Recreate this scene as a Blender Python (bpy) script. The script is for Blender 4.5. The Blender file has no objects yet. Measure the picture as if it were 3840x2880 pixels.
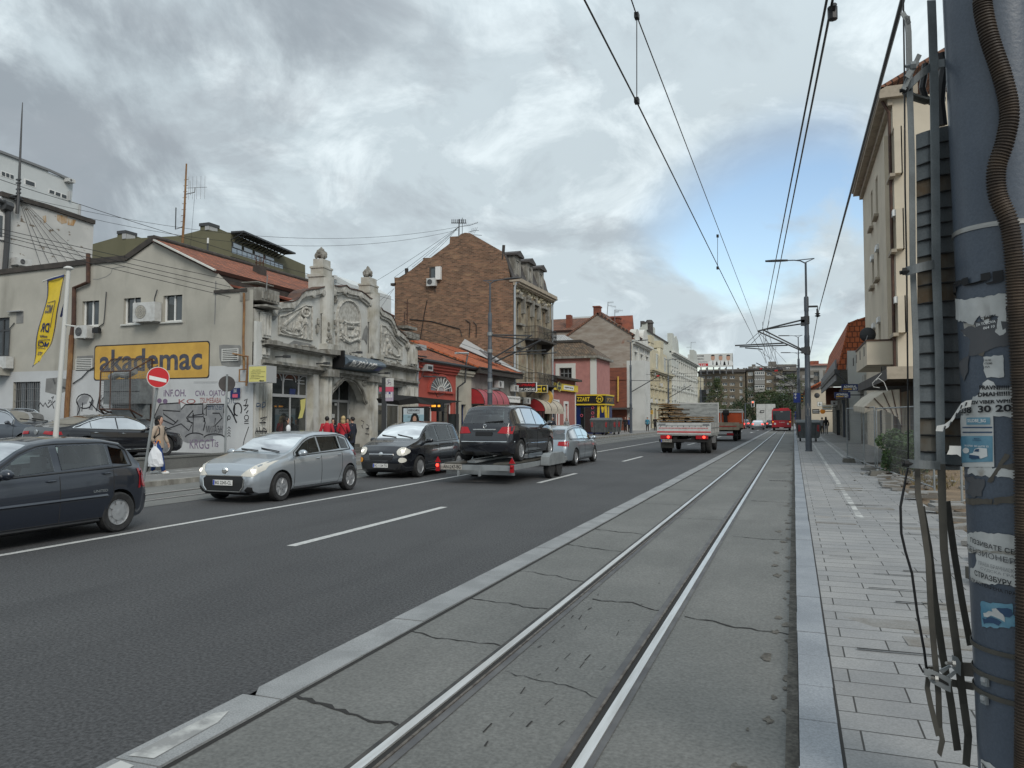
import bpy,bmesh,math,random
from math import sin,cos,pi,radians as RAD,atan2,hypot,sqrt
from mathutils import Vector as V,Matrix
from mathutils.bvhtree import BVHTree
random.seed(7)
rnd=random.uniform;rg=range;en=enumerate
sc=bpy.context.scene
COL=sc.collection
F,CX,CY=2884.,1920.,1440.
TH=math.atan(127/F);PS=math.atan(1057/F*cos(TH));H=1.80
CF=V((-sin(PS)*cos(TH),cos(PS)*cos(TH),sin(TH)))
CR=V((cos(PS),sin(PS),0))
CU=V((sin(PS)*sin(TH),-cos(PS)*sin(TH),cos(TH)))
EYE=V((0,0,H))
def ray(x,y):return CF+CR*((x-CX)/F)-CU*((y-CY)/F)
def gnd(x,y,z=0.):
 d=ray(x,y);return EYE+d*((z-H)/d.z)
def atY(x,y,Y):
 d=ray(x,y);return EYE+d*(Y/d.y)
def atX(x,y,X):
 d=ray(x,y);return EYE+d*(X/d.x)
def atD(x,y,t):return EYE+ray(x,y)*t
def ZM(ox,oy,k):return lambda x,y:(ox+x*k,oy+y*k)
BASE={}
def tag(o,label=None,cat=None,group=None,kind=None):
 if label:o['label']=label
 if cat:o['category']=cat
 if group:o['group']=group
 if kind:o['kind']=kind
 return o
def tg__(name,label,cat,loc=(0,0,0),group=None):
 o=bpy.data.objects.new(name,None);COL.objects.link(o)
 o.location=loc;o.empty_display_size=.2
 BASE[o.name]=V(loc)
 return tag(o,label,cat,group)
def link(name,me,parent=None,base=None):
 o=bpy.data.objects.new(name,me);COL.objects.link(o)
 if parent is not None:
  o.parent=parent;b=BASE.get(parent.name,V((0,0,0)));BASE[o.name]=b
  if b.length>0:me.transform(Matrix.Translation(-b))
 else:
  b=V(base)if base is not None else V((0,0,0));BASE[o.name]=b
  if b.length>0:
   me.transform(Matrix.Translation(-b));o.location=b
 return o
def copy_tree(o,parent=None):
 c=o.copy();COL.objects.link(c);c.parent=parent
 for ch in list(o.children):copy_tree(ch,c)
 return c
class MB:
 def __init__(s):s.v=[];s.f=[];s.mi=[];s.uv={};s.m=0
 def add(s,vs,fs,uv=None):
  b=len(s.v);s.v+=[V(p)for p in vs]
  for i,f in en(fs):
   if uv:s.uv[len(s.f)]=[uv[j]for j in f]
   s.f.append([b+j for j in f]);s.mi.append(s.m)
  return s
 def po(s,pts,uv=None):return s.add(pts,[list(rg(len(pts)))],uv)
 def box(s,x0,x1,y0,y1,z0,z1):
  p=[(x,y,z)for x in(x0,x1)for y in(y0,y1)for z in(z0,z1)]
  return s.add(p,[(0,1,3,2),(4,6,7,5),(0,4,5,1),(2,3,7,6),(0,2,6,4),(1,5,7,3)])
 def cb(s,c,sx,sy,sz,rot=None):
  p=[V((x,y,z))for x in(-sx/2,sx/2)for y in(-sy/2,sy/2)for z in(-sz/2,sz/2)]
  if rot is not None:p=[rot@q for q in p]
  return s.add([q+V(c)for q in p],[(0,1,3,2),(4,6,7,5),(0,4,5,1),(2,3,7,6),(0,2,6,4),(1,5,7,3)])
 def pr(s,pts,ext,uv=None,caps=True):
  n=len(pts);e=V(ext);a=[V(p)for p in pts]
  b=len(s.v);s.v+=a+[p+e for p in a]
  def af(f,u=None):
   if u:s.uv[len(s.f)]=u
   s.f.append(f);s.mi.append(s.m)
  af([b+i for i in rg(n)],uv and list(uv))
  af([b+n+i for i in reversed(rg(n))],uv and list(reversed(uv)))
  for i in rg(n):
   j=(i+1)%n;af([b+i,b+n+i,b+n+j,b+j])
  return s
 def tu(s,path,r,n=6,cap=True):
  P=[V(p)for p in path];m=len(P);b=len(s.v)
  R=r if isinstance(r,(list,tuple))else[r]*m
  up=None
  for i in rg(m):
   t=(P[min(i+1,m-1)]-P[max(i-1,0)])
   if t.length<1e-9:t=V((0,0,1))
   t.normalize()
   if up is None:
    up=V((0,0,1))if abs(t.z)<.9 else V((1,0,0))
   a=t.cross(up)
   if a.length<1e-6:a=t.cross(V((0,1,0)))
   a.normalize();c=a.cross(t);up=c
   for k in rg(n):
    q=2*pi*k/n
    s.v.append(P[i]+a*(R[i]*cos(q))+c*(R[i]*sin(q)))
  for i in rg(m-1):
   for k in rg(n):
    l=(k+1)%n
    s.f.append([b+i*n+k,b+i*n+l,b+(i+1)*n+l,b+(i+1)*n+k]);s.mi.append(s.m)
  if cap:
   s.f.append([b+k for k in reversed(rg(n))]);s.mi.append(s.m)
   s.f.append([b+(m-1)*n+k for k in rg(n)]);s.mi.append(s.m)
  return s
 def bar(s,p,q,w,t=None,up=(0,0,1)):
  p=V(p);q=V(q);d=(q-p);L=d.length;d.normalize();u=V(up)
  a=d.cross(u)
  if a.length<1e-5:a=d.cross(V((0,1,0)))
  a.normalize();c=a.cross(d)
  rot=Matrix((a,d,c)).transposed()
  return s.cb((p+q)/2,w,L,t or w,rot)
 def la(s,prof,c=(0,0,0),axis='z',n=20):
  b=len(s.v);c=V(c);m=len(prof)
  for r,h in prof:
   for k in rg(n):
    q=2*pi*k/n;x,y=r*cos(q),r*sin(q)
    s.v.append(c+(V((x,y,h))if axis=='z' else V((h,x,y))if axis=='x' else V((x,h,y))))
  for i in rg(m-1):
   for k in rg(n):
    l=(k+1)%n
    s.f.append([b+i*n+k,b+i*n+l,b+(i+1)*n+l,b+(i+1)*n+k]);s.mi.append(s.m)
  for i in(0,m-1):
   if prof[i][0]>1e-5:
    s.f.append([b+i*n+k for k in rg(n)]);s.mi.append(s.m)
  return s
 def ball(s,c,rx,ry=None,rz=None,n=10,m=7,rot=None):
  ry=ry or rx;rz=rz or rx;c=V(c);b=len(s.v)
  for i in rg(m+1):
   a=-pi/2+pi*i/m
   for k in rg(n):
    q=2*pi*k/n
    p=V((rx*cos(a)*cos(q),ry*cos(a)*sin(q),rz*sin(a)))
    s.v.append(c+(rot@p if rot is not None else p))
  for i in rg(m):
   for k in rg(n):
    l=(k+1)%n
    s.f.append([b+i*n+k,b+i*n+l,b+(i+1)*n+l,b+(i+1)*n+k]);s.mi.append(s.m)
  return s
 def pb(s,pl,s0,s1,z0,z1,o0,o1):
  p=[pl.p(a,z,o)for a in(s0,s1)for o in(o0,o1)for z in(z0,z1)]
  return s.add(p,[(0,1,3,2),(4,6,7,5),(0,4,5,1),(2,3,7,6),(0,2,6,4),(1,5,7,3)])
 def pp(s,pl,pts,o0,o1):
  return s.pr([pl.p(a,z,o1)for a,z in pts],pl.n*(o0-o1),uv=[(a,z)for a,z in pts])
 def wall(s,pl,s0,s1,z0,z1,holes=(),depth=.2):
  S=sorted({s0,s1,*[min(max(h[0],s0),s1)for h in holes],*[min(max(h[1],s0),s1)for h in holes]})
  Z=sorted({z0,z1,*[min(max(h[2],z0),z1)for h in holes],*[min(max(h[3],z0),z1)for h in holes]})
  for i in rg(len(S)-1):
   for j in rg(len(Z)-1):
    cs=(S[i]+S[i+1])/2;cz=(Z[j]+Z[j+1])/2
    if any(h[0]<cs<h[1]and h[2]<cz<h[3]for h in holes):continue
    q=[(S[i],Z[j]),(S[i+1],Z[j]),(S[i+1],Z[j+1]),(S[i],Z[j+1])]
    s.po([pl.p(a,z)for a,z in q],q)
  for h in holes:
   a,b,c,d=h[:4];D=-depth
   for q in(((a,c,0),(a,d,0),(a,d,D),(a,c,D)),((b,c,0),(b,c,D),(b,d,D),(b,d,0)),((a,d,0),(b,d,0),(b,d,D),(a,d,D)),((a,c,0),(a,c,D),(b,c,D),(b,c,0))):
    s.po([pl.p(*w)for w in q],[(w[0]+w[2],w[1]+w[2])for w in q])
  return s
 def ri(s,pl,pts,w,o=.006):
  """flat painted stroke along (s,z) points"""
  P=[V((a,z))for a,z in pts];m=len(P);L=[];Rr=[]
  for i in rg(m):
   t=P[min(i+1,m-1)]-P[max(i-1,0)]
   if t.length<1e-9:t=V((1,0))
   t.normalize();nn=V((-t.y,t.x))*(w/2)
   L.append(P[i]+nn);Rr.append(P[i]-nn)
  for i in rg(m-1):
   s.po([pl.p(q.x,q.y,o)for q in(L[i],L[i+1],Rr[i+1],Rr[i])])
  return s
 def bu(s,name,mats,parent=None,smooth=False,base=None,ang=None):
  me=bpy.data.meshes.new(name)
  me.from_pydata([tuple(p)for p in s.v],[],s.f)
  for m in(mats if isinstance(mats,(list,tuple))else[mats]):me.materials.append(M(m)if isinstance(m,str)else m)
  me.polygons.foreach_set('material_index',s.mi)
  if s.uv:
   ul=me.uv_layers.new(name='UVMap')
   for i,u in s.uv.items():
    p=me.polygons[i]
    for k,li in en(p.loop_indices):ul.data[li].uv=u[k]
  if smooth:
   me.polygons.foreach_set('use_smooth',[True]*len(me.polygons))
   if ang:
    try:me.set_sharp_from_angle(angle=RAD(ang))
    except Exception:pass
  me.validate();s.__init__()
  return link(name,me,parent,base)
class PL:
 """vertical plane; s runs along bearing b, z is height, o is outward (towards the street camera)"""
 def __init__(s,x,y,b):
  s.P=V((x,y,0));s.d=V((sin(RAD(b)),cos(RAD(b)),0));n=V((s.d.y,-s.d.x,0))
  if n.dot(V((0,0,0))-s.P)<0:n=-n
  s.n=n
 def p(s,a,z,o=0.):return s.P+s.d*a+s.n*o+V((0,0,z))
 def uv(s,x,y,o=0.):
  d=ray(x,y);t=(s.P+s.n*o-EYE).dot(s.n)/d.dot(s.n);q=EYE+d*t
  return((q-s.P).dot(s.d),q.z)
 def uvs(s,pts,o=0.):return[s.uv(x,y,o)for x,y in pts]
 def rect(s,a,b,o=0.):
  p=s.uv(*a,o);q=s.uv(*b,o)
  return(min(p[0],q[0]),max(p[0],q[0]),min(p[1],q[1]),max(p[1],q[1]))
def tmh(body,bold=.0,spacing=1.0):
 cu=bpy.data.curves.new('lettering','FONT');cu.body=body;cu.size=1;cu.offset=bold
 cu.align_x='CENTER';cu.align_y='CENTER';cu.space_character=spacing;cu.resolution_u=3
 ob=bpy.data.objects.new('lettering',cu);COL.objects.link(ob)
 me0=ob.to_mesh();vs=[v.co.copy()for v in me0.vertices];fs=[list(p.vertices)for p in me0.polygons]
 ob.to_mesh_clear();bpy.data.objects.remove(ob);bpy.data.curves.remove(cu)
 x0=min(v.x for v in vs);x1=max(v.x for v in vs);y0=min(v.y for v in vs);y1=max(v.y for v in vs)
 return[((v.x-x0)/(x1-x0),(v.y-y0)/(y1-y0))for v in vs],fs
def letters(mb,body,fmap,bold=.0,spacing=1.0,mirror=False):
 """text stretched to the unit square and placed by fmap(u, v) -> point"""
 uv,fs=tmh(body,bold,spacing)
 return mb.add([fmap(1-u if mirror else u,v)for u,v in uv],fs)
def ptx(mb,pl,body,s0,s1,z0,z1,o=.01,**k):
 return letters(mb,body,lambda u,v:pl.p(s0+(s1-s0)*u,z0+(z1-z0)*v,o),**k)
def qtx(mb,quad,body,**k):
 """text in a 3D quad (bottom-left, bottom-right, top-right, top-left)"""
 a,b,c,d=[V(p)for p in quad]
 return letters(mb,body,lambda u,v:(a*(1-u)+b*u)*(1-v)+(d*(1-u)+c*u)*v,**k)
_M={};SPEC={}
def sp_(name,c,**k):SPEC[name]=(c,k)
def M(name):
 if name in _M:return _M[name]
 c,k=SPEC[name]
 _M[name]=mk(name,c,**k);return _M[name]
def rgb(c):return(c[0],c[1],c[2],1)if len(c)==3 else c
def mk(name,c,c2=None,sc_=3.,lo=.42,hi=.62,ro_=.7,metal=0.,bump=0.,bsc=40.,st=(1,1,1),coat=0.,det=5.,emit=0.,spc=.5,c3=None,sc3=.5,lo3=.5,hi3=.7,st3=(1,1,1),tiles=None,uv=False,alpha=None,ior=1.5,rvar=0.,trans=0.,grain=0.,gsc=200.):
 m=bpy.data.materials.new(name);m.use_nodes=True;nt=m.node_tree;N=nt.nodes;Lk=nt.links.new
 b=N['Principled BSDF']
 def setv(n,v):
  if n in b.inputs:b.inputs[n].default_value=v
 setv('Roughness',ro_);setv('Metallic',metal);setv('Coat Weight',coat);setv('Coat Roughness',.04);setv('IOR',ior);setv('Specular IOR Level',spc)
 setv('Transmission Weight',trans)
 setv('Base Color',rgb(c))
 if emit:setv('Emission Color',rgb(c));setv('Emission Strength',emit)
 if alpha is not None:setv('Alpha',alpha)
 tc=N.new('ShaderNodeTexCoord');co=tc.outputs['UV' if uv else'Object']
 def noise(scale,st,det):
  mp=N.new('ShaderNodeMapping');mp.inputs['Scale'].default_value=st;Lk(co,mp.inputs['Vector'])
  n=N.new('ShaderNodeTexNoise');n.inputs['Scale'].default_value=scale;n.inputs['Detail'].default_value=det
  n.inputs['Roughness'].default_value=.6;Lk(mp.outputs[0],n.inputs['Vector']);return n.outputs[0]
 def ramp(src,lo,hi):
  r=N.new('ShaderNodeMapRange');r.inputs[1].default_value=lo;r.inputs[2].default_value=hi;Lk(src,r.inputs[0]);return r.outputs[0]
 def mix(a,bb,fac):
  x=N.new('ShaderNodeMix');x.data_type='RGBA'
  for i,q in((6,a),(7,bb)):
   if isinstance(q,tuple):x.inputs[i].default_value=rgb(q)
   else:Lk(q,x.inputs[i])
  if isinstance(fac,float):x.inputs[0].default_value=fac
  else:Lk(fac,x.inputs[0])
  return x.outputs[2]
 cur=rgb(c);h=None
 if c2:
  f=ramp(noise(sc_,st,det),lo,hi);cur=mix(cur,c2,f)
  if rvar:
   r=N.new('ShaderNodeMapRange');r.inputs[3].default_value=ro_;r.inputs[4].default_value=ro_+rvar;Lk(f,r.inputs[0]);Lk(r.outputs[0],b.inputs['Roughness'])
 if tiles:
  w,hh,ms,mc,off,var=tiles
  bt=N.new('ShaderNodeTexBrick');Lk(co,bt.inputs['Vector'])
  bt.inputs['Scale'].default_value=1.;bt.inputs['Brick Width'].default_value=w;bt.inputs['Row Height'].default_value=hh
  bt.inputs['Mortar Size'].default_value=ms;bt.inputs['Mortar Smooth'].default_value=.3;bt.offset=off
  bt.inputs['Color1'].default_value=(1-var,1-var,1-var,1);bt.inputs['Color2'].default_value=(1+var,1+var,1+var,1);bt.inputs['Mortar'].default_value=(1,1,1,1);bt.inputs['Bias'].default_value=0
  x=N.new('ShaderNodeMix');x.data_type='RGBA';x.blend_type='MULTIPLY';x.inputs[0].default_value=1.
  if isinstance(cur,tuple):x.inputs[6].default_value=cur
  else:Lk(cur,x.inputs[6])
  Lk(bt.outputs['Color'],x.inputs[7]);cur=mix(x.outputs[2],mc,bt.outputs['Fac']);h=bt.outputs['Fac']
 if c3:cur=mix(cur,c3,ramp(noise(sc3,st3,6.),lo3,hi3))
 if grain:
  g=noise(gsc,(1,1,1),2.);r=N.new('ShaderNodeMapRange');r.inputs[1].default_value=.3;r.inputs[2].default_value=.7;r.inputs[3].default_value=1-grain;r.inputs[4].default_value=1+grain;Lk(g,r.inputs[0])
  x=N.new('ShaderNodeMix');x.data_type='RGBA';x.blend_type='MULTIPLY';x.inputs[0].default_value=1.
  if isinstance(cur,tuple):x.inputs[6].default_value=cur
  else:Lk(cur,x.inputs[6])
  Lk(r.outputs[0],x.inputs[7]);cur=x.outputs[2]
 if not isinstance(cur,tuple):Lk(cur,b.inputs['Base Color'])
 if bump or h is not None:
  bp=N.new('ShaderNodeBump');bp.inputs['Strength'].default_value=bump or.5;bp.inputs['Distance'].default_value=.02
  if h is not None:bp.invert=True;Lk(h,bp.inputs['Height'])
  else:Lk(noise(bsc,st,4.),bp.inputs['Height'])
  Lk(bp.outputs[0],b.inputs['Normal'])
 return m
sp_('mf',(.056,.056,.058),c2=(.072,.072,.073),sc_=.35,lo=.35,hi=.7,ro_=.8,bump=.8,bsc=55,c3=(.043,.043,.045),sc3=.9,lo3=.5,hi3=.8,st3=(1,.12,1),grain=.6,gsc=38)
sp_('my',(.135,.136,.128),c2=(.165,.165,.155),sc_=.45,ro_=.85,bump=.35,bsc=50,c3=(.105,.105,.10),sc3=1.1,lo3=.5,hi3=.78,st3=(1,.25,1),grain=.24,gsc=40)
sp_('m3',(.125,.115,.098),c2=(.075,.068,.058),sc_=6.,lo=.42,hi=.6,ro_=.95,grain=.4,gsc=40)
sp_('qf',(.22,.225,.225),c2=(.28,.285,.285),sc_=2,ro_=.7,bump=.15,bsc=120,grain=.22,gsc=90)
sp_('qj',(.20,.215,.235),c2=(.26,.275,.295),sc_=1.2,ro_=.65,bump=.15,bsc=120,grain=.22,gsc=90)
sp_('qi',(.022,.021,.02),ro_=.95)
sp_('q8',(.225,.225,.225),c2=(.275,.27,.262),sc_=.8,ro_=.75,bump=.5,tiles=(.62,.27,.006,(.035,.033,.03),.5,.10),c3=(.29,.24,.18),sc3=.55,lo3=.63,hi3=.8,grain=.16,gsc=70)
sp_('q9',(.215,.21,.20),c2=(.165,.15,.13),sc_=3,ro_=.8,grain=.2,gsc=60)
sp_('q7',(.19,.188,.18),c2=(.235,.23,.22),sc_=.6,ro_=.85,tiles=(.5,.25,.008,(.1,.1,.095),.5,.06),c3=(.13,.125,.12),sc3=.4,lo3=.55,hi3=.8)
sp_('dirt',(.21,.15,.095),c2=(.14,.10,.065),sc_=1.6,ro_=1,bump=1.,bsc=8,c3=(.30,.25,.19),sc3=7,lo3=.6,hi3=.75,grain=.2,gsc=60)
sp_('ground',(.11,.105,.1),c2=(.15,.145,.135),sc_=.1,ro_=.95)
sp_('q3',(.52,.52,.50),c2=(.33,.33,.32),sc_=9,lo=.48,hi=.7,ro_=.7,bump=.3,bsc=90,grain=.2,gsc=60)
sp_('kf',(.48,.48,.46),c2=(.25,.25,.245),sc_=4,lo=.42,hi=.58,ro_=.8)
sp_('zi',(.66,.66,.65),ro_=.34,metal=.55,c2=(.46,.45,.43),sc_=3,st=(6,.4,1),lo=.4,hi=.75)
sp_('zj',(.16,.14,.12),ro_=.6,metal=.4,c2=(.07,.055,.045),sc_=14)
sp_('zl',(.03,.03,.03),ro_=.75,c2=(.06,.055,.05),sc_=8)
sp_('zo',(.085,.085,.088),ro_=.8,c2=(.12,.12,.12),sc_=3)
sp_('zc',(.45,.43,.375),c2=(.36,.345,.30),sc_=.55,lo=.38,hi=.68,ro_=.92,bump=.12,bsc=18,c3=(.25,.24,.205),sc3=.9,lo3=.52,hi3=.84,st3=(1,1,.28))
sp_('ze',(.54,.555,.56),c2=(.46,.47,.475),sc_=.7,lo=.4,hi=.7,ro_=.9,c3=(.31,.30,.27),sc3=1.1,lo3=.6,hi3=.85,st3=(1,1,.6))
sp_('zd',(.19,.19,.185),c2=(.25,.25,.24),sc_=2,ro_=.95)
sp_('zz',(.52,.515,.48),c2=(.35,.33,.275),sc_=1.1,lo=.4,hi=.66,ro_=.9,bump=.3,bsc=10,c3=(.10,.092,.078),sc3=1.7,lo3=.54,hi3=.80,st3=(1,1,.30))
sp_('z0',(.56,.565,.54),c2=(.46,.45,.41),sc_=.8,lo=.4,hi=.7,ro_=.9,bump=.25,bsc=9,c3=(.21,.195,.165),sc3=1.4,lo3=.60,hi3=.86,st3=(1,1,.45))
sp_('zy',(.30,.29,.26),c2=(.15,.14,.12),sc_=2.6,lo=.38,hi=.62,ro_=.92,bump=.4,bsc=12,st=(1,1,.4),c3=(.42,.41,.38),sc3=3,lo3=.55,hi3=.75)
sp_('relief',(.50,.49,.45),c2=(.32,.305,.27),sc_=5,ro_=.9,bump=.3,bsc=20)
sp_('za',(.58,.575,.55),c2=(.50,.50,.48),sc_=.6,ro_=.9,c3=(.20,.165,.13),sc3=1.6,lo3=.60,hi3=.64,st3=(1,1,1.6),bump=.2,bsc=10)
sp_('rust_stain',(.42,.24,.10),c2=(.55,.48,.38),sc_=3,st=(1,1,.4),ro_=.9)
sp_('qt',(.56,.585,.585),c2=(.52,.545,.545),sc_=.4,ro_=.85)
sp_('qv',(.125,.118,.07),c2=(.14,.132,.08),sc_=.5,ro_=.85)
sp_('mp',(.245,.128,.075),c2=(.16,.088,.056),sc_=2.2,lo=.36,hi=.66,ro_=.95,st=(.6,.6,3.2),bump=.9,bsc=3,uv=True,tiles=(.34,.115,.02,(.22,.165,.12),.5,.45),c3=(.34,.215,.13),sc3=1.3,lo3=.55,hi3=.70,st3=(.5,1.8,1))
sp_('mq',(.22,.075,.045),c2=(.15,.055,.038),sc_=1,ro_=.95,st=(1,1,4))
sp_('m5',(.35,.31,.265),c2=(.25,.20,.16),sc_=1.0,st=(.6,.6,2.2),lo=.38,hi=.66,ro_=.95,bump=.5,bsc=4,c3=(.24,.11,.07),sc3=.55,lo3=.62,hi3=.72)
sp_('m4',(.33,.285,.205),c2=(.20,.165,.12),sc_=1.4,lo=.4,hi=.62,ro_=.95,bump=.6,bsc=6,c3=(.27,.16,.10),sc3=.8,lo3=.55,hi3=.7)
sp_('zk',(.43,.085,.062),c2=(.36,.07,.052),sc_=.6,ro_=.85)
sp_('m1',(.47,.44,.37),c2=(.40,.375,.31),sc_=.7,ro_=.9)
sp_('zr',(.28,.265,.245),c2=(.20,.19,.175),sc_=1.3,ro_=.9)
sp_('zb',(.42,.195,.175),c2=(.36,.165,.15),sc_=1.2,ro_=.9,bump=.7,bsc=3)
sp_('mj',(.36,.145,.125),c2=(.31,.125,.108),sc_=1.4,ro_=.9)
sp_('kd',(.55,.555,.53),c2=(.47,.475,.45),sc_=.5,ro_=.9,c3=(.36,.35,.32),sc3=.5,lo3=.6,hi3=.85)
sp_('m0',(.53,.48,.35),c2=(.45,.41,.30),sc_=.6,ro_=.9)
sp_('qs',(.50,.515,.475),c2=(.44,.455,.42),sc_=.3,ro_=.9)
sp_('z8',(.62,.62,.58),c2=(.50,.50,.46),sc_=1,ro_=.85)
sp_('mm',(.165,.135,.095),c2=(.135,.11,.08),sc_=.3,ro_=.92,c3=(.11,.095,.075),sc3=.15,lo3=.5,hi3=.7)
sp_('mn',(.18,.165,.145),c2=(.15,.14,.125),sc_=.3,ro_=.92)
sp_('mo',(.33,.32,.30),c2=(.27,.265,.25),sc_=.3,ro_=.92)
sp_('q4',(.62,.545,.43),c2=(.56,.49,.385),sc_=.5,ro_=.9,c3=(.47,.415,.33),sc3=.4,lo3=.55,hi3=.8)
sp_('eaves',(.40,.34,.265),c2=(.31,.265,.205),sc_=3,ro_=.9)
sp_('z5',(.34,.105,.045),c2=(.22,.075,.04),sc_=1.5,ro_=.85,uv=True,tiles=(.26,.34,.035,(.055,.025,.018),0,.25),bump=1.)
sp_('z4',(.46,.125,.045),c2=(.36,.095,.04),sc_=1.5,ro_=.85,uv=True,tiles=(.3,.36,.03,(.13,.045,.025),.5,.15),bump=1.)
sp_('z3',(.17,.115,.075),c2=(.105,.085,.062),sc_=1.5,ro_=.95,uv=True,tiles=(.3,.24,.03,(.04,.034,.028),.5,.3),bump=1.)
sp_('z2',(.22,.10,.06),c2=(.15,.08,.055),sc_=1.2,ro_=.92,uv=True,tiles=(.4,.3,.04,(.06,.035,.028),.5,.2),bump=1.)
sp_('zp',(.26,.075,.04),c2=(.17,.055,.035),sc_=1.2,ro_=.75)
sp_('zv',(.055,.05,.048),c2=(.08,.072,.068),sc_=2,ro_=.8)
sp_('mz',(.42,.42,.41),c2=(.33,.33,.32),sc_=3,ro_=.7,uv=True,tiles=(.22,20,.05,(.2,.2,.2),0,.1))
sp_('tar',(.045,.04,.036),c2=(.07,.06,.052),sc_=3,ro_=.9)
def sm(n,c,ro_=.5,metal=0,**k):sp_(n,c,ro_=ro_,metal=metal,**k)
sm('white',(.72,.72,.70),.5);sm('offwhite',(.58,.58,.55),.6);sm('black',(.012,.012,.013),.45);sm('darkgrey',(.05,.052,.055),.5)
sm('midgrey',(.19,.195,.2),.6);sm('lightgrey',(.38,.385,.385),.55)
sp_('ma',(.58,.585,.57),c2=(.47,.47,.45),sc_=4,ro_=.5)
sp_('zx',(.30,.32,.325),c2=(.235,.25,.255),sc_=3,ro_=.55,metal=.35,bump=.05)
sp_('galv',(.215,.235,.24),c2=(.165,.18,.185),sc_=6,ro_=.62,metal=.3,c3=(.13,.14,.145),sc3=2,lo3=.55,hi3=.75,grain=.08,gsc=150)
sp_('m6',(.105,.098,.082),c2=(.075,.070,.06),sc_=6,ro_=.6,metal=.25)
sp_('m7',(.165,.18,.185),c2=(.125,.135,.138),sc_=5,ro_=.65,metal=.25,c3=(.13,.095,.055),sc3=3.2,lo3=.62,hi3=.74,grain=.1,gsc=120)
sp_('zn',(.155,.14,.115),c2=(.12,.08,.045),sc_=5,lo=.45,hi=.6,ro_=.8,metal=.1)
sp_('zw',(.42,.41,.385),c2=(.33,.32,.30),sc_=8,ro_=.38,metal=.7,st=(1,1,8))
sp_('zg',(.075,.093,.122),c2=(.092,.11,.138),sc_=1.6,ro_=.36,c3=(.16,.17,.185),sc3=5,lo3=.62,hi3=.82,st3=(1,1,.35),bump=.08,bsc=60,grain=.12,gsc=120)
sp_('zf',(.065,.078,.095),c2=(.085,.098,.115),sc_=2,ro_=.5)
sp_('conduit',(.038,.026,.018),c2=(.07,.048,.031),sc_=9,ro_=.6,c3=(.11,.08,.05),sc3=5,lo3=.58,hi3=.78)
sp_('zm',(.16,.075,.035),c2=(.30,.17,.07),sc_=2.2,lo=.4,hi=.6,ro_=.8,st=(1,1,.5))
sp_('m2',(.06,.03,.022),c2=(.10,.05,.03),sc_=3,ro_=.7)
sp_('kh',(.36,.39,.41),ro_=.5,metal=.3)
sp_('m8',(.018,.022,.024),ro_=.03,spc=.8,ior=1.6)
sp_('zq',(.022,.026,.026),ro_=.03,spc=.8,ior=1.6,c2=(.05,.055,.052),sc_=.8,lo=.45,hi=.7)
sp_('ke',(.055,.065,.068),ro_=.05,spc=.8,ior=1.55,c2=(.025,.03,.032),sc_=.6)
sp_('zu',(.10,.15,.20),ro_=.03,spc=1.,ior=2.2)
sp_('ml',(.48,.49,.47),c2=(.28,.29,.28),sc_=.35,lo=.5,hi=.52,ro_=.5)
sp_('q5',(.60,.60,.58),c2=(.50,.50,.48),sc_=7,ro_=.85,c3=(.33,.30,.26),sc3=6,lo3=.62,hi3=.75)
sp_('q6',(.42,.40,.36),c2=(.24,.22,.19),sc_=10,ro_=.9)
sp_('tape',(.12,.105,.085),c2=(.085,.075,.062),sc_=6,ro_=.35)
sm('ink',(.02,.02,.022),.8);sm('inkgrey',(.10,.10,.105),.8)
sp_('zh',(.085,.23,.33),c2=(.19,.36,.45),sc_=6,ro_=.6)
sm('posterdark',(.03,.07,.14),.6)
sp_('kg',(.72,.52,.035),c2=(.62,.45,.03),sc_=2,ro_=.6)
sp_('qu',(.62,.38,.08),c2=(.52,.31,.065),sc_=1.2,ro_=.85)
sp_('zt',(.62,.57,.19),ro_=.5)
sm('navy',(.012,.025,.11),.4);sm('royal',(.02,.045,.26),.4);sm('signred',(.52,.015,.02),.4);sm('orange',(.75,.25,.02),.5)
sm('pinkred',(.60,.10,.16),.5);sm('lilac',(.42,.36,.44),.5)
sp_('mh',(.36,.022,.028),c2=(.29,.018,.022),sc_=2,ro_=.7)
sp_('mg',(.40,.10,.12),c2=(.33,.08,.095),sc_=2,ro_=.75)
sp_('canvas',(.48,.43,.35),c2=(.40,.355,.285),sc_=3,ro_=.85,c3=(.30,.26,.2),sc3=2,lo3=.6,hi3=.8)
sp_('kc',(.52,.525,.51),c2=(.42,.42,.40),sc_=2,ro_=.55,c3=(.24,.23,.21),sc3=5,lo3=.62,hi3=.78)
sp_('ka',(.33,.345,.335),c2=(.22,.23,.225),sc_=3,ro_=.7,st=(1,1,4),c3=(.13,.13,.13),sc3=7,lo3=.62,hi3=.72)
sp_('kb',(.55,.085,.02),c2=(.46,.07,.018),sc_=2,ro_=.6)
sp_('z9',(.40,.33,.24),c2=(.30,.24,.17),sc_=3,ro_=.8)
sp_('z6',(.24,.155,.075),c2=(.12,.075,.036),sc_=4,ro_=.9,st=(3,1,3))
sp_('z7',(.045,.03,.016),ro_=.95)
sp_('mr',(.43,.012,.022),ro_=.3,coat=.5)
sp_('mk',(.085,.095,.098),c2=(.115,.125,.128),sc_=3,ro_=.55,metal=.2)
sm('chassis',(.014,.014,.014),.8)
sp_('tyre',(.018,.018,.019),c2=(.03,.03,.03),sc_=12,ro_=.85)
sp_('md',(.42,.43,.44),ro_=.35,metal=.6);sp_('qh',(.36,.37,.38),ro_=.42,metal=.35)
sm('chrome',(.75,.75,.74),.12,1.);sm('trimblack',(.014,.014,.015),.55)
sp_('q0',(.42,.455,.485),ro_=.3,metal=.6,coat=.8)
sp_('qy',(.017,.022,.034),ro_=.28,metal=.2,coat=1.)
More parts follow.
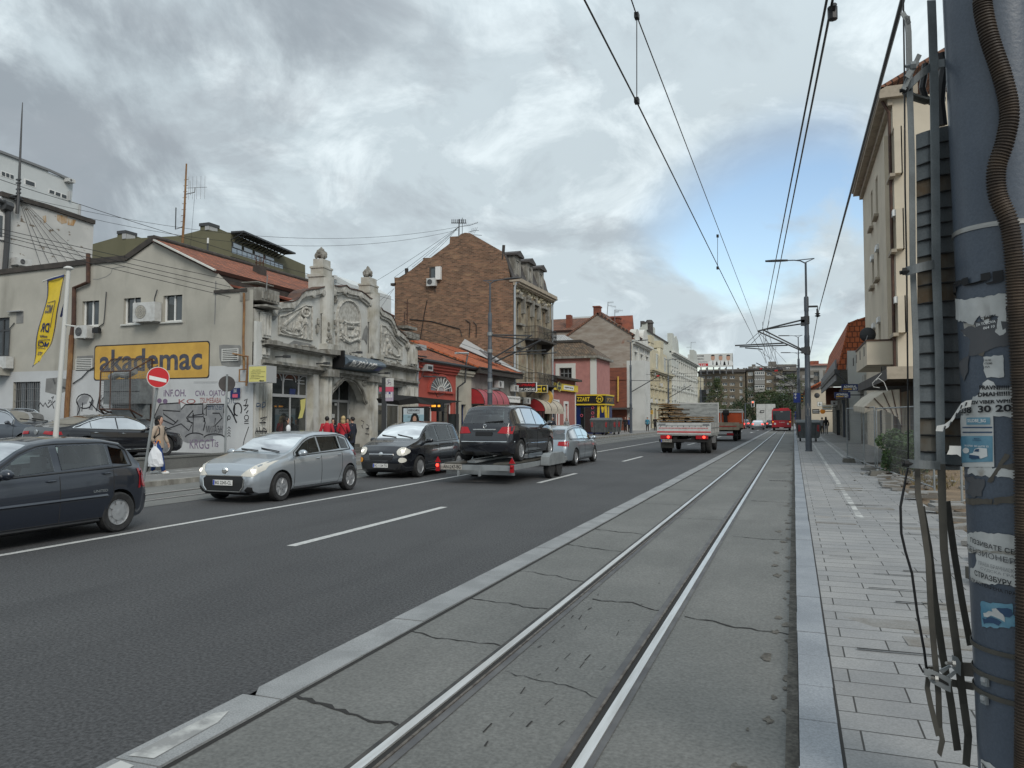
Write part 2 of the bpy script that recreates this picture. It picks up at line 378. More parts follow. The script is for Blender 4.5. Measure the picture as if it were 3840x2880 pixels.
sp_('qw',(.010,.011,.015),ro_=.2,coat=1.)
sp_('qx',(.075,.087,.105),ro_=.28,metal=.4,coat=1.)
sp_('q1',(.36,.41,.45),ro_=.3,metal=.6,coat=.8)
sp_('qz',(.25,.015,.02),ro_=.3,coat=.8);sp_('q2',(.62,.62,.61),ro_=.35,coat=.7)
sm('interior',(.10,.10,.105),.8);sm('lampglass',(.62,.60,.54),.12);sp_('qk',(1.,.93,.8),emit=1.3);sp_('me',(.7,.30,.05),ro_=.2)
sm('tailred',(.34,.012,.018),.15);sp_('z1',(1.,.05,.03),emit=2.5);sp_('qo',(1.,.42,.04),emit=.75);sp_('qp',(1.,.12,.06),emit=3.)
sp_('qr',(.9,.9,.85),emit=.9)
sm('euroblue',(.02,.06,.4),.4)
sp_('skin',(.48,.28,.20),ro_=.6);sm('hairdark',(.012,.010,.010),.6);sp_('qg',(.55,.42,.22),c2=(.38,.27,.13),sc_=30,ro_=.6)
sp_('ms',(.40,.32,.25),ro_=.9);sp_('mw',(.42,.02,.035),ro_=.85);sp_('mv',(.016,.02,.035),ro_=.9);sp_('mt',(.015,.05,.19),ro_=.9)
sp_('mu',(.25,.25,.255),ro_=.9);sp_('mx',(.04,.19,.27),ro_=.9);sm('cloth_white',(.62,.62,.62),.85);sm('cloth_black',(.012,.012,.013),.9)
sp_('leaf',(.030,.062,.016),c2=(.055,.098,.026),sc_=2.5,ro_=.7);sp_('ql',(.045,.07,.022),c2=(.085,.105,.035),sc_=1.2,ro_=.75)
sp_('qm',(.022,.042,.016),c2=(.04,.062,.022),sc_=.8,ro_=.8);sp_('qn',(.15,.115,.045),ro_=.8)
sp_('bark',(.075,.055,.04),c2=(.05,.038,.028),sc_=6,ro_=.95)
sp_('m9',(.022,.022,.026),ro_=.8);sp_('qb',(.22,.225,.235),c2=(.29,.295,.30),sc_=3,ro_=.85);sp_('qc',(.19,.14,.22),ro_=.85);sp_('qd',(.30,.10,.09),ro_=.85);sp_('qe',(.52,.53,.54),c2=(.42,.42,.43),sc_=3,ro_=.85)
sp_('qa',(.05,.075,.12),ro_=.85);sp_('mc',(.55,.62,.66),ro_=.4);sp_('mb',(.30,.45,.52),ro_=.4)
sp_('qq',(.055,.06,.085),c2=(.10,.10,.115),sc_=4,ro_=.85)
sp_('zs',(.075,.105,.135),c2=(.11,.145,.18),sc_=1.5,ro_=.3)
sp_('mi',(.70,.71,.73),ro_=.55)
def cgl(name,tint,ior):
 m=bpy.data.materials.new(name);m.use_nodes=True;N=m.node_tree.nodes;Lk=m.node_tree.links.new;N.remove(N['Principled BSDF'])
 a=N.new('ShaderNodeBsdfTransparent');a.inputs[0].default_value=rgb(tint);g=N.new('ShaderNodeBsdfGlossy');g.inputs['Roughness'].default_value=.0;f=N.new('ShaderNodeFresnel');f.inputs[0].default_value=ior
 x=N.new('ShaderNodeMixShader');Lk(f.outputs[0],x.inputs[0]);Lk(a.outputs[0],x.inputs[1]);Lk(g.outputs[0],x.inputs[2]);Lk(x.outputs[0],N['Material Output'].inputs[0]);_M[name]=m
cgl('carglass',(.80,.92,.92),2.05);cgl('screenglass',(.62,.72,.72),1.4);cgl('carglass_dark',(.10,.11,.12),1.7);cgl('carglass_sky',(.32,.38,.42),2.3)
cam=bpy.data.cameras.new('camera');cob=bpy.data.objects.new('camera',cam);COL.objects.link(cob)
cam.sensor_width=36;cam.sensor_fit='HORIZONTAL';cam.lens=36*F/3840;cam.clip_start=.05;cam.clip_end=3000
cob.matrix_world=Matrix((CR.to_4d(),CU.to_4d(),(-CF).to_4d(),(0,0,0,1))).transposed()
cob.matrix_world=Matrix.Translation(EYE)@Matrix((CR,CU,-CF)).transposed().to_4x4()
sc.camera=cob
sc.view_settings.view_transform='Standard';sc.view_settings.look='None';sc.view_settings.gamma=1
sc.view_settings.exposure=.3
BX0,BY0,MX0,MY0=2.1,.4,.3,1.7
SUN_EL,SUN_AZ=RAD(38),RAD(138)
w=bpy.data.worlds.new('World');sc.world=w;w.use_nodes=True
nt=w.node_tree;N=nt.nodes;Lk=nt.links.new
for n in list(N):N.remove(n)
def nd(t,**k):
 n=N.new(t)
 for a,b in k.items():setattr(n,a,b)
 return n
def math_(op,a,b=None):
 n=nd('ShaderNodeMath',operation=op)
 for i,q in en((a,b)):
  if q is None:continue
  if isinstance(q,(int,float)):n.inputs[i].default_value=q
  else:Lk(q,n.inputs[i])
 return n.outputs[0]
def mapr(s,a,b,c=0.,d=1.,smooth=False):
 n=nd('ShaderNodeMapRange');
 if smooth:n.interpolation_type='SMOOTHSTEP'
 for i,q in en((a,b,c,d)):n.inputs[i+1].default_value=q
 Lk(s,n.inputs[0]);return n.outputs[0]
def mixc(a,b,f):
 n=nd('ShaderNodeMix',data_type='RGBA')
 for i,q in((6,a),(7,b)):
  if isinstance(q,tuple):n.inputs[i].default_value=rgb(q)
  else:Lk(q,n.inputs[i])
 if isinstance(f,float):n.inputs[0].default_value=f
 else:Lk(f,n.inputs[0])
 return n.outputs[2]
tc=nd('ShaderNodeTexCoord');sep=nd('ShaderNodeSeparateXYZ');Lk(tc.outputs['Generated'],sep.inputs[0])
z=sep.outputs[2];zz=math_('ADD',math_('MAXIMUM',z,0.),.42)
comb=nd('ShaderNodeCombineXYZ');Lk(math_('DIVIDE',sep.outputs[0],zz),comb.inputs[0]);Lk(math_('DIVIDE',sep.outputs[1],zz),comb.inputs[1]);comb.inputs[2].default_value=CLOUD_SEED if'CLOUD_SEED' in globals()else 3.7
def wn(scale,det=8.,ro_=.55,loc=(0,0,0),dist=0.,st=(1,1,1)):
 mp=nd('ShaderNodeMapping');mp.inputs['Location'].default_value=loc;mp.inputs['Scale'].default_value=st;Lk(comb.outputs[0],mp.inputs[0])
 n=nd('ShaderNodeTexNoise');n.inputs['Scale'].default_value=scale;n.inputs['Detail'].default_value=det;n.inputs['Roughness'].default_value=ro_;n.inputs['Distortion'].default_value=dist
 Lk(mp.outputs[0],n.inputs['Vector']);return n.outputs[0]
sky=nd('ShaderNodeTexSky',sky_type='NISHITA',sun_disc=False);sky.sun_elevation=SUN_EL;sky.sun_rotation=SUN_AZ;sky.air_density=1.2;sky.dust_density=.8
big=wn(.75,2.,.5,(BX0,BY0,0));mid=wn(2.0,9.,.60,(MX0,MY0,0),.5);fine=wn(5.0,8.,.62,(5,2,1),.6)
dens=math_('ADD',math_('ADD',math_('MULTIPLY',big,.42),math_('MULTIPLY',mid,.80)),math_('MULTIPLY',fine,.12))
dark=mapr(dens,.605,.765,smooth=True)
def toward(v,a,b):
 d=nd('ShaderNodeVectorMath',operation='DOT_PRODUCT');Lk(tc.outputs['Generated'],d.inputs[0]);d.inputs[1].default_value=V(v).normalized();return mapr(d.outputs['Value'],a,b,smooth=True)
clear=toward(ray(3050,1200),.962,.998)
pale=toward(ray(2300,1050),.90,.992)
dark=math_('MULTIPLY',dark,math_('SUBTRACT',1.,math_('MULTIPLY',math_('MAXIMUM',pale,clear),.9)))
cloud=mixc((.48,.555,.595),(.27,.31,.345),dark)
cloud=mixc(cloud,(.66,.74,.775),math_('MULTIPLY',mapr(fine,.50,.66),math_('SUBTRACT',1.,dark)))
cloud=mixc(cloud,(.30,.335,.37),math_('MULTIPLY',mapr(wn(3.6,7.,.6,(1,9,3),.4),.52,.64),.55))
gap=mapr(wn(2.4,6.,.55,(7.3,1.1,0),.4,(1,.6,1)),.40,.60,smooth=True)
blue=math_('MULTIPLY',clear,gap)
lift=mapr(z,.3,.9,1.,1.5,smooth=True)
b1=nd('ShaderNodeBackground');Lk(sky.outputs[0],b1.inputs[0]);b1.inputs[1].default_value=.14
b2=nd('ShaderNodeBackground');Lk(cloud,b2.inputs[0]);Lk(lift,b2.inputs[1])
mx=nd('ShaderNodeMixShader');Lk(math_('MINIMUM',math_('MULTIPLY',blue,1.5),1.),mx.inputs[0]);Lk(b2.outputs[0],mx.inputs[1]);Lk(b1.outputs[0],mx.inputs[2])
wo=nd('ShaderNodeOutputWorld');Lk(mx.outputs[0],wo.inputs[0])
sl=bpy.data.lights.new('sun','SUN');sl.energy=1.5;sl.angle=RAD(25);sl.color=(1,.95,.87)
so=bpy.data.objects.new('sun',sl);COL.objects.link(so)
sd=V((sin(SUN_AZ)*cos(SUN_EL),cos(SUN_AZ)*cos(SUN_EL),sin(SUN_EL)))
so.rotation_euler=sd.to_track_quat('Z','Y').to_euler()
ST='structure'
def sheet(name,x0,x1,y0,y1,z,m,nx=1,skirt=None):
 b=MB();b.po([(x0,y0,z),(x1,y0,z),(x1,y1,z),(x0,y1,z)],[(x0,y0),(x1,y0),(x1,y1),(x0,y1)])
 o=b.bu(name,m);tag(o,kind=ST);return o
YN,YF=-14.,300.
g=MB();g.po([(-900,-300,-.06),(900,-300,-.06),(900,1500,-.06),(-900,1500,-.06)]);tag(g.bu('ground','ground'),kind=ST)
road=sheet('road',-12.29,-3.36,YN,YF,0,'mf')
near=sheet('tram_strip',-3.08,0,YN,YF,.006,'my')
far=sheet('tram_strip',-15.74,-12.29,YN,YF,.006,'my')
tag(near,'near concrete tram strip between the asphalt lanes and the right kerb');tag(far,'far concrete tram strip along the left kerb')
b=MB();rr=random.Random(3)
y=YN
ys=[3.14+1.0*i for i in rg(-17,120)]
for i,y0 in en(ys):
 dx=rr.uniform(-.006,.006)
 if abs(y0-4.14)<.1:
  b.pr([(-3.35,y0+.14,-.03),(-3.28,y0+.02,-.03),(-3.07,y0+.01,-.03),(-3.07,y0+.992,-.03),(-3.36,y0+.992,-.03)],(0,0,.052))
 else:b.box(-3.36+dx,-3.07+dx,y0+.005,y0+.995,-.04,.02+rr.uniform(-.003,.004))
b.box(-3.36,-3.07,ys[-1]+1,YF,-.04,.02)
tag(b.bu('kerb_strip','qf'),kind=ST)
b.po([(-3.085,YN,.009),(-3.035,YN,.009),(-3.035,YF,.009),(-3.085,YF,.009)])
def grb(b,pts,w,z,jag=0):
 P=[V((x,y))for x,y in pts];L=[];R2=[]
 for i in rg(len(P)):
  t=P[min(i+1,len(P)-1)]-P[max(i-1,0)];t.normalize();n=V((-t.y,t.x));a=w/2*(1+rnd(-jag,jag));L.append(P[i]+n*a);R2.append(P[i]-n*a)
 for i in rg(len(P)-1):b.po([(q.x,q.y,z)for q in(L[i],R2[i],R2[i+1],L[i+1])])
def crack(b,x0,y0,x1,y1,w,n=14,wob=.05,z=.0105):
 pts=[];off=0
 for i in rg(n+1):
  t=i/n;off+=rnd(-wob,wob);off*=.8
  pts.append((x0+(x1-x0)*t,y0+(y1-y0)*t+off))
 grb(b,pts,w,z,.6)
for(x0,y0,x1,y1,w)in[(-3.05,4.28,-2.2,4.13,.03),(-3.05,5.85,-2.2,5.75,.014),(-3.05,7.1,-2.2,6.9,.02),(-3.05,8.55,-2.2,8.3,.012),(-3.05,10.6,-2.2,10.4,.022),(-3.05,12.2,-2.2,11.9,.02),(-1.9,7.55,-1.2,7.3,.018),(-.95,7.1,-.05,6.8,.022),(-1.95,5.2,-1.2,4.9,.008),(-.9,17.5,0,17.3,.03),(-3.05,16.2,-2.2,16.1,.02),(-2,14.1,-1.2,14,.014),(-.9,12.2,-.02,12.1,.02),(-3.05,19.5,-2.2,19.4,.03),(-3.05,24.5,-2.2,24.3,.03),(-.9,27,0,26.9,.04),(-1.95,21,-1.2,20.9,.025)]:
 crack(b,x0,y0,x1,y1,w)
for k in rg(7):
 x=-1.9+.1*k+rnd(-.03,.03);y0=rnd(3,9)
 for q in rg(4):
  yy=y0+q*rnd(.35,.9);grb(b,[(x+rnd(-.01,.01),yy),(x+rnd(-.01,.01),yy+rnd(.04,.16))],rnd(.004,.009),.0108,.5)
b.bu('crack','qi',near)
for k in rg(140):
 y0=2.5+(k/140)**1.7*60;x0=-abs(random.gauss(0,.13))-.01;r=rnd(.015,.07)*(1+y0*.03)
 n=11;b.po([(min(-.002,x0+r*rnd(.3,1)*cos(2*pi*i/n)*.8),y0+r*rnd(.4,1.8)*sin(2*pi*i/n),.0115+k*1e-5)for i in rg(n)])
b.po([(-.07,2,.0112),(-.002,2,.0112),(-.002,80,.0112),(-.05,80,.0112)])
b.bu('silt','m3',near)
for k in rg(16):b.box(-.68+k*.042,-.655+k*.042,23.2,23.42,.008,.012)
b.bu('drain_slot','qi',near)
def rail(xin,side,label,y0=YN,y1=112,cat='rail'):
 """xin = gauge face; side=+1 when the head lies to the right of the gauge face"""
 t=tg__('tram_rail',label,'rail',(xin,0,0),'tram rails set in the concrete')
 s=side;X=lambda a:xin+s*a
 def strip(bb,a0,a1,z):
  q=[(X(a0),y0,z),(X(a1),y0,z),(X(a1),y1,z),(X(a0),y1,z)]
  bb.po(q if s>0 else q[::-1])
 bb=MB();bb.box(min(X(0),X(.056)),max(X(0),X(.056)),y0,y1,-.02,.022);bb.bu('rail_head','zi',t)
 bb=MB();strip(bb,-.045,0,.010);bb.bu('groove','qi',t)
 bb=MB();bb.box(min(X(-.045),X(-.062)),max(X(-.045),X(-.062)),y0,y1,-.02,.0195);bb.bu('guard_lip','zj',t)
 bb=MB();strip(bb,.057,.098,.0135);bb.bu('sealing_joint','zl' if s<0 else'zo',t)
 bb=MB();strip(bb,-.115,-.062,.0125);bb.bu('sealing_joint','zo',t)
 return t
rail(-2.09,-1,'polished tram rail nearer the road edge, in the near concrete strip');rail(-1.09,1,'polished tram rail nearer the right kerb, in the near concrete strip')
for xx,ss,lb in((-14.2,-1,'tram rail nearer the left kerb, in the far concrete strip'),(-13.2,1,'tram rail nearer the oncoming lane, in the far concrete strip')):rail(xx,ss,lb)
b.po([(-9.84,YN,.005),(-9.71,YN,.005),(-9.71,118,.005),(-9.84,118,.005)])
for y0,y1 in[(-3,1),(9.15,14.2),(20.3,24.2),(31.5,35.8),(41.4,44.5),(52,56),(62,66),(73,77),(84,88),(95,99),(106,110)]:
 b.po([(-6.73,y0,.005),(-6.58,y0,.005),(-6.58,y1,.005),(-6.73,y1,.005)])
for x,y in((-7.9,118),(-4.9,118),(-4.9,100)):
 b.po([(x-.1,y-3,.005),(x+.1,y-3,.005),(x+.1,y,.005),(x-.1,y,.005)]);b.po([(x-.45,y+.01,.005),(x+.45,y+.01,.005),(x,y+1.6,.005)])
b.po([(-9.7,126,.005),(-3.4,126,.005),(-3.4,126.6,.005),(-9.7,126.6,.005)])
b.bu('lane_marking','q3',road)
b.po([(-3.33,2.0,.0275),(-3.16,2.0,.0275),(-3.15,2.75,.0275),(-3.19,3.1,.0275),(-3.30,3.12,.0275)]);b.po([(-3.31,3.18,.0275),(-3.16,3.2,.0275),(-3.18,3.7,.0275),(-3.24,3.86,.0275),(-3.30,3.8,.0275)])
b.bu('worn_marking','kf',near)
rr=random.Random(5);y0=YN
while y0<130:
 L=1.0 if y0>8 else.62+rr.uniform(-.04,.04)
 b.box(0+rr.uniform(-.004,.004),.20+rr.uniform(-.003,.003),y0+.004,y0+L-.004,-.03,.128+rr.uniform(-.003,.004));y0+=L
b.box(0,.2,y0,YF,-.03,.128)
tag(b.bu('kerb','qj'),'pale granite kerb along the right pavement',kind=ST)
pav=sheet('pavement',.2,2.35,YN,160,.124,'q8');tag(pav,'right pavement of grey slabs')
b.po([(.2,YN,.1255),(.215,YN,.1255),(.215,YF,.1255),(.2,YF,.1255)]);b.bu('joint_line','qi',pav)
rr=random.Random(11)
def slab(b,x,y,w,l,z,tx,ty,a):
 rot=Matrix.Rotation(RAD(a),3,'Z')@Matrix.Rotation(tx,3,'X')@Matrix.Rotation(ty,3,'Y')
 b.cb((x,y,z),w,l,.05,rot)
for k in rg(12):
 x=rr.uniform(.5,1.95);y=rr.choice([rr.uniform(6.4,8.2),rr.uniform(9,20),rr.uniform(14,26)])
 slab(b,x,y,.6,.26,.102+rr.uniform(0,.006),rr.uniform(-.05,.05),rr.uniform(-.025,.025),rr.uniform(-3,3))
b.bu('uneven_slab','q9',pav)
for k in rg(40):
 x=rr.uniform(.35,1.9);y=6+20*rr.random()**1.2;grb(b,[(x,y),(x+rr.uniform(.25,.6),y+rr.uniform(-.02,.02))],rr.uniform(.012,.035),.1365+k*1e-5,.5)
b.bu('open_joint','qi',pav)
def pline(pts,w,z=.1275):
 grb(b,pts,w,z,.25)
pline([(1.16-.14*t,54-40*t)for t in[i/24 for i in rg(25)]],.10);pline([(2.28-.30*t,105-69*t)for t in[i/20 for i in rg(21)]],.11)
b.bu('cycle_line','kf',pav)
dirt=MB();n=30
for i in rg(n):
 for j in rg(16):
  def hh(x,y):return.055+.06*sin(x*2.1+y*.7)*cos(y*1.3)+.045*sin(x*5.3)*sin(y*4.1)+.22*math.exp(-((x-4.1)**2/.9+(y-25.5)**2/5))
  x0=2.35+j*.38;y0=2+i*1.0
  dirt.po([(x,y,hh(x,y)*(.3 if x<2.4 else 1))for x,y in((x0,y0),(x0+.38,y0),(x0+.38,y0+1),(x0,y0+1))])
tag(dirt.bu('bare_earth','dirt',smooth=True),'patch of brown bare earth behind the fence',kind=ST)
p2=sheet('pavement',2.35,9,32,160,.124,'q7');tag(p2,'right pavement running along the shops')
p3=sheet('pavement',2.35,9,YN,2,.124,'q7');tag(p3,'right pavement behind the viewpoint')
grp='loose paving slabs at the edge of the earth'
rr=random.Random(21)
for k in rg(34):
 y=8.5+k*.62+rr.uniform(-.2,.2);x=2.35+rr.uniform(-.22,.5);b=MB()
 rot=Matrix.Rotation(RAD(rr.uniform(-25,25)),3,'Z')@Matrix.Rotation(rr.uniform(-.12,.12),3,'X')@Matrix.Rotation(rr.uniform(-.1,.1),3,'Y')
 b.cb((x,y,.145+rr.uniform(0,.05)),rr.uniform(.35,.6),.26,.06,rot)
 tag(b.bu('paving_slab','q9',base=(x,y,.13)),'loose grey paving slab lying askew where the pavement meets the bare earth','paving slab',grp)
y0=YN
while y0<200:b.box(-15.95,-15.74,y0+.005,y0+.995,-.03,.14);y0+=1
tag(b.bu('kerb','zy'),'dark stone kerb along the left pavement',kind=ST)
fp=sheet('pavement',-19.02,-15.95,YN,220,.135,'q7');tag(fp,'left pavement beside the far tram strip')
sheet('pavement',-23.2,-19.02,24.5,220,.135,'q7')['label']='left pavement widening before the shop fronts'
for x in(-17.55,-18.35):b.po([(x,YN,.139),(x+.11,YN,.139),(x+.11,60,.139),(x,60,.139)])
b.bu('cycle_line','kf',fp)
b.box(-19.3,-19.02,YN,22.6,.05,.50);b.box(-19.33,-18.99,YN,22.6,.50,.56)
tag(b.bu('low_wall','my'),'low concrete wall between the pavement and the raised car park','wall')
b.box(-70,-19.3,YN,24.6,-.05,.46);tag(b.bu('car_park','mf'),'raised car park beside the graffiti wall',kind=ST)
for x in(-19.7,-22.3,-24.9):b.po([(x,17.5,.465),(x+.1,17.5,.465),(x+.1,23,.465),(x,23,.465)])
b.bu('bay_line','kf',bpy.data.objects['car_park'])
def window(parent,pl,r,o=-.15,cols=2,rows=1,fm='white',gm='m8',fw=.06,sill=None,name='window',split=None,th=.05):
 s0,s1,z0,z1=r;b=MB()
 b.pb(pl,s0,s0+fw,z0,z1,o,o+th);b.pb(pl,s1-fw,s1,z0,z1,o,o+th)
 b.pb(pl,s0+fw,s1-fw,z0,z0+fw,o,o+th);b.pb(pl,s0+fw,s1-fw,z1-fw,z1,o,o+th)
 xs=split or[s0+(s1-s0)*i/cols for i in rg(1,cols)]
 for x in xs:b.pb(pl,x-fw*.45,x+fw*.45,z0+fw,z1-fw,o+.002,o+th-.003)
 for i in rg(1,rows):
  zz_=z0+(z1-z0)*(i/rows if rows!=2 else.68);b.pb(pl,s0+fw,s1-fw,zz_-fw*.4,zz_+fw*.4,o+.001,o+th-.006)
 f=b.bu(name,fm,parent)
 p=MB();p.po([pl.p(a,c,o+.012)for a,c in((s0+.01,z0+.01),(s1-.01,z0+.01),(s1-.01,z1-.01),(s0+.01,z1-.01))]);p.bu('pane',gm,f)
 if sill:p=MB();p.pb(pl,s0-.08,s1+.08,z0-.06,z0-.002,o,.08);p.bu('sill',sill,f)
 return f
def acu(c,n,w=.8,h=.55,d=.3,label='',group=None,fan=True,mat_='ma',panel=None):
 """air conditioner hung on a wall: c = centre on the wall, n = outward"""
 n=V(n).normalized();a=V((n.y,-n.x,0));c=V(c);t=tg__('air_conditioner',label,'air conditioner',c-V((0,0,h/2)),group)
 if a.dot(CR)<0:a=-a
 rot=Matrix((a,n,(0,0,1))).transposed()
 b=MB();b.cb(c+n*(d/2+.06),w,d,h,rot);b.bu('housing',mat_,t)
 f=c+n*(d+.062)-a*(w*.14)
 b=MB();N_=18;R=h*.36
 b.po([f+n*.004+a*(R*cos(2*pi*i/N_))+V((0,0,R*sin(2*pi*i/N_)))for i in rg(N_)]);fg=b.bu('fan_grille','darkgrey' if not panel else panel,t)
 b=MB()
 for q in(.35,.65,.98):
  P=[f+n*.008+a*(R*q*cos(2*pi*i/N_))+V((0,0,R*q*sin(2*pi*i/N_)))for i in rg(N_+1)];b.tu(P,.006,4)
 for i in rg(8):b.tu([f+n*.008,f+n*.008+a*(R*cos(pi*i/4))+V((0,0,R*sin(pi*i/4)))],.004,4)
 b.bu('fan_guard','midgrey',fg)
 b=MB()
 for q in(-.35,.35):b.cb(c+n*(d/2+.02)+a*(q*w)-V((0,0,h/2+.02)),.04,d+.1,.04,rot)
 b.bu('bracket','lightgrey',t)
 return t
def roofquad(b,p,off=(0,0),flip=False):
 """p: eave-left, eave-right, ridge-right, ridge-left -> uv metres"""
 a,c,d,e=[V(q)for q in p];u=(c-a).normalized();n=u.cross(e-a).normalized();v=n.cross(u)
 b.po([a,c,d,e],[((q-a).dot(u)+off[0],(q-a).dot(v)+off[1])for q in(a,c,d,e)])
def srf(name,m,quads,parent,th=.12):
 b=MB()
 for q in quads:roofquad(b,q)
 nq=len(b.f)
 o=b.bu(name,m,parent);md=o.modifiers.new('thickness','SOLIDIFY');md.thickness=th;md.offset=-1
 return o
def pipe(name,m,pts,r,parent=None,n=8):
 b=MB();b.tu(pts,r,n);return b.bu(name,m,parent)
 # grey plaster building with the mural (wall square to the street)
YA=23.7
A=PL(-19.05,YA,-90)
K2=ZM(0,1000,.36166);K1=ZM(0,500,.36166);K4=ZM(750,800,.36166);K5=ZM(700,1300,.36166)
ta=tg__('plaster_building','grey plastered two storey building with painted mural, graffiti and red tile roof','building',(-26,YA,.4))
out=A.uvs([(-260,1052),(0,1026),(347,985),(474,974),(579,899),(606,915),(815,1022),(880,1086),(950,1086)])
sr=out[-1][0];zb=.42
wins=[K2(855,318),K2(1022,612),K2(1285,270),K2(1455,590),K2(1695,232),K2(1885,565),K2(140,1197),K2(408,1600),K2(-160,540),K2(88,935)]
holes=[A.rect(wins[i],wins[i+1])for i in rg(0,10,2)]
holes[3]=(holes[3][0],holes[3][1],1.3,holes[3][3])
zt=min(p[1]for p in out[:-2])-.05;zt=min(zt,out[-1][1])
wall_=MB();s_l=out[0][0]
wall_.wall(A,out[-1][0],s_l,zb,zt,holes,.2)
top=[(p[0],p[1])for p in out]
wall_.po([A.p(a,c)for a,c in top+[(out[-1][0],zt),(s_l,zt)]],top+[(out[-1][0],zt),(s_l,zt)])
P0=A.p(out[-1][0],0);xr=P0.x;xl=A.p(s_l,0).x;YB=39.
xe_=xr-3.6
for q in([(xr-1.7,YA+.1,zb),(xe_,YB,zb),(xe_,YB,zt),(xr-1.7,YA+.1,zt)],[(xl,YA,zb),(xl,YB,zb),(xl,YB,zt),(xl,YA,zt)],[(xl,YB,zb),(xe_,YB,zb),(xe_,YB,zt),(xl,YB,zt)]):wall_.po(q,[(0,0),(1,0),(1,1),(0,1)])
wall_.bu('wall','zc',ta)
zband=A.uv(*K2(700,1070))[1];zb2=A.uv(*K2(2100,1138))[1]
hb=holes[3]
for q in((A.uv(950,1500)[0],hb[0],zb,zband-.02),(hb[1],s_l,zb,zband-.02),(hb[0],hb[1],hb[3],zband-.02),(hb[0],hb[1],zb,hb[2])):
 b.po([A.p(a,c,.004)for a,c in((q[0],q[2]),(q[1],q[2]),(q[1],q[3]),(q[0],q[3]))])
b.bu('painted_band','ze',ta)
for pts in([(200,1370),(245,1362),(415,1368),(428,1385),(425,1560),(415,1590),(290,1592),(225,1570),(203,1500)],):
 b.po([A.p(*A.uv(*K4(x,y)),.007)for x,y in pts])
for pts in([(800,930),(970,920),(975,1080),(790,1080)],[(480,1160),(600,1150),(690,1165),(690,1290),(590,1330),(470,1300)]):
 b.po([A.p(*A.uv(*K2(x,y)),.008)for x,y in pts])
b.bu('cement_patch','zd',ta)
for pts in([(1165,20),(1150,70),(1100,105),(1015,132),(965,130)],[(1165,20),(1230,5),(1300,2)]):b.ri(A,A.uvs([K2(*p)for p in pts]),.03,.005)
for pts in([(165,700),(158,1000),(152,1150)],[(700,640),(690,800)]):b.ri(A,A.uvs([K4(*p)for p in pts]),.05,.005)
b.bu('crack','zd',ta)
mu=MB();r=A.rect(K2(990,830),K2(2162,1145));
def rpoly(r,c=.12,n=5,g=0):
 s0,s1,z0,z1=r[0]-g,r[1]+g,r[2]-g,r[3]+g;P=[]
 for(cx,cz,a0)in((s1-c,z1-c,0),(s0+c,z1-c,90),(s0+c,z0+c,180),(s1-c,z0+c,270)):
  for i in rg(n+1):q=RAD(a0+90*i/n);P.append((cx+c*cos(q),cz+c*sin(q)))
 return P
mp_=[A.p(a,c,.011)for a,c in rpoly(r)];m0=MB();m0.po([A.p(a,c,.0085)for a,c in rpoly(r,g=.045)]);m0.bu('mural_outline','m9',ta)
mu.po(mp_);mural=mu.bu('mural','qu',ta)
L0=A.rect(K2(1040,865),K2(2098,1068))
def glyphs(b,pl,word,r,o,bold=.02,flip=True):
 """letters run left to right in view: on planes where s grows to the left, u is reversed"""
 s0,s1,z0,z1=r
 ptx(b,pl,word,s1,s0,z0,z1,o,bold=bold)if flip else ptx(b,pl,word,s0,s1,z0,z1,o,bold=bold)
glyphs(b,A,'akademac',L0,.0145,.022);b.bu('lettering','qq',mural)
for i in(0,1,2):window(ta,A,holes[i],-.17,2,1,'white','ke',.07,sill='offwhite')
w4=window(ta,A,holes[3],-.19,3,1,'darkgrey','m8',.05)
s0,s1,z0,z1=holes[3]
for i in rg(1,14):x=s0+(s1-s0)*i/14;b.tu([A.p(x,z0,-.05),A.p(x,z1,-.05)],.012,5)
for q in(.25,.6,.85):b.tu([A.p(s0,z0+(z1-z0)*q,-.05),A.p(s1,z0+(z1-z0)*q,-.05)],.01,5)
b.bu('bars','midgrey',w4)
window(ta,A,holes[4],-.15,3,2,'darkgrey','ke',.09)
q=A.rect(K2(105,475),K2(242,585));b.pb(A,q[0],q[1]-.4,q[2],q[3],-.02,.012);vn=b.bu('blocked_vent','zd',ta)
b.pb(A,q[0],q[1],q[3],q[3]+.04,0,.16);b.bu('canopy','lightgrey',vn)
def louvre(parent,r,n=6):
 s0,s1,z0,z1=r;b=MB();b.pb(A,s0,s1,z0,z1,.008,.02);f=b.bu('vent','black',parent);b=MB()
 for i in rg(n+1):zc=z0+(z1-z0)*i/n;b.pb(A,s0,s1,zc-.02,zc+.02,.02,.045)
 b.pb(A,s0-.03,s0,z0-.02,z1+.02,.009,.05);b.pb(A,s1,s1+.03,z0-.02,z1+.02,.009,.05);b.bu('slats','offwhite',f);return f
louvre(ta,A.rect(K2(800,960),K2(955,1060)));louvre(ta,A.rect(K4(240,1412),K4(395,1525)))
def ax(x,y):s,zz_=A.uv(x,y);return A.p(s,zz_)
rid=ax(583,896);eav=ax(822,1014);wl=ax(474,972)
roof=srf('roof','z5',[[(eav.x,YA-.12,eav.z),(eav.x,37.6,eav.z),(rid.x,37.6,rid.z),(rid.x,YA-.12,rid.z)]],ta,.14)
srf('back_roof','z3',[[(rid.x-3.6,37.6,rid.z-2.2),(rid.x-3.6,YA+.2,rid.z-2.2),(rid.x,YA+.2,rid.z-.1),(rid.x,37.6,rid.z)]],ta,.12)
for k in rg(34):b.la([(.11,0),(.12,.38)],(rid.x,YA-.1+k*.4,rid.z+.03),'y',8)
b.bu('ridge_tiles','tar',ta)
d0=ax(592,904);d1=ax(819,1016);b.bar((d0.x,YA-.14,d0.z),(d1.x,YA-.14,d1.z),.06,.22,(0,1,0));b.bu('verge_board','z8',ta)
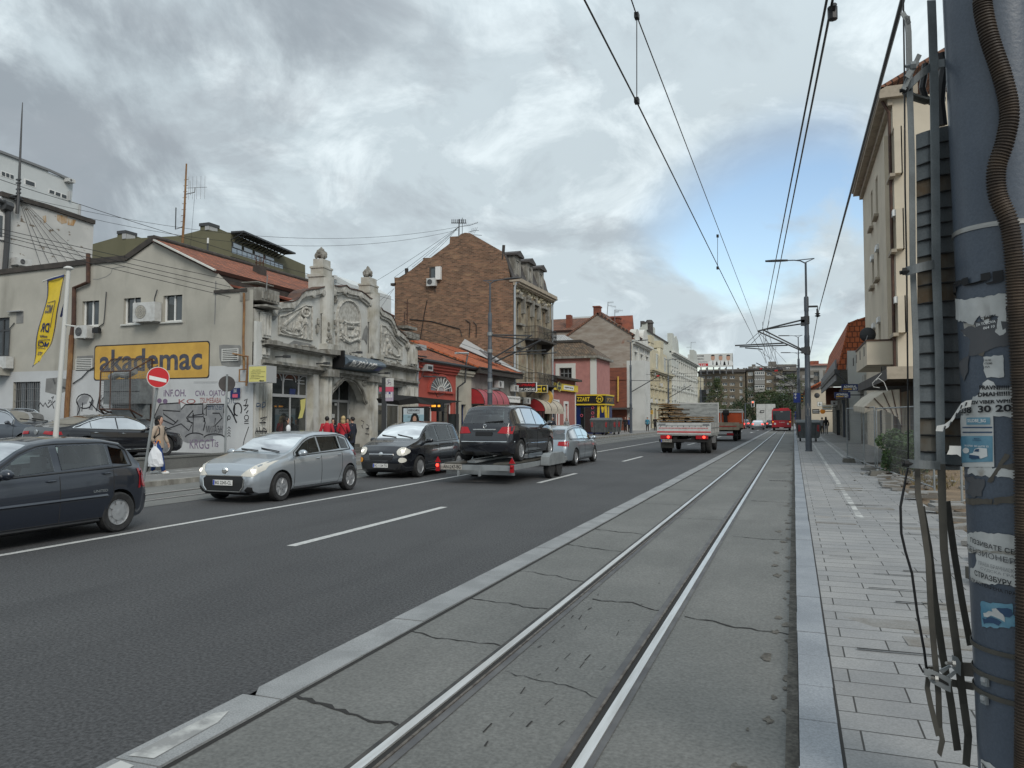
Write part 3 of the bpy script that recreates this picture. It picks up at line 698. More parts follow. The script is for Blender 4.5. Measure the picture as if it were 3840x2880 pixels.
for(p,q)in(((-260,1050),(0,1024)),((0,1024),(347,983)),((347,983),(474,972)),((474,972),(579,897))):a1=ax(*p);a2=ax(*q);b.bar((a1.x,YA-.04,a1.z+.03),(a2.x,YA-.04,a2.z+.03),.22,.09,(0,1,0))
b.bu('roof_edge','tar',ta)
sk0=ax(868,1048);sk1=ax(912,1084)
srf('lower_roof','zp',[[(sk1.x+.55,YA+.3,sk1.z-.05),(sk1.x-1.2,37,sk1.z+.1),(eav.x-.4,37,eav.z-.35),(eav.x-.3,YA+.3,eav.z-.38)]],ta,.08)
b.box(eav.x-.3,eav.x-.1,YA+.02,37,eav.z-.75,eav.z-.1);b.box(eav.x-.2,sk1.x+.2,YA-.06,YA+.1,sk1.z-.1,sk1.z+.02);b.bu('fascia','tar',ta)
t=tg__('chimney','dark brick chimney with an iron crown on the red tile roof','chimney',(-22.3,28.2,7.6))
cx_=atY(974,1010,28.2);b.cb((cx_.x,28.2,cx_.z-.45),.42,.42,1.15);b.bu('stack','tar',t)
for i in rg(6):q=2*pi*i/6;p=V((cx_.x+.17*cos(q),28.2+.17*sin(q),cx_.z+.1));b.tu([p,p+V((0,0,.3)),p+V((.08*cos(q),.08*sin(q),.42)),p+V((.02*cos(q),.02*sin(q),.5))],.016,5)
b.tu([(cx_.x+.19*cos(2*pi*i/12),28.2+.19*sin(2*pi*i/12),cx_.z+.3)for i in rg(13)],.016,5);b.bu('crown','m2',t)
def apipe(name,m,pts,r,K,label=None,o=.12,parent=None):
 P=[A.p(*A.uv(*K(x,y)),o)for x,y in pts];ob=pipe(name,m,P,r,parent);return ob
gp=apipe('rain_pipe','m2',[(940,-130),(940,165),(795,225),(790,580),(768,720)],.085,K2)
tag(gp,'rusty brown rain pipe with a crank on the grey plaster wall','rain pipe')
lp=MB();lp.tu([A.p(*A.uv(*K2(x,y)),.12)for x,y in((768,715),(750,1050),(722,1420),(714,1640))],.1,8);lp.bu('lower_length','zm',gp)
rp=apipe('rain_pipe','zm',[(478,830),(480,1000),(472,1300),(478,1620)],.045,K4);tag(rp,'thin rusty pipe down the wall corner beside the ornate shop front','rain pipe')
def acA(k0,k1,label,K=K2,**k):
 r=A.rect(K(*k0),K(*k1),.4);return acu(A.p((r[0]+r[1])/2,(r[2]+r[3])/2,0),A.n,r[1]-r[0],r[3]-r[2],.34,label,'air conditioners on the plaster wall',**k)
acA((770,612),(897,735),'white air conditioner with round fan under the left window, beside the brown pipe')
acA((1378,376),(1602,560),'larger white air conditioner with beige panel below the middle window',panel='zc')
acA((-120,935),(60,1050),'white air conditioner on a ledge at the left end of the plaster wall')
r=A.rect(K2(-140,1055),K2(108,1130));b.pb(A,r[0],r[1],r[2],r[3],0,.5);b.bu('ledge','zc',ta)
for pts in([(1112,262),(1095,500),(1085,590),(1010,645),(950,690)],[(1640,240),(1612,330),(1605,560)],[(160,585),(115,640),(95,1000)],[(985,1045),(930,1075),(860,1150),(765,1212)],[(560,1160),(580,1210)],[(630,1235),(700,1260)]):
 b.tu([A.p(*A.uv(*K2(x,y)),.05)for x,y in pts],.022,5)
tag(b.bu('wall_cable','darkgrey'),'loose dark cables and hoses running down the plaster wall','cable')
fl=tg__('floodlight','small black floodlight on the plaster wall beside the left air conditioner','floodlight',A.p(*A.uv(*K2(1045,668)),.1))
c=A.p(*A.uv(*K2(1045,668)),.2);b.cb(c,.32,.16,.2);b.bu('lamp_body','black',fl);b.tu([c,A.p(*A.uv(*K2(1045,668)),0)],.03,6);b.bu('arm','black',fl)
cg=tg__('equipment_cage','rusty wire mesh cage with a grey cabinet and ducts, hung under the mural','cage',A.p(*A.uv(*K2(1300,1480)),.6))
OF=1.15
def cf(x,y):return A.p(*A.uv(*K2(x,y),OF),OF)
def cb_(x,y):return A.p(*A.uv(*K2(x,y),.05),.05)
fr=[cf(1045,1090),cf(1350,1080),cf(1345,1480),cf(1030,1475)];bk=[cb_(1160,957),cb_(1578,955),cb_(1560,1600),cb_(1240,1540)]
for i in rg(4):
 b.tu([fr[i],fr[(i+1)%4]],.03,6)
b.tu([fr[0],bk[0]],.025,6);b.tu([bk[0],bk[1]],.025,6);b.tu([bk[1],fr[1]],.025,6);b.tu([bk[1],bk[2]],.03,6);b.tu([fr[2],bk[2]],.03,6);b.tu([fr[3],bk[3]],.03,6);b.tu([bk[0],bk[3]],.03,6);b.tu([(fr[0]+fr[1])/2+(fr[0]-fr[1])*.15,(fr[3]+fr[2])/2+(fr[3]-fr[2])*.15],.02,6)
b.tu([fr[2],cb_(1440,1620)],.03,6);b.tu([fr[3],cb_(1160,1600)],.03,6);b.bu('cage_frame','m2',cg)
def net(a,c,d,e,nu,nv):
 for i in rg(1,nu):b.tu([a.lerp(c,i/nu),e.lerp(d,i/nu)],.006,3,False)
 for i in rg(1,nv):b.tu([a.lerp(e,i/nv),c.lerp(d,i/nv)],.006,3,False)
net(fr[0],fr[1],fr[2],fr[3],16,16);net(fr[1],bk[1],bk[2],fr[2],14,20);net(fr[0],bk[0],bk[1],fr[1],14,12);b.bu('wire_mesh','midgrey',cg)
i0=A.rect(K2(1110,1175),K2(1480,1420),.7);b.pb(A,i0[0],i0[1],i0[2],i0[3],.25,.85);b.pb(A,i0[0]+.05,i0[1]-.05,i0[2]-.6,i0[2],.3,.5);cab=b.bu('cabinet','galv',cg)
b.pb(A,i0[0]+.02,i0[1]-.02,(i0[2]+i0[3])/2-.01,(i0[2]+i0[3])/2+.01,.85,.86);b.bu('door_gap','black',cab)
b.tu([A.p(*A.uv(*K2(x,y),.6),.6)for x,y in((1150,1150),(1230,1110),(1310,1130),(1400,1080))],.14,10);b.bu('duct','zx',cg)
def stroke(b,K,pts,w,o=.012):b.ri(A,A.uvs([K(*p)for p in pts]),w,o)
def arc(cx,cy,rx,ry,a0,a1,n=14):return[(cx+rx*cos(RAD(a0+(a1-a0)*i/n)),cy+ry*sin(RAD(a0+(a1-a0)*i/n)))for i in rg(n+1)]
b.po([A.p(*A.uv(*K2(x,y)),.0095)for x,y in((1600,1560),(1660,1425),(1870,1415),(1880,1480),(1925,1430),(2105,1425),(2110,1560),(2125,1480),(2210,1440),(2210,1810),(1950,1830),(1620,1700))])
b.po([A.p(*A.uv(*K5(x,y)),.0098)for x,y in((0,600),(170,595),(210,600),(390,600),(380,920),(200,930),(0,940))])
for pts in([(800,1540),(800,1400),(860,1320),(940,1330),(900,1420),(840,1440),(830,1530)],[(920,1480),(950,1380),(980,1380),(960,1490)],[(1000,1480),(1030,1330),(1060,1330),(1035,1400),(1095,1350),(1050,1420),(1100,1490)]):
 b.po([A.p(*A.uv(*K2(x,y)),.0099)for x,y in pts])
b.bu('graffiti_fill','qb',ta)
W=.048
S2=lambda pts,w=W:stroke(b,K2,pts,w);S5=lambda pts,w=W:stroke(b,K5,pts,w)
S2([(1600,1560),(1660,1425),(1870,1412),(1870,1500),(1690,1490),(1700,1530),(1830,1620),(1850,1590),(1800,1640),(1620,1560)]);S2([(1880,1480),(1925,1430),(2105,1425),(2110,1555),(1960,1560),(1940,1600),(2005,1620),(2000,1720)]);S2([(1690,1700),(1700,1660),(1780,1690),(1700,1700)]);S2([(1600,1560),(1720,1690),(1880,1630),(1960,1700),(1990,1640)])
S2([(2120,1480),(2150,1450),(2212,1445)]);S2([(2115,1560),(2130,1620),(2110,1700)])
S2(arc(880,1395,85,75,150,480));S2([(800,1400),(830,1480),(800,1545)]);S2([(930,1470),(960,1370)]);S2([(1000,1500),(1040,1320),(1010,1430),(1090,1340),(1030,1420),(1100,1500)]);S2([(930,1400),(1000,1480),(1080,1530),(1180,1490),(1210,1440)]);S2([(860,1410),(850,1500)]);S2([(400,1450),(420,1410),(450,1450),(470,1410),(500,1460),(545,1420),(560,1470)],.05);S2([(500,1420),(530,1385),(505,1385)],.04);S2([(530,1415),(545,1390),(550,1415),(575,1390)],.04);S2([(535,1360),(560,1345),(545,1375)],.04)
S2([(760,1570),(800,1560),(830,1565)],.04);S2(arc(800,1610,40,20,180,360),.04);S2([(840,1600),(870,1570),(850,1620),(905,1560)],.035);S2([(760,1620),(790,1600),(780,1640)],.05)
S5([(0,600),(170,592),(165,700),(60,715),(70,660),(0,740)]);S5([(165,690),(205,715),(208,600),(390,598),(385,690)]);S5([(0,740),(70,810),(72,690)]);S5([(270,690),(340,690),(370,740),(290,825),(300,740)]);S5([(180,780),(190,740)]);S5(arc(90,960,110,65,200,320));S5(arc(290,950,110,45,190,350))
S5([(420,600),(490,720),(520,790)],.06);S5(arc(530,650,42,65,90,400),.05);S5([(495,720),(500,600)],.05);S5([(415,750),(430,735),(425,770)],.03);S5(arc(440,735,14,20,200,560),.03)
for kx in rg(4):S5([(425,850+kx*28),(440,830+kx*28),(456,850+kx*28)],.03)
for tx,pts in en(([(600,560),(630,540),(610,620),(640,600)],[(590,610),(640,610),(600,660)],[(620,690),(640,660)])):S5(pts,.045)
S5(arc(622,735,22,25,0,360),.03);S5([(600,775),(645,770)],.03);S5([(600,795),(645,795)],.03);S5([(645,830),(600,960),(575,1080)],.03)
b.bu('graffiti','m9',ta)
def gtext(K,a,c,word,m,bold=.0):
 b=MB();r=A.rect(K(*a),K(*c));glyphs(b,A,word,r,.0125,bold);b.bu('graffiti',m,ta)
gtext(K2,(1700,1275),(1930,1345),"iNF.OH.",'qc',.01);gtext(K5,(92,455),(400,525),'CVA . OJATO','qc',.01);gtext(K5,(-80,545),(95,590),'KO','qd');gtext(K5,(140,530),(360,585),'TSUMEBABA','qd')
gtext(K5,(205,820),(370,895),'МИЛАЂН','m9');gtext(K5,(35,960),(235,1060),'KRGG','qc');gtext(K5,(250,960),(330,1040),'Tis','qc');gtext(K5,(415,530),(510,590),'OTC','qa');gtext(K5,(220,610),(385,655),'annzer','qa')
for x,y,r_ in((1655,1390,25),(1715,1395,25)):b.po([A.p(*A.uv(*K2(*p)),.0122)for p in arc(x,y,r_,r_,0,340)])
b.bu('graffiti','qc',ta)
stroke(b,K5,[(85,370),(85,365),(330,362)],.02,.05);stroke(b,K5,[(430,360),(540,358)],.02,.05);b.bu('conduit','lightgrey',ta)
r=A.rect(K5(468,430),K5(565,535));np_=tg__('street_sign','small dark blue street name plate on the wall corner','street sign',A.p(r[0],r[2]))
b.pb(A,r[0],r[1],r[2],r[3],.06,.075);pn=b.bu('plate','navy',np_);ptx(b,A,'ДУШАНОВА',r[1]-.15,r[0]+.15,(r[2]+r[3])/2,(r[2]+r[3])/2+.16,.078);ptx(b,A,'Савски венац',r[1]-.25,r[0]+.25,r[2]+.22,r[2]+.3,.078);b.bu('lettering','white',pn)
b.pb(A,r[0]+.1,r[1]-.1,r[2]+.03,r[2]+.16,.0751,.078);b.bu('sticker','pinkred',pn)
E_=PL(-19.05,23.72,-5)
KA=ZM(900,900,.31646);KB=ZM(900,1250,.31646)
te=tg__('ornate_shop','weathered ornate white shop front with shaped parapet, reliefs and arched door','building',(-20.5,31,.13))
def eu(K,x,y,o=0.):return E_.uv(*K(x,y),o)
def er(K,a,c,o=0.):return E_.rect(K(*a),K(*c),o)
sL=eu(KA,170,1190)[0];sR=eu(KA,2075,1500)[0];zc=.5*(eu(KA,225,1190)[1]+eu(KA,2070,1530)[1])
hw1=er(KB,(345,440),(850,1190));
hdo=er(KB,(1045,515),(1497,1330));hdo=(hdo[0],hdo[1],.13,hdo[3]+.02)
hw3=er(KB,(1590,600),(1925,1235));hw3=(hw3[0],hw3[1],.75,hw3[3]);hw1=(hw1[0],hw1[1],.6,hw1[3])
b.wall(E_,sL,sR,.1,zc,[hw1,hdo,hw3],.45)
BK=-11.
for q in([(sR,.1,0),(sR,.1,BK),(sR,zc+.5,BK),(sR,zc+.5,0)],[(sL+2,zc,-.3),(sR,zc,-.3),(sR,zc+.5,BK),(sL+2,zc+.5,BK)]):b.po([E_.p(*w_)for w_ in q],[(0,0),(1,0),(1,1),(0,1)])
b.bu('wall','zz',te)
par=[(380,800),(400,785),(435,765),(470,750),(590,745),(640,720),(665,690),(690,650),(740,615),(800,605),(850,600),(900,592),(960,572),(1075,545),(1085,558),(1150,570),(1220,553),(1260,590),(1330,606),(1400,622),(1450,655),(1500,700),(1530,712),(1620,785),(1640,820),(1660,850),(1740,888),(1770,915),(1795,960),(1812,1010),(1835,1060),(1880,1105),(1940,1150),(1965,1190),(1980,1240),(2070,1300)]
pu=[eu(KA,*p)for p in par]
b.pp(E_,pu+[(pu[-1][0],zc-.05),(pu[0][0]-.6,zc-.05),(pu[0][0]-.6,pu[0][1]-.6)],-.32,-.02);b.bu('parapet','z0',te)
b.pb(E_,sL,pu[0][0]-.5,zc,eu(KA,300,840)[1],-.4,-.03);b.bu('corner_wall','zz',te)
for a0,a1 in((0,12),(13,22),(23,34)):
 seg=pu[a0:a1+1]
 for i in rg(len(seg)-1):
  (s0,z0),(s1,z1)=seg[i],seg[i+1]
  b.pp(E_,[(s0,z0+.04),(s1,z1+.04),(s1,z1-.2),(s0,z0-.2)],-.02,.16)
  b.pp(E_,[(s0,z0-.2),(s1,z1-.2),(s1,z1-.32),(s0,z0-.32)],-.02,.08)
for K_,x,y in((KA,600,765),(KA,840,640),(KA,960,620),(KA,1085,620),(KA,1210,600),(KA,1400,660),(KA,1525,750),(KA,380,850),(KA,1850,1110),(KA,1970,1250)):
 s,z_=eu(K_,x,y);b.la([(.0,-.05),(.17,-.05),(.17,.17),(.1,.19),(0,.19)],E_.p(s,z_),'x',10)
b.bu('parapet_moulding','relief',te)
for a0,a1 in((3,12),(14,22),(24,33)):
 for(s0,z0),(s1,z1)in zip(pu[a0:a1],pu[a0+1:a1+1]):b.pp(E_,[(s0,z0+.045),(s1,z1+.045),(s1,z1+.085),(s0,z0+.085)],-.4,.2)
b.bu('coping','m2',te)
def band(b,K,x0,y0,x1,y1,h,o0,o1):
 p=eu(K,x0,y0);q=eu(K,x1,y1);b.pp(E_,[(p[0],p[1]),(q[0],q[1]),(q[0],q[1]-h),(p[0],p[1]-h)],o0,o1)
band(b,KA,225,1185,2070,1525,.12,0,.34);band(b,KA,225,1205,2070,1540,.12,0,.24);band(b,KA,225,1225,2070,1556,.12,0,.12)
band(b,KB,215,310,2070,572,.12,0,.3);band(b,KB,215,333,2070,588,.1,0,.2);band(b,KB,215,358,2070,606,.12,0,.12)
band(b,KA,945,1295,1075,1310,.22,0,.5);band(b,KB,940,430,1080,440,.3,0,.42);band(b,KB,1480,500,1600,520,.3,0,.42);band(b,KA,225,1185,390,1210,.16,0,.45);band(b,KA,1560,1440,1620,1455,.2,0,.45)
b.bu('cornice','zy',te)
for k in rg(60):
 t=rnd(0,1);s=sL+(sR-sL)*t;z_=zc+rnd(-.02,.16)
 b.ball(E_.p(s,z_,rnd(0,.28)),rnd(.05,.16),rnd(.04,.1),rnd(.03,.08),6,4)
b.bu('moss','zy',te)
def obelisk(x0,x1,ytop,ybot,yfin,xf0,xf1):
 r=er(KA,(x0,ytop),(x1,ybot));s0,s1,z0,z1=r;w=s1-s0;b=MB()
 b.pb(E_,s0,s1,z0,z1-.75,-.62,.10);b.pb(E_,s0+.06,s1-.06,z1-.75,z1-.32,-.55,.08);b.pb(E_,s0-.05,s1+.03,z1-.82,z1-.7,-.66,.14);b.pb(E_,s0+.1,s1-.1,z1-.32,z1,-.45,.02)
 b.pb(E_,s0+.02,s1-.02,z1-.42,z1-.34,-.58,.11)
 q=b.bu('obelisk','zz',te)
 f=er(KA,(xf0,yfin),(xf1,ytop+8));cs=(f[0]+f[1])/2;fz0,fz1=f[2],f[3];fh=fz1-fz0;fw=(xf1-xf0)*.00205
 b=MB();b.la([(fw*.6,0),(fw,fh*.1),(fw*1.02,fh*.35),(fw*.7,fh*.6),(fw*.38,fh*.82),(.02,fh)],E_.p(cs,fz0-.02,-.2),'z',10)
 rr=random.Random(int(x0))
 for k in rg(70):
  t=rr.random();a=rr.uniform(0,2*pi);rad=fw*(1.02 if t<.35 else 1.02*(1-(t-.35)/.65*.95));p=E_.p(cs,fz0+fh*t,-.2)+V((cos(a)*rad,sin(a)*rad,0))
  b.ball(p,rr.uniform(.05,.11)*(1-t*.5),None,rr.uniform(.06,.14)*(1-t*.4),6,4)
 b.bu('finial','zy',q)
 b=MB();pr=er(KA,(x0-8,ybot),(x1-4,ybot+1));b2=er(KA,(x0,ybot),(x1,[1290,1400][x0>1200]))
 n=8;P=[(s0+.02+(w-.04)*.5*(1-cos(pi*i/n)),.05+.26*sin(pi*i/n))for i in rg(n+1)]
 za,zb_=b2[2],z0
 for i in rg(n):b.po([E_.p(P[i][0],za,P[i][1]),E_.p(P[i+1][0],za,P[i+1][1]),E_.p(P[i+1][0],z1-.85,P[i+1][1]),E_.p(P[i][0],z1-.85,P[i][1])])
 b.po([E_.p(p,z1-.85,o)for p,o in P]);b.pb(E_,s0-.05,s1+.05,za-.1,za+.15,-.02,.38)
 b.bu('shaft','zz',q)
obelisk(962,1075,212,900,70,958,1060);obelisk(1520,1622,432,1000,300,1512,1600)
def pilaster(K,x0,x1,y0,y1,o,flutes=4,m='zz',zb_=None):
 r=er(K,(x0,y0),(x1,y1));zz0=r[2]if zb_ is None else zb_;b=MB();b.pb(E_,r[0],r[1],zz0,r[3],0,o)
 for i in rg(flutes):
  s=r[0]+(r[1]-r[0])*(i+.5)/flutes;b.tu([E_.p(s,zz0+.1,o),E_.p(s,r[3]-.1,o)],(r[1]-r[0])/flutes*.36,8)
 return b.bu('pilaster',m,te)
pilaster(KB,200,335,360,1200,.14,5,zb_=.13);pilaster(KB,1955,2070,612,1250,.14,5,zb_=.13);pilaster(KB,858,912,480,1200,.06,0,zb_=.13);pilaster(KB,955,1038,480,1200,.16,2,zb_=.13);pilaster(KB,1500,1585,545,1240,.16,2,zb_=.13)
pilaster(KA,235,325,850,1170,.16,3);pilaster(KA,1985,2065,1235,1500,.16,3);pilaster(KA,235,330,1240,1400,.08,2);pilaster(KA,945,1045,1345,1500,.2,0)
def pedestal(x0,x1,y0,y1,o0,o1):
 r=er(KA,(x0,y0),(x1,y1));b.pb(E_,*r,o0,o1)
 for i in rg(6):s=r[0]+(r[1]-r[0])*(i+.5)/6;b.tu([E_.p(s,r[2]+.08,o1),E_.p(s,r[3]-.15,o1)],.05,6)
pedestal(165,385,560,770,-.6,.3);pedestal(1935,2080,1080,1190,-.6,.25)
for x0,x1,y0,y1 in((155,345,490,555),(1950,2060,1012,1075)):r=er(KA,(x0,y0),(x1,y1));b.pb(E_,*r,-.5,.2)
for x0,x1,y0,y1 in((175,350,765,830),):r=er(KA,(x0,y0),(x1,y1));b.pb(E_,*r,-.2,.5)
b.bu('pedestal','zy',te)
r=er(KA,(165,960),(228,1490));b.pb(E_,r[0],r[1],.13,r[3],0,.12);b.bu('corner_pier','z0',te)
def rel(b,pts,rad,o=.02,n=5):b.tu([E_.p(*eu(KA,x,y),o)for x,y in pts],rad,n)
b.po([E_.p(*eu(KA,x,y),.01)for x,y in((462,905),(850,785),(848,1190),(455,1110))])
rel(b,[(462,905),(530,895),(640,840),(760,775),(850,785),(848,1190),(455,1110),(462,905)],.045)
for k in rg(10):rel(b,[(720-8*k,830+6*k),(650-14*k,880+14*k),(580-12*k,950+10*k),(500+10*k,1000+8*k)][:4],[.02,.06,.065,.03])
for k in rg(7):rel(b,[(560+40*k,980),(570+30*k,1040),(600+20*k,1085)],.035)
for p,s in(((700,950),.30),((670,1020),.34),((760,960),.26),((785,860),.2),((750,850),.2),((820,880),.1),((520,1070),.12),((700,1100),.14)):b.ball(E_.p(*eu(KA,*p),0),s*.7,.09,s*.6,8,5)
for pts in([(770,980),(775,1080),(780,1160)],[(730,1060),(735,1130),(725,1165)],[(480,1060),(560,1110),(660,1130),(720,1110)],[(640,1050),(690,1060),(700,1110),(670,1120),(665,1090)]):rel(b,pts,.07)
for i in rg(26):a=2*pi*i/26;b.ball(E_.p(*eu(KA,765+45*cos(a),855+50*sin(a)),.06),.06,None,None,5,4)
b.bu('relief','relief',te)
b.po([E_.p(*eu(KA,x,y),.01)for x,y in((1675,1015),(1720,1020),(1800,1110),(1920,1260),(1915,1420),(1665,1370))])
rel(b,[(1672,1010),(1720,1022),(1790,1105),(1840,1185),(1920,1262),(1915,1420),(1663,1370),(1672,1010)],.045)
for k in rg(8):rel(b,[(1760+6*k,1110+10*k),(1790+10*k,1180+8*k),(1820+10*k,1250+6*k),(1880,1290+14*k)],[.02,.06,.06,.03])
for p,s in(((1735,1190),.22),((1750,1260),.3),((1715,1115),.18),((1730,1095),.12),((1770,1330),.2)):b.ball(E_.p(*eu(KA,*p),0),s*.7,.09,s*.6,8,5)
for pts in([(1710,1230),(1700,1330)],[(1735,1280),(1730,1370)],[(1790,1340),(1850,1380),(1890,1370)],[(1750,1330),(1780,1300),(1800,1340)]):rel(b,pts,.07)
b.bu('relief','relief',te)
ar=[(1140,1330),(1143,1100),(1150,860),(1165,800),(1195,750),(1240,720),(1290,715),(1340,740),(1380,790),(1405,850),(1418,920),(1418,1390)]
b.po([E_.p(*eu(KA,*p),.008)for p in ar]);rel(b,ar,.07)
for p,s in(((1180,960),.16),((1185,1030),.22),((1200,1090),.2),((1395,1000),.14),((1390,1060),.2),((1380,1110),.18),((1240,990),.16),((1330,1000),.16),((1290,985),.14)):b.ball(E_.p(*eu(KA,*p),0),s*.7,.1,s*.75,7,5)
for pts in([(1245,1000),(1250,1120),(1270,1135),(1320,1140),(1345,1040),(1250,1030)],[(1180,1120),(1220,1170),(1270,1205),(1330,1200),(1380,1170),(1410,1200)],[(1190,1140),(1240,1190),(1290,1215),(1350,1185),(1400,1180)],[(1210,960),(1250,980),(1300,990),(1400,985)]):rel(b,pts,.085)
for k in rg(24):b.ball(E_.p(*eu(KA,1180+rnd(0,230),1110+rnd(0,90)),.02),rnd(.05,.1),None,None,5,4)
b.bu('relief','relief',te)
for x0,y0,n,sp in((1090,960,26,60),(1570,850,30,40),(1560,1250,26,35),(1000,1190,24,40),(1120,700,8,18),(915,1020,10,22),(1640,1240,10,22)):
 for k in rg(n):p=E_.p(*eu(KA,x0+random.gauss(0,sp*.4),y0+random.gauss(0,sp*1.6)),.04 if 945>x0 or x0>1070 else.3);b.ball(p,rnd(.04,.1),rnd(.03,.06),rnd(.05,.14),5,4)
b.bu('floral_relief','zy',te)
for pts in([(1110,680),(1165,710),(1150,750),(1125,740)],[(890,1010),(930,985),(945,1030),(930,1080),(900,1050)],[(1500,1010),(1520,1060),(1505,1240),(1470,1170),(1440,1180),(1470,1060)],[(1210,1190),(1260,1220),(1230,1240)],[(1365,1240),(1400,1235),(1385,1270)],[(1170,1330),(1240,1320),(1260,1345),(1190,1355)],[(420,830),(470,850),(460,890),(400,960),(370,930)],[(640,1190),(830,1230),(920,1290),(760,1280),(560,1240)]):
 b.po([E_.p(*eu(KA,*p),.006)for p in pts])
b.bu('bare_patch','zd',te)
def shopwin(h,K,ytr,ups,lows,zlow):
 o=-.3;s0,s1,z0,z1=h;zt_=eu(K,*ytr,o)[1];b=MB();fw=.05
 for q in((s0,s1,z0,z0+.1),(s0,s1,z1-.06,z1),(s0,s1,zt_-.06,zt_+.06),(s0,s0+fw,z0,z1),(s1-fw,s1,z0,z1)):b.pb(E_,*q,o,o+.05+(.004 if q[3]-q[2]<.2 else 0))
 for x in ups:s=eu(K,x,ytr[1],o)[0];b.pb(E_,s-.035,s+.035,zt_,z1,o,o+.047)
 for x in lows:s=eu(K,x,ytr[1],o)[0];b.pb(E_,s-.04,s+.04,z0,zt_,o,o+.047)
 f=b.bu('shop_window','lightgrey',te);b=MB();b.po([E_.p(a,c,o+.02)for a,c in((s0,z0),(s1,z0),(s1,z1),(s0,z1))]);b.bu('pane','zq',f);return f,zt_,o
f1,zt1,o1=shopwin(hw1,KB,(600,742),(500,685),(585,),None);f3,zt3,o3=shopwin(hw3,KB,(1730,842),(1675,1800),(1730,),None)
b.pb(E_,hw1[0],hw1[1],.1,hw1[2],-.02,.03);b.pb(E_,hw3[0],hw3[1],.1,hw3[2],-.02,.03);b.bu('plinth','zv',te)
for K_,cx0,cy0,rx,ry in((KB,425,560,65,100),(KB,590,580,70,100),(KB,760,590,60,80)):b.tu([E_.p(*E_.uv(*K_(*p),-.26),-.26)for p in arc(cx0,cy0,rx,ry,180,360)],.022,4)
for x,y in((390,520),(575,547),(715,560),(375,552),(720,598)):b.cb(E_.p(*E_.uv(*KB(x,y),-.26),-.26),.05,.5,.03)
b.bu('shop_fitting','lightgrey',f1)
for pts in([(590,655),(660,660),(655,730),(585,728)],):b.po([E_.p(*E_.uv(*KB(*p),-.265),-.265)for p in pts])
b.bu('poster','navy',f1)
for pts in([(715,790),(780,770),(770,880),(740,1000),(690,1010),(720,900)],):b.po([E_.p(*E_.uv(*KB(*p),-.265),-.265)for p in pts])
b.bu('shop_display','zt',f1)
archp=[(1045,800),(1050,760),(1065,700),(1090,655),(1125,625),(1150,590),(1190,560),(1215,530),(1245,522),(1290,528),(1330,545),(1375,575),(1410,620),(1445,680),(1468,740),(1480,790),(1497,820)]
au=[eu(KB,*p)for p in archp];zt_=hdo[3]
k=8
b.pp(E_,[(hdo[0],zt_)]+[(max(s,hdo[0]),z_)for s,z_ in au[:k+1]]+[(au[k][0],zt_)],-.45,.003);b.pp(E_,[(au[k][0],zt_)]+[(min(s,hdo[1]),z_)for s,z_ in au[k:]]+[(hdo[1],zt_)],-.45,.003)
b.bu('arch','zz',te)
b.tu([E_.p(s,z_,.04)for s,z_ in au],.07,6);b.tu([E_.p(s*.94+.06*(hdo[0]+hdo[1])/2*1.0+0,z_-.12,.02)for s,z_ in au],.035,5)
for x,y in((1075,545),(1465,590)):
 for i in rg(10):a=2*pi*i/10;b.ball(E_.p(*eu(KB,x+20*cos(a),y+25*sin(a)),.03),.06,None,None,5,4)
b.bu('arch_moulding','zy',te)
OD=-.95;df=E_.rect(KB(1045,540),KB(1385,1330),OD);zd=E_.uv(*KB(1200,805),OD)[1]
s0,s1=df[0]-.3,df[1]+.25
for q in((s0,s1,zd-.06,zd+.06),(s0,s0+.3,.5,zt_)):b.pb(E_,*q,OD,OD+.06)
for x in(1165,1285):s=E_.uv(*KB(x,700),OD)[0];b.pb(E_,s-.035,s+.035,zd,zt_+.2,OD,OD+.055)
for x in(1052,1155,1275):s=E_.uv(*KB(x,900),OD)[0];b.pb(E_,s-.06,s+.06,.5,zd,OD,OD+.055)
door=b.bu('door','lightgrey',te);b.po([E_.p(a,c,OD+.02)for a,c in((s0,.4),(s1,.4),(s1,zt_+.2),(s0,zt_+.2))]);b.bu('pane','zq',door)
for x0,y0,x1,y1 in((1078,955,1120,1003),(1120,828,1148,855),(1278,830,1308,900),(1280,965,1312,1020),(1285,735,1318,800)):r=E_.rect(KB(x0,y0),KB(x1,y1),OD+.03);b.pb(E_,*r,OD+.03,OD+.035)
b.bu('notice','q5',door)
q=[(hdo[0]-.02,0),(hdo[1]+.02,0)]
for q in([(hdo[1],.1,-.45),(hdo[1],.1,OD),(hdo[1],zt_+.3,OD),(hdo[1],zt_+.3,-.45)],[(hdo[0],.1,-.45),(hdo[0],.1,OD),(hdo[0],zt_+.3,OD),(hdo[0],zt_+.3,-.45)],[(hdo[0],zt_+.2,-.45),(hdo[1],zt_+.2,-.45),(hdo[1],zt_+.2,OD),(hdo[0],zt_+.2,OD)]):b.po([E_.p(*w_)for w_ in q])
b.bu('porch_wall','zz',te)
b.pb(E_,hdo[0],hdo[1],.1,.52,OD-.05,-.35);b.pb(E_,hdo[0],hdo[1],.1,.36,-.35,0);b.pb(E_,hdo[0],hdo[1],.1,.24,0,.35);b.bu('steps','my',te)
r=er(KA,(1100,1395),(1555,1560));s0,s1=r[0],r[1];zm=er(KA,(1100,1345),(1100,1520));za,zb_=zm[3],zm[2]
tsn=tg__('shop_sign','long half-round blue shop sign over the arched door','sign',E_.p((s0+s1)/2,zb_,.2))
n=9;hgt=(za-zb_);P=[(.3+.52*sin(pi*(i/n)),za-hgt*(i/n))for i in rg(n+1)]
z1_=er(KA,(1555,1440),(1555,1590));dz=(z1_[3]-za)
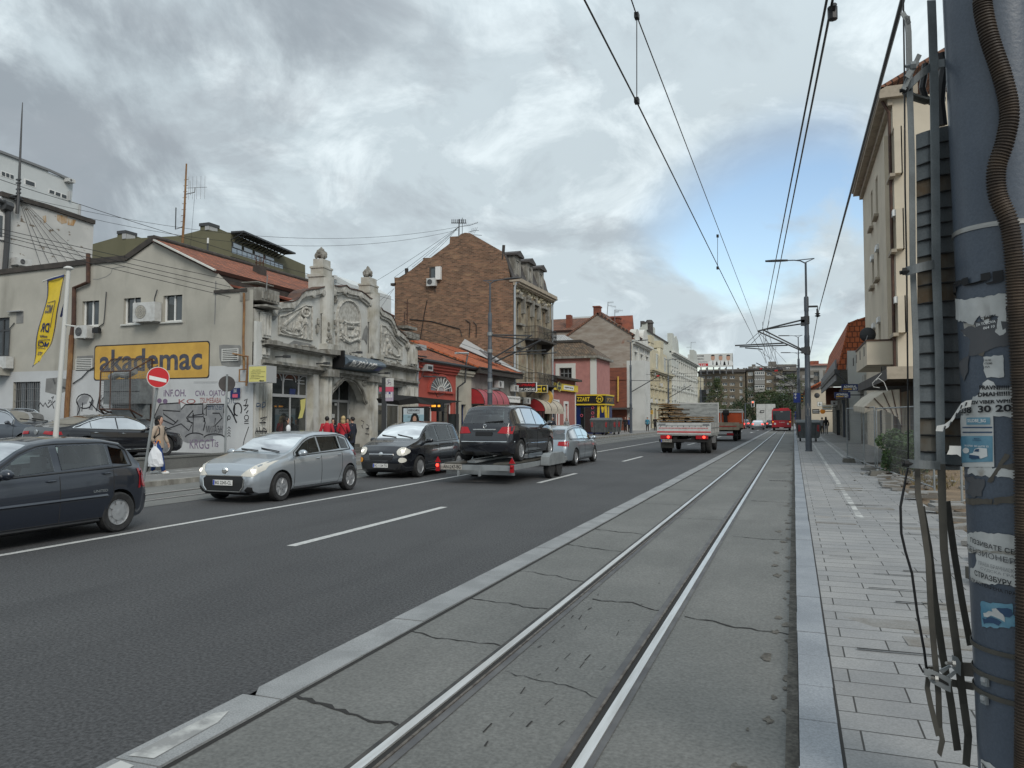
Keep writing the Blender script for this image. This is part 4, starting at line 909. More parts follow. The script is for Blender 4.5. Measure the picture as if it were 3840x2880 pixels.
for i in rg(n):b.po([E_.p(s0,P[i][1],P[i][0]),E_.p(s1,P[i][1],P[i][0]),E_.p(s1,P[i+1][1],P[i+1][0]),E_.p(s0,P[i+1][1],P[i+1][0])])
b.po([E_.p(s0,z_,o)for o,z_ in P]);b.po([E_.p(s1,z_,o)for o,z_ in reversed(P)]);b.pb(E_,s0,s1,zb_,za,.1,.3)
sg=b.bu('sign_body','zs',tsn,smooth=True,ang=40)
def sf(u,v):
 t=.84-.60*v;i=min(int(t*n),n-1);f_=t*n-i;o=P[i][0]*(1-f_)+P[i+1][0]*f_;z_=P[i][1]*(1-f_)+P[i+1][1]*f_
 return E_.p(s0+(s1-s0)*(.06+.66*u),z_,o+.05)
letters(b,'eurodom',sf,bold=.03);b.bu('lettering','white',sg)
b.po([E_.p(s0+(s1-s0)*u,P[6][1]if v else P[8][1],(P[6][0]if v else P[8][0])+.03)for u,v in((.79,0),(.93,0),(.93,1),(.79,1))]);b.bu('logo_square','royal',sg)
b.pb(E_,s0-.12,s0-.005,zb_+.02,za+.12,.05,.62);b.bu('end_plate','black',tsn)
for K_,x,y in((KA,420,1385),(KA,905,1465),(KA,1640,1580),(KA,1300,1335)):
 p=eu(K_,x,y);b.tu([E_.p(p[0],p[1],0),E_.p(p[0],p[1],.5)],.03,6);b.cb(E_.p(p[0],p[1],.5),.22,.22,.1)
b.bu('wall_bracket','darkgrey',te)
def es(pts,w=.045,K=KB,o=.2):b.ri(E_,[E_.uv(*K(*p),o)for p in pts],w,o)
for pts in([(195,870),(200,830),(230,830),(235,860),(200,870)],[(240,880),(245,830)],[(260,885),(270,820),(300,815),(300,860),(265,880)]):es(pts,.05,o=.24)
b.bu('graffiti','qa',te)
for pts in([(240,1010),(320,990),(260,1040),(310,1060),(230,1060)],[(180,1190),(200,1120),(215,1190)],[(230,1110),(240,1190)],[(260,1190),(275,1120),(310,1140)],[(300,1190),(320,1150)],[(190,1160),(320,1160)]):es(pts,.05,o=.24)
for pts in([(1435,1030),(1470,1050),(1445,1110)],[(1440,1090),(1460,1130)],[(1500,1080),(1530,1100),(1500,1150)],[(1490,1130),(1530,1130)],[(1485,1190),(1530,1195)]):es(pts,.05,o=.19)
b.bu('graffiti','m9',te)
zp=MB();zp.tu([E_.p(sR+.12,.13,.1),E_.p(sR+.12,eu(KA,2080,1430)[1],.1)],.07,8);tag(zp.bu('rain_pipe','kh'),'grey zinc rain pipe between the ornate shop front and the red house','rain pipe')
t=tg__('junction_box','grey angular metal box on the right end of the ornate shop front','junction box',E_.p(sR-.3,eu(KA,2060,1330)[1],.3));r=er(KA,(2035,1235),(2115,1320));b.pp(E_,[(r[0],r[2]+.18),(r[0],r[3]),(r[1],r[3]),(r[1],r[2]+.05),((r[0]+r[1])/2,r[2])],.05,.5);b.bu('box','lightgrey',t);b.bar(E_.p(r[0],r[2]-.3,.1),E_.p(r[1]+.5,r[2]-.3,.3),.08);b.bar(E_.p(r[0],r[2]-.6,.1),E_.p(r[1]+.1,r[2]-.6,.3),.08);b.bu('bracket','black',t)
YS=23.25
ty=tg__('light_box_sign','pale yellow box sign on a red bracket at the ornate shop corner','sign',atY(965,1440,YS))
KY=KB;fq=[atY(*KY(*p),YS)for p in((97,585),(318,585),(325,392),(113,385))];bk_=V((0,.35,0))
x0,x1=fq[0].x,fq[1].x;z0,z1=fq[0].z,fq[3].z
b.box(x0,x1,YS,YS+.55,z0,z1);sb=b.bu('sign_box','lightgrey',ty)
b.po([(x0+.03,YS-.004,z0+.03),(x1-.03,YS-.004,z0+.03),(x1-.03,YS-.004,z1-.03),(x0+.03,YS-.004,z1-.03)]);fc=b.bu('sign_face','zt',sb)
w_=x1-x0;h_=z1-z0
for i,(tx,u0,u1)in en((('МАСС АГЕНЦИЈА',.22,.68),('- Међународни документи',.1,.9),('- Чланство у МАСС',.1,.68),('- Сервис и помоћ',.1,.6),('- превоз за амортизере',.1,.86),('    аутомобила',.1,.62))):
 zt_=z1-h_*(.3+.1*i);letters(b,tx,lambda u,v:V((x0+w_*(u0+(u1-u0)*u),YS-.008,zt_+h_*.062*v)),bold=.01)
b.bar((x0+w_*.66,YS-.008,z0+h_*.1),(x0+w_*.86,YS-.008,z0+h_*.1),.025);b.po([(x0+w_*.58,YS-.009,z0+h_*.1),(x0+w_*.68,YS-.009,z0+h_*.05),(x0+w_*.68,YS-.009,z0+h_*.15)]);b.bu('lettering','ink',fc)
K5_=K5
P4=[atY(*K4(x,y),YS+.2)for x,y in((340,1455),(495,1485),(490,1650),(480,1790))]
b.tu(P4,.04,6)
P5=[atY(*K5(x,y),YS+.2)for x,y in((635,365),(545,362),(548,238),(635,232))];b.tu(P5,.03,6);b.bu('bracket','zm',ty)
def PY(Y,X=-21.):return PL(X,Y,-90)
def PX(X=-21.,Y=0.,b=0.):return PL(X,Y,b)
K8=ZM(2000,1050,.36166);KE=ZM(1500,1200,.22604);KD=ZM(1800,950,.22604);K6=ZM(1300,1400,.36166);KC=ZM(1400,800,.36166);K9=ZM(2300,1100,.18083)
def fcd(name,parent,pl,s0,s1,z0,z1,rects,m,depth=.22,**kw):
 b=MB();b.wall(pl,s0,s1,z0,z1,rects,depth);w_=b.bu(name,m,parent)
 for r in rects:window(parent,pl,r[:4],-depth+.03,**{**dict(cols=2,rows=2,fm='offwhite',gm='m8',fw=.09),**kw,**(r[4]if len(r)>4 else{})})
 return w_
def shell(b,pl,s0,s1,z0,z1,back,top=True):
 for q in([(s0,z0,0),(s0,z0,back),(s0,z1,back),(s0,z1,0)],[(s1,z0,0),(s1,z0,back),(s1,z1,back),(s1,z1,0)],[(s0,z0,back),(s1,z0,back),(s1,z1,back),(s0,z1,back)])+(([(s0,z1,0),(s1,z1,0),(s1,z1,back),(s0,z1,back)],)if top else()):
  b.po([pl.p(*w_)for w_ in q],[(w_[0]+w_[2],w_[1])if q[0][0]!=q[1][0]or True else 0 for w_ in q])
  # tall brick house
YB_=57.66;B=PY(YB_);X0=-21.
tb=tg__('brick_house','tall house with bare brick gable wall, mansard dormers and decayed ornate front','building',(-26,62,.13))
raw=[(218,1500),(218,665),(290,665),(345,622),(515,485),(517,462),(590,460),(790,312),(795,242),(890,236),(905,215),(950,200),(1000,205),(1345,402),(1385,500),(1425,680),(1452,700),(1450,1700)]
o_=[]
for i,(x,y)in en(raw):
 if i and 2<i<14:
  px,py=raw[i-1];n=max(1,int(hypot(x-px,y-py)/16))if abs(y-py)>15 and abs(x-px)>25 else 1
  for k in rg(1,n):t=k/n;t0=(k-.45)/n;o_.append((px+(x-px)*t,py+(y-py)*t0));o_.append((px+(x-px)*t,py+(y-py)*t))
 o_.append((x,y))
ou=[B.uv(*KC(x,y))for x,y in o_];ou[0]=(ou[0][0],.1);ou[-1]=(B.uv(1925,1500)[0],.1)
wr=B.rect(KC(585,558),KC(712,690))
s_r,s_l2=ou[-1][0],ou[0][0];zt_=min(ou[1][1],ou[-2][1])-.1
b.wall(B,s_r,s_l2,.1,zt_-.0,[wr]if wr[3]<zt_ else[],.2)
up=[p for p in ou[1:-1]];zr_=up[-1][1]
b.po([B.p(a,c)for a,c in up+[(s_r,zt_),(s_l2,zt_)]],up+[(s_r,zt_),(s_l2,zt_)])
L_=10.3
b.po([(B.p(s_l2,0).x,YB_,.1),(B.p(s_l2,0).x,YB_+L_,.1),(B.p(s_l2,0).x,YB_+L_,zt_),(B.p(s_l2,0).x,YB_,zt_)],[(0,0),(9,0),(9,9),(0,9)])
b.po([B.p(a,c)+V((0,L_,0))for a,c in ou],ou)
b.bu('gable_wall','mp',tb)
window(tb,B,wr,.0,2,1,'tar','ke',.12)
r=B.rect(KC(660,560),KC(712,690));b.pb(B,r[0],r[1],r[2],r[3],.02,.32);b.bu('open_casement','white',tb)
def bx(x,y):s,z_=B.uv(*KC(x,y));return B.p(s,z_)
pk,br,cn,lf=bx(960,205),bx(1345,402),bx(1448,700),bx(218,668)
srf('roof','zv',[[(cn.x,YB_+.25,cn.z+.1),(cn.x,YB_+L_-.1,cn.z+.1),(br.x,YB_+L_-.1,br.z-.1),(br.x,YB_+.25,br.z-.1)]],tb,.1)
srf('roof','z3',[[(br.x,YB_+.25,br.z-.12),(br.x,YB_+L_-.1,br.z-.12),(pk.x,YB_+L_-.1,pk.z-.15),(pk.x,YB_+.25,pk.z-.15)],[(lf.x,YB_+L_-.1,lf.z-.1),(lf.x,YB_+.25,lf.z-.1),(pk.x,YB_+.25,pk.z-.15),(pk.x,YB_+L_-.1,pk.z-.15)]],tb,.1)
b.tu([(lf.x+1.1,YB_+.2,lf.z),bx(333,568)+V((0,.2,0))],.16,8);q=bx(1350,400);b.tu([q+V((-.1,.1,-.6)),bx(1348,328)+V((0,.1,0))],.13,8);b.cb(bx(205,735)+V((0,.2,0)),.5,.4,.2);b.bu('flue','tar',tb)
BX=PX(X0,0,0);SF0,SF1=YB_,YB_+L_
def dr(a,c):return BX.rect(KD(*a),KD(*c))
def er_(a,c):return BX.rect(KE(*a),KE(*c))
zcor=BX.uv(*KD(560,470))[1]
wl_=[dr((612,790),(675,1180)),dr((775,875),(826,1395)),dr((888,925),(936,1385)),dr((1033,1010),(1080,1310))]
zt0=wl_[0][3];zb0=wl_[0][2]
low=[er_((1920,470),(2000,845))];zl0,zl1=low[0][2],low[0][3]
rects=[]
for i,q in en(wl_):
 z0=zb0 if i in(0,3)else zb0-1.0
 rects.append((q[0],q[1],z0,zt0));rects.append((q[0],q[1],zl0 if i in(0,3)else zl0-.9,zl1,dict(gm='ml',fm='offwhite',rows=1,cols=1)))
gf=[(SF0+.5,SF0+2.6,.3,3.0,dict(fm='darkgrey',rows=1)),(SF0+3.4,SF0+5.2,.15,2.9,dict(fm='darkgrey',rows=1)),(SF0+6,SF0+9.6,.4,3.0,dict(fm='darkgrey',rows=1,cols=3))]
fcd('street_front',tb,BX,SF0,SF1,.1,zcor,rects+gf,'m4',.28,fm='zy')
for i in rg(8):b.pb(BX,SF0-.1,SF1+.15,zcor-.02+.0*i,zcor+.28,-.3,.55)if i==0 else None
b.pb(BX,SF0-.05,SF1+.1,zcor-.3,zcor-.02,0,.28)
for k in rg(34):s=SF0+.15+k*.3;b.pb(BX,s,s+.14,zcor-.22,zcor-.03,.28,.45)
b.bu('cornice','eaves',tb)
for q in wl_:
 b.pb(BX,q[0]-.3,q[1]+.3,zt0+.25,zt0+.45,0,.25);b.pb(BX,q[1]+.08,q[1]+.4,zt0-.9,zt0+.5,0,.3)
 for k in rg(3):b.ball(BX.p((q[0]+q[1])/2+rnd(-.5,.5),zt0+.55+rnd(0,.3),.05),.25,.1,.2,7,4)
 b.pb(BX,q[0]-.22,q[1]+.22,zl1+.12,zl1+.25,0,.2);b.pb(BX,q[0]+.1,q[1]-.1,zb0-1.9,zb0-1.2,0,.06)
q=wl_[0];b.pb(BX,q[0]-.2,q[1]+.25,zb0-.16,zb0-.01,0,.35);b.pb(BX,q[0]-.2,q[1]+.25,zl0-.16,zl0-.01,0,.3)
b.pb(BX,SF0,SF1,3.3,3.5,0,.2);b.bu('stucco_ornament','zy',tb)
for k in rg(60):s=SF0+rnd(.3,L_-.5);b.ball(BX.p(s,zt0+rnd(.6,1.3),0),rnd(.1,.3),.08,rnd(.06,.2),6,4)
b.bu('flaked_frieze','m0',tb)
for k,(f0,f1,arched)in en((((590,130),(710,450),0),((798,235),(925,585),1),((1020,385),(1110,695),0))):
 DP=PX(X0-.25,0,0);r=DP.rect(KD(*f0),KD(*f1));s0,s1,_,z1=r;z0=zcor+.2;s0=SF0+1.0+k*3.15;s1=s0+1.5;z1=zcor+2.35
 ho=(s0+.38,s1-.38,z0+.25,z1-.35)
 b=MB();b.wall(DP,s0,s1,z0,z1,[ho],.15);shell(b,DP,s0,s1,z0,z1,-1.5);d=b.bu('dormer','zy',tb)
 b=MB();b.pr([DP.p(s0-.2,z1,.25),DP.p(s1+.2,z1,.25),DP.p(s1+.2,z1+.15,.25),DP.p((s0+s1)/2,z1+.5,.25),DP.p(s0-.2,z1+.15,.25)],DP.n*-1.9);b.bu('dormer_roof','zv',d)
 window(d,DP,ho,-.13,2,1,'zz','m8',.09)
 if arched:b=MB();c_=(ho[0]+ho[1])/2;R_=(ho[1]-ho[0])/2;b.pp(DP,[(c_+R_*cos(pi*i/10),ho[3]-R_+R_*sin(pi*i/10))for i in rg(11)]+[(ho[0],ho[3]+.03),(ho[1],ho[3]+.03)],-.05,.004);b.bu('arch','zy',d)
for(zz0,sa,sb_,hh_)in((zb0-1.05,wl_[1][0]-.6,wl_[2][1]+2.0,1.0),(zl0-1.0,wl_[1][0]-.6,wl_[2][1]+2.,.9)):
 bl=MB();bl.pb(BX,sa,sb_,zz0-.16,zz0,0,1.25);bal=bl.bu('balcony','tar',tb)
 b=MB()
 for o in(.0,.5,1.):
  if o:b.tu([BX.p(sa,zz0+hh_*o,.02),BX.p(sa,zz0+hh_*o,1.2),BX.p(sb_,zz0+hh_*o,1.2),BX.p(sb_,zz0+hh_*o,.02)],.022,5)
 n=34
 for i in rg(n+1):s=sa+(sb_-sa)*i/n;b.tu([BX.p(s,zz0,1.2),BX.p(s,zz0+hh_*.5,1.26),BX.p(s,zz0+hh_,1.2)],.014,4)
 for i in rg(9):
  for s in(sa,sb_):b.tu([BX.p(s,zz0,.1+i*.13),BX.p(s,zz0+hh_,.1+i*.13)],.014,4)
 b.bu('railing','black',bal)
 b=MB()
 for s in(sa+.4,sb_-.5):b.pr([BX.p(s,zz0-.16,0),BX.p(s,zz0-.16,1.1),BX.p(s,zz0-.5,.8),BX.p(s,zz0-1.0,.15),BX.p(s,zz0-1.1,0)],(0,.3,0))
 b.bu('corbel','tar',bal)
for x_,lab in((SF0+.02,'pale rain pipe on the near corner of the brick house'),(SF1-.02,'pale rain pipe on the far corner of the brick house')):
 b=MB();b.tu([BX.p(x_,3.,.12),BX.p(x_,zcor-.5,.12),BX.p(x_,zcor-.1,.25),BX.p(x_+.3,zcor+.05,.5)],.09,8);tag(b.bu('rain_pipe','kh'),lab,'rain pipe')
r=B.rect(KC(573,682),KC(665,755));acu(B.p((r[0]+r[1])/2,(r[2]+r[3])/2),B.n,r[1]-r[0],r[3]-r[2],.35,'white air conditioner under the gable window of the brick house')
for pts in([(560,900),(530,1050),(490,1300)],[(960,1105),(1005,1140),(995,1290)],[(1040,1125),(1070,1160),(1068,1290)],[(380,1100),(600,1120),(900,1200),(920,1270)],[(640,760),(645,820)]):b.tu([B.p(*B.uv(*KC(*p)),.05)for p in pts],.035,4)
b.bu('wall_wire','black',tb)
RXX=-20.8;R_=PX(RXX,0,0)
def rr_(a,c):return R_.rect(KE(*a),KE(*c))
YR0=R_.uv(1562,1567)[0];YR1=R_.uv(*KE(925,1000))[0];YC1=R_.uv(*KE(1185,1000))[0]
zre=R_.uv(*KE(640,740))[1]
tr=tg__('red_house','low bright red house with fan window and red tile roof','building',(-23,43,.13))
fw_=rr_((480,905),(855,1200));wn2=rr_((640,1400),(860,1640));dn2=rr_((300,1480),(545,1659));dn2=(YR0+.9,YR0+2.2,.14,2.5)
wn2=(wn2[0],wn2[1],.9,2.75)
fcd('wall',tr,R_,YR0,YR1,.1,zre,[(wn2[0],wn2[1],.9,2.75,dict(fm='white',cols=1,rows=1)),(*dn2,dict(fm='white',rows=1))],'zk',.2)
shell(b,R_,YR0,YC1,.1,zre,-5.2,False);b.bu('rear_wall','m1',tr)
for i,(h,o)in en(((.16,.35),(.16,.24),(.2,.12))):b.pb(R_,YR0,YR1+.02,zre-.02-.17*(i+1),zre-.02-.17*i,0,o)
b.pb(R_,YR0,YR1,.1,.8,0,.05);b.bu('cornice','zk',tr)
cs=(fw_[0]+fw_[1])/2;RR=(fw_[1]-fw_[0])/2;zf=rr_((480,1180),(855,1200))[2]+.05;hf=rr_((480,905),(855,1180))[3]-zf
def fan(k,a,o):return R_.p(cs+RR*k*cos(a),zf+hf*k*sin(a),o)
n=18
for i in rg(n):b.pr([fan(1.12,pi*i/n,.1),fan(1.12,pi*(i+1)/n,.1),fan(.97,pi*(i+1)/n,.1),fan(.97,pi*i/n,.1)],R_.n*-.1)
b.pb(R_,cs-RR*1.12,cs+RR*1.12,zf-.12,zf,0,.14);fwn=b.bu('fan_window','zk',tr)
b.po([fan(.99,pi*i/n,.012)for i in rg(n+1)]);b.bu('pane','ke',fwn)
for i in rg(1,10):b.tu([fan(.28,pi*i/10,.03),fan(.97,pi*i/10,.03)],.035,5)
b.tu([fan(.30,pi*i/12,.03)for i in rg(13)],.05,5);b.tu([fan(.96,pi*i/18,.03)for i in rg(19)],.04,5);b.bu('glazing_bars','offwhite',fwn)
b.po([fan(.27,pi*i/12,.035)for i in rg(13)]);b.bu('centre_panel','lightgrey',fwn)
p0=KE(385,935);p1=KE(760,950);
b.tu([R_.p(*R_.uv(*p0,.9),.9),R_.p(*R_.uv(*p1,.3),.3)],.04,5)
for pts in([(430,800),(560,860),(650,900)],[(530,890),(560,870),(620,880),(640,910),(590,930),(540,920)],[(580,1190),(620,1280),(700,1240),(760,1210),(700,1190),(640,1200)],[(390,850),(350,960),(300,1000)]):b.tu([R_.p(*R_.uv(*KE(*p),.3),.3)for p in pts],.022,4)
b.bu('sign_arm','black',tr)
r=rr_((325,735),(425,855));t=tg__('air_conditioner','small boxed window air unit at the left end of the red house','air conditioner',R_.p(r[0],r[2]));b.pb(R_,r[0],r[1],r[2],r[3],0,.5);b.bu('housing','lightgrey',t);b.pb(R_,r[0]+.12,r[1]-.12,r[2]+.1,r[3]-.1,.5,.51);b.bu('grille','black',t)
fcd('wall_strip',tr,R_,YR1,YC1,.1,zre-.15,[(YR1+.9,YR1+1.7,.14,2.7,dict(fm='navy',rows=1,cols=1))],'m1',.3)
for i,(h,o)in en(((.16,.3),(.16,.2))):b.pb(R_,YR1+.03,YC1,zre-.17-.17*(i+1),zre-.17-.17*i,0,o)
b.bu('cornice','m1',tr)
XRr=-24.;zrr=atX(*KE(310,455),XRr).z;ze1=zre+.12
srf('roof','z5',[[(RXX+.35,YR0,ze1),(RXX+.35,YC1+.2,ze1),(XRr,YC1+.2,zrr),(XRr,YR0,zrr)],[(-26.2,YC1,ze1),(-26.2,YR0,ze1),(XRr,YR0,zrr),(XRr,YC1,zrr)]],tr,.1)
b.tu([(RXX+.42,YR0-.2,ze1-.06),(RXX+.42,YC1+.2,ze1-.06)],.11,8);b.bu('gutter','black',tr)
b.tu([R_.p(*R_.uv(*KE(x,y),.35),.35)for x,y in((1120,600),(1100,700),(1080,1030),(960,1120),(955,1600))],.06,6);b.bu('flue_pipe','black',tr)
SX=PX(-20.9,0,0);YS1=YB_-.05;zse=SX.uv(*KE(1500,930))[1]
ts=tg__('low_shop','low grey shop with orange tile roof and red awning beside the brick house','building',(-23,53,.13))
fcd('wall',ts,SX,YC1,YS1,.1,zse,[(YC1+.5,YC1+1.5,.2,2.7,dict(fm='darkgrey',cols=1,rows=1)),(YC1+1.9,YC1+5.0,.7,2.8,dict(fm='darkgrey',cols=3)),(YC1+5.4,YS1-.5,.3,2.7,dict(fm='offwhite',cols=2))],'zr',.2)
b.pb(SX,YC1,YS1,zse,zse+.35,-.1,.75);b.pb(SX,YC1,YS1,zse+.35,zse+.43,-.1,.85);b.bu('eaves','tar',ts)
XR2=-26.;za_=zse+.45;zr2=atX(*KE(1300,530),-25.4).z
srf('roof','z4',[[(-20.2,YC1-.1,za_),(-20.2,YS1,za_),(-25.4,YS1,zr2),(-25.4,YC1-1.6,zr2)]],ts,.1)
srf('lead_flashing','lightgrey',[[(-20.3,YS1-.75,za_+.12),(-20.3,YS1-.02,za_+.14),(-25.2,YS1-.02,zr2+.8),(-25.2,YS1-1.1,zr2+.1)]],ts,.05)
for k in rg(2):a=V((-21.1,YC1+5.4+k*.9,za_+.62));bq=V((-22.3,YC1+5.2+k*.9,za_+1.62));b.bar(a,bq,.6,.12,(0,0,1))
b.bu('roof_window','midgrey',ts)
b.tu([SX.p(*SX.uv(*KE(x,y),.2),.2)for x,y in((920,550),(1130,550),(1120,580))],.08,6);b.bu('vent_pipe','lightgrey',ts)
def awning(label,pl,s0,s1,zt,zb,out,m,m2=None,n=8,lines=5,name='awning'):
 t=tg__(name,label,'awning',pl.p((s0+s1)/2,zb,out/2));b=MB()
 P=[(out*sin(pi/2*i/n),zb+(zt-zb)*cos(pi/2*i/n))for i in rg(n+1)]
 for i in rg(n):b.po([pl.p(s0,P[i][1],P[i][0]),pl.p(s1,P[i][1],P[i][0]),pl.p(s1,P[i+1][1],P[i+1][0]),pl.p(s0,P[i+1][1],P[i+1][0])])
 b.po([pl.p(s0,P[-1][1],out),pl.p(s1,P[-1][1],out),pl.p(s1,P[-1][1]-.22,out),pl.p(s0,P[-1][1]-.22,out)])
 c_=b.bu('canvas',m,t);b=MB()
 for s in(s0,s1):b.po([pl.p(s,z_,o)for o,z_ in P]+[pl.p(s,zb,0)])
 b.bu('side_panel',m2 or m,t);b=MB()
 for k in rg(lines):s=s0+(s1-s0)*k/(lines-1);b.tu([pl.p(s,z_,o+.02)for o,z_ in P],.025,5)
 b.bu('hoop','black',t);return t
r=er_((0,0),(1,1));a0=SX.rect(KE(1165,1110),KE(1720,1390));awning('faded dark red barrel awning on the low shop, beside the left lamp post',SX,YC1+.15,YC1+5.1,a0[3]-.1,a0[3]-1.15,1.0,'mg','mh')
r=SX.rect(KE(1745,1255),KE(1990,1375),.3);t=tg__('shop_sign','white strip sign with black lettering beside the faded red awning','sign',SX.p(r[0],r[2],.3));b.pb(SX,r[0],r[1],r[2],r[3],.2,.32);q=b.bu('board','white',t);ptx(b,SX,'T CENTAR KUP',r[0]+.15,r[1]-.1,r[2]+.25,r[3]-.12,.325,bold=.02);b.bu('lettering','ink',q)
for a,c,lab in(((1545,1005),(1645,1130),'white air conditioner high on the low grey shop, right of the lamp post'),((1815,1075),(1890,1190),'white air conditioner at the corner of the brick house beside the copy sign')):
 r=SX.rect(KE(*a),KE(*c));acu(SX.p((r[0]+r[1])/2,(r[2]+r[3])/2),SX.n,min(1.1,r[1]-r[0]),r[3]-r[2],.35,lab)
r=BX.rect(K6(1815,250),K6(1885,318));acu(BX.p(r[0]+.6,(r[2]+r[3])/2),BX.n,1.,r[3]-r[2],.35,'white air conditioner above the red and cream awning')
def hs(label,Y,K,a,c,m,texts,th=.18,rim=None,arm=None,name='hanging_sign'):
 p=atY(*K(*a),Y);q=atY(*K(*c),Y);x0,x1,z0,z1=p.x,q.x,q.z,p.z
 t=tg__(name,label,'sign',((x0+x1)/2,Y,z0));b=MB();b.box(x0,x1,Y,Y+th,z0,z1);bd=b.bu('board',rim or m,t)
 g_=.04*(z1-z0)if rim else.0
 b=MB();b.po([(x0+g_,Y-.004,z0+g_),(x1-g_,Y-.004,z0+g_),(x1-g_,Y-.004,z1-g_),(x0+g_,Y-.004,z1-g_)]);fc=b.bu('face',m,bd)
 for tx in texts:
  s,u0,u1,v0,v1,mm=tx[:6];b=MB();w_,h_=x1-x0,z1-z0
  if s is None:b.po([(x0+w_*u,Y-.007,z0+h_*v)for u,v in((u0,v0),(u1,v0),(u1,v1),(u0,v1))])
  elif s=='O':b.po([(x0+w_*(u0+u1)/2+w_*(u1-u0)/2*cos(2*pi*i/20),Y-.008,z0+h_*(v0+v1)/2+h_*(v1-v0)/2*sin(2*pi*i/20))for i in rg(20)])
  else:letters(b,s,lambda u,v:V((x0+w_*(u0+(u1-u0)*u),Y-.010,z0+h_*(v0+(v1-v0)*v))),bold=tx[6]if len(tx)>6 else.015)
  b.bu('lettering',mm,fc)
 if arm:b=MB();b.tu([(x0+.1,Y+.05,z0+.2*(z1-z0)),(-21,Y+.05,z0+.2*(z1-z0))],.04,5);b.tu([(x0+.1,Y+.05,z1-.2*(z1-z0)),(-21,Y+.05,z1-.2*(z1-z0))],.04,5);b.bu('arm','black',t)
 return t
hs('black copy shop sign with red and white capitals in a white rim',58.4,K6,(1755,95),(1967,190),'black',[('KOPIRANJE',.06,.94,.5,.86,'signred',.04),('KOPI CENTAR',.06,.94,.12,.4,'white',.03)],.2,'white',True)
hs('yellow and black bar sign just behind the copy shop sign',60.2,K6,(1955,122),(2080,200),'kg',[(None,.55,.95,.1,.9,'black'),('BAR',.1,.5,.12,.4,'black',.03),(None,.1,.5,.6,.85,'black'),('O',.66,.84,.3,.7,'kg')],.2,'lightgrey',True)
r=BX.rect(K6(1865,235),K6(2118,335));awning('red and cream awning on the brick house ground floor',BX,SF0+4.2,SF1-.4,r[3]-.2,r[3]-1.25,1.3,'canvas','mh',lines=4)
t=tg__('round_sign','round brown clock-like shop sign above the red and cream awning','sign',atY(*K6(2052,285),64.5));c_=atY(*K6(2052,250),64.5);b.la([(0,0),(.72,0),(.72,.25),(0,.25)],c_,'y',20);b.bu('disc','qu',t);b.la([(.2,-.01),(.45,-.01),(.45,-.03),(.2,-.03)],c_,'y',16);b.bu('ring','eaves',t)
PXb=PX(-21,0,0);YK0,YK1=SF1,76.3;zk=PXb.uv(*K8(330,1040))[1]
tk=tg__('bank_house','low brick-pink bank house with a yellow sign band and white framed windows','building',(-23,72,.13))
rw=[PXb.rect(K8(188,1242),K8(268,1500)),PXb.rect(K8(312,1262),K8(362,1490))];rw=[(q[0]+.3,q[1]-.3,.6,q[3]-.2,dict(fm='white',cols=1,rows=1,fw=.22))for q in rw]
fcd('wall',tk,PXb,YK0,YK1,.1,zk,rw,'mj',.2)
shell(b,PXb,YK0,YK1,.1,zk,-6);b.pb(PXb,YK0,YK1+.4,zk,zk+.22,-.1,.6);b.bu('eaves','tar',tk)
for q in rw:
 for(a0,a1,c0,c1)in((q[0]-.25,q[0],q[2],q[3]+.25),(q[1],q[1]+.25,q[2],q[3]+.25),(q[0],q[1],q[3],q[3]+.25)):b.pb(PXb,a0,a1,c0,c1,0,.06)
b.pb(PXb,YK1-.25,YK1,.1,zk-.1,0,.05);b.bu('window_surround','white',tk)
q0=PXb.uv(*K8(182,1050));q1=PXb.uv(*K8(182,1130));t=tg__('bank_sign','long yellow sign band with black square emblem on the low pink bank','sign',PXb.p(YK0+.2,q1[1]));zs0,zs1=q1[1]-.05,q0[1]-.1
b.pb(PXb,YK0+.1,YK1+.1,zs0,zs1,0,.25);bd=b.bu('board','kg',t);b.pb(PXb,YK0+3.2,YK1-1.6,zs0+.12,zs1-.12,.25,.27);p_=b.bu('panel','white',bd);ptx(b,PXb,'Raiffeisen BANK',YK0+3.5,YK1-1.9,zs0+.4,zs1-.4,.28,bold=.02);b.bu('lettering','ink',p_)
b.pb(PXb,YK0+.8,YK0+2.4,zs0+.05,zs1+.05,.25,.27);e_=b.bu('emblem','black',bd);ptx(b,PXb,'24h',YK0+1.1,YK0+2.1,zs0+.45,zs1-.35,.285,bold=.02);n=20;b.tu([PXb.p(YK0+1.6+.6*cos(2*pi*i/n),(zs0+zs1)/2+.45*sin(2*pi*i/n),.28)for i in rg(n+1)],.03,4);b.bu('lettering','zt',e_)
YP=84.6;P_=PY(YP);tp=tg__('pink_house','pink rendered house with hipped old tile roof behind the bank','building',(-26,88,.13))
sp0=P_.uv(*K8(640,900))[0];sp1=P_.uv(*K8(100,900))[0];zp=P_.uv(*K8(500,812))[1];wq=P_.rect(K8(272,912),K8(400,1030))
fcd('wall',tp,P_,sp0,sp1,.1,zp,[(wq[0],wq[1],wq[2]-.6,wq[3],dict(fm='midgrey',cols=3,rows=2))],'zb',.25)
for q in((wq[0]-.45,wq[0],wq[2]-.6,wq[3]+.5),(wq[1],wq[1]+.45,wq[2]-.6,wq[3]+.5),(wq[0],wq[1],wq[3],wq[3]+.5)):b.pb(P_,*q,0,.1)
b.pb(P_,sp0,sp0+.55,.1,zp,0,.06);xf=P_.p(sp0,0).x;FP=PX(xf,0,0);b.pb(FP,YP-.06,YP+.5,.1,zp,0,.06);b.bu('white_trim','offwhite',tp)
b.wall(FP,YP,92,.1,zp,[],.1);b.po([P_.p(sp1,.1),P_.p(sp1,.1,-7.4),P_.p(sp1,zp,-7.4),P_.p(sp1,zp)]);b.bu('front_wall','zb',tp)
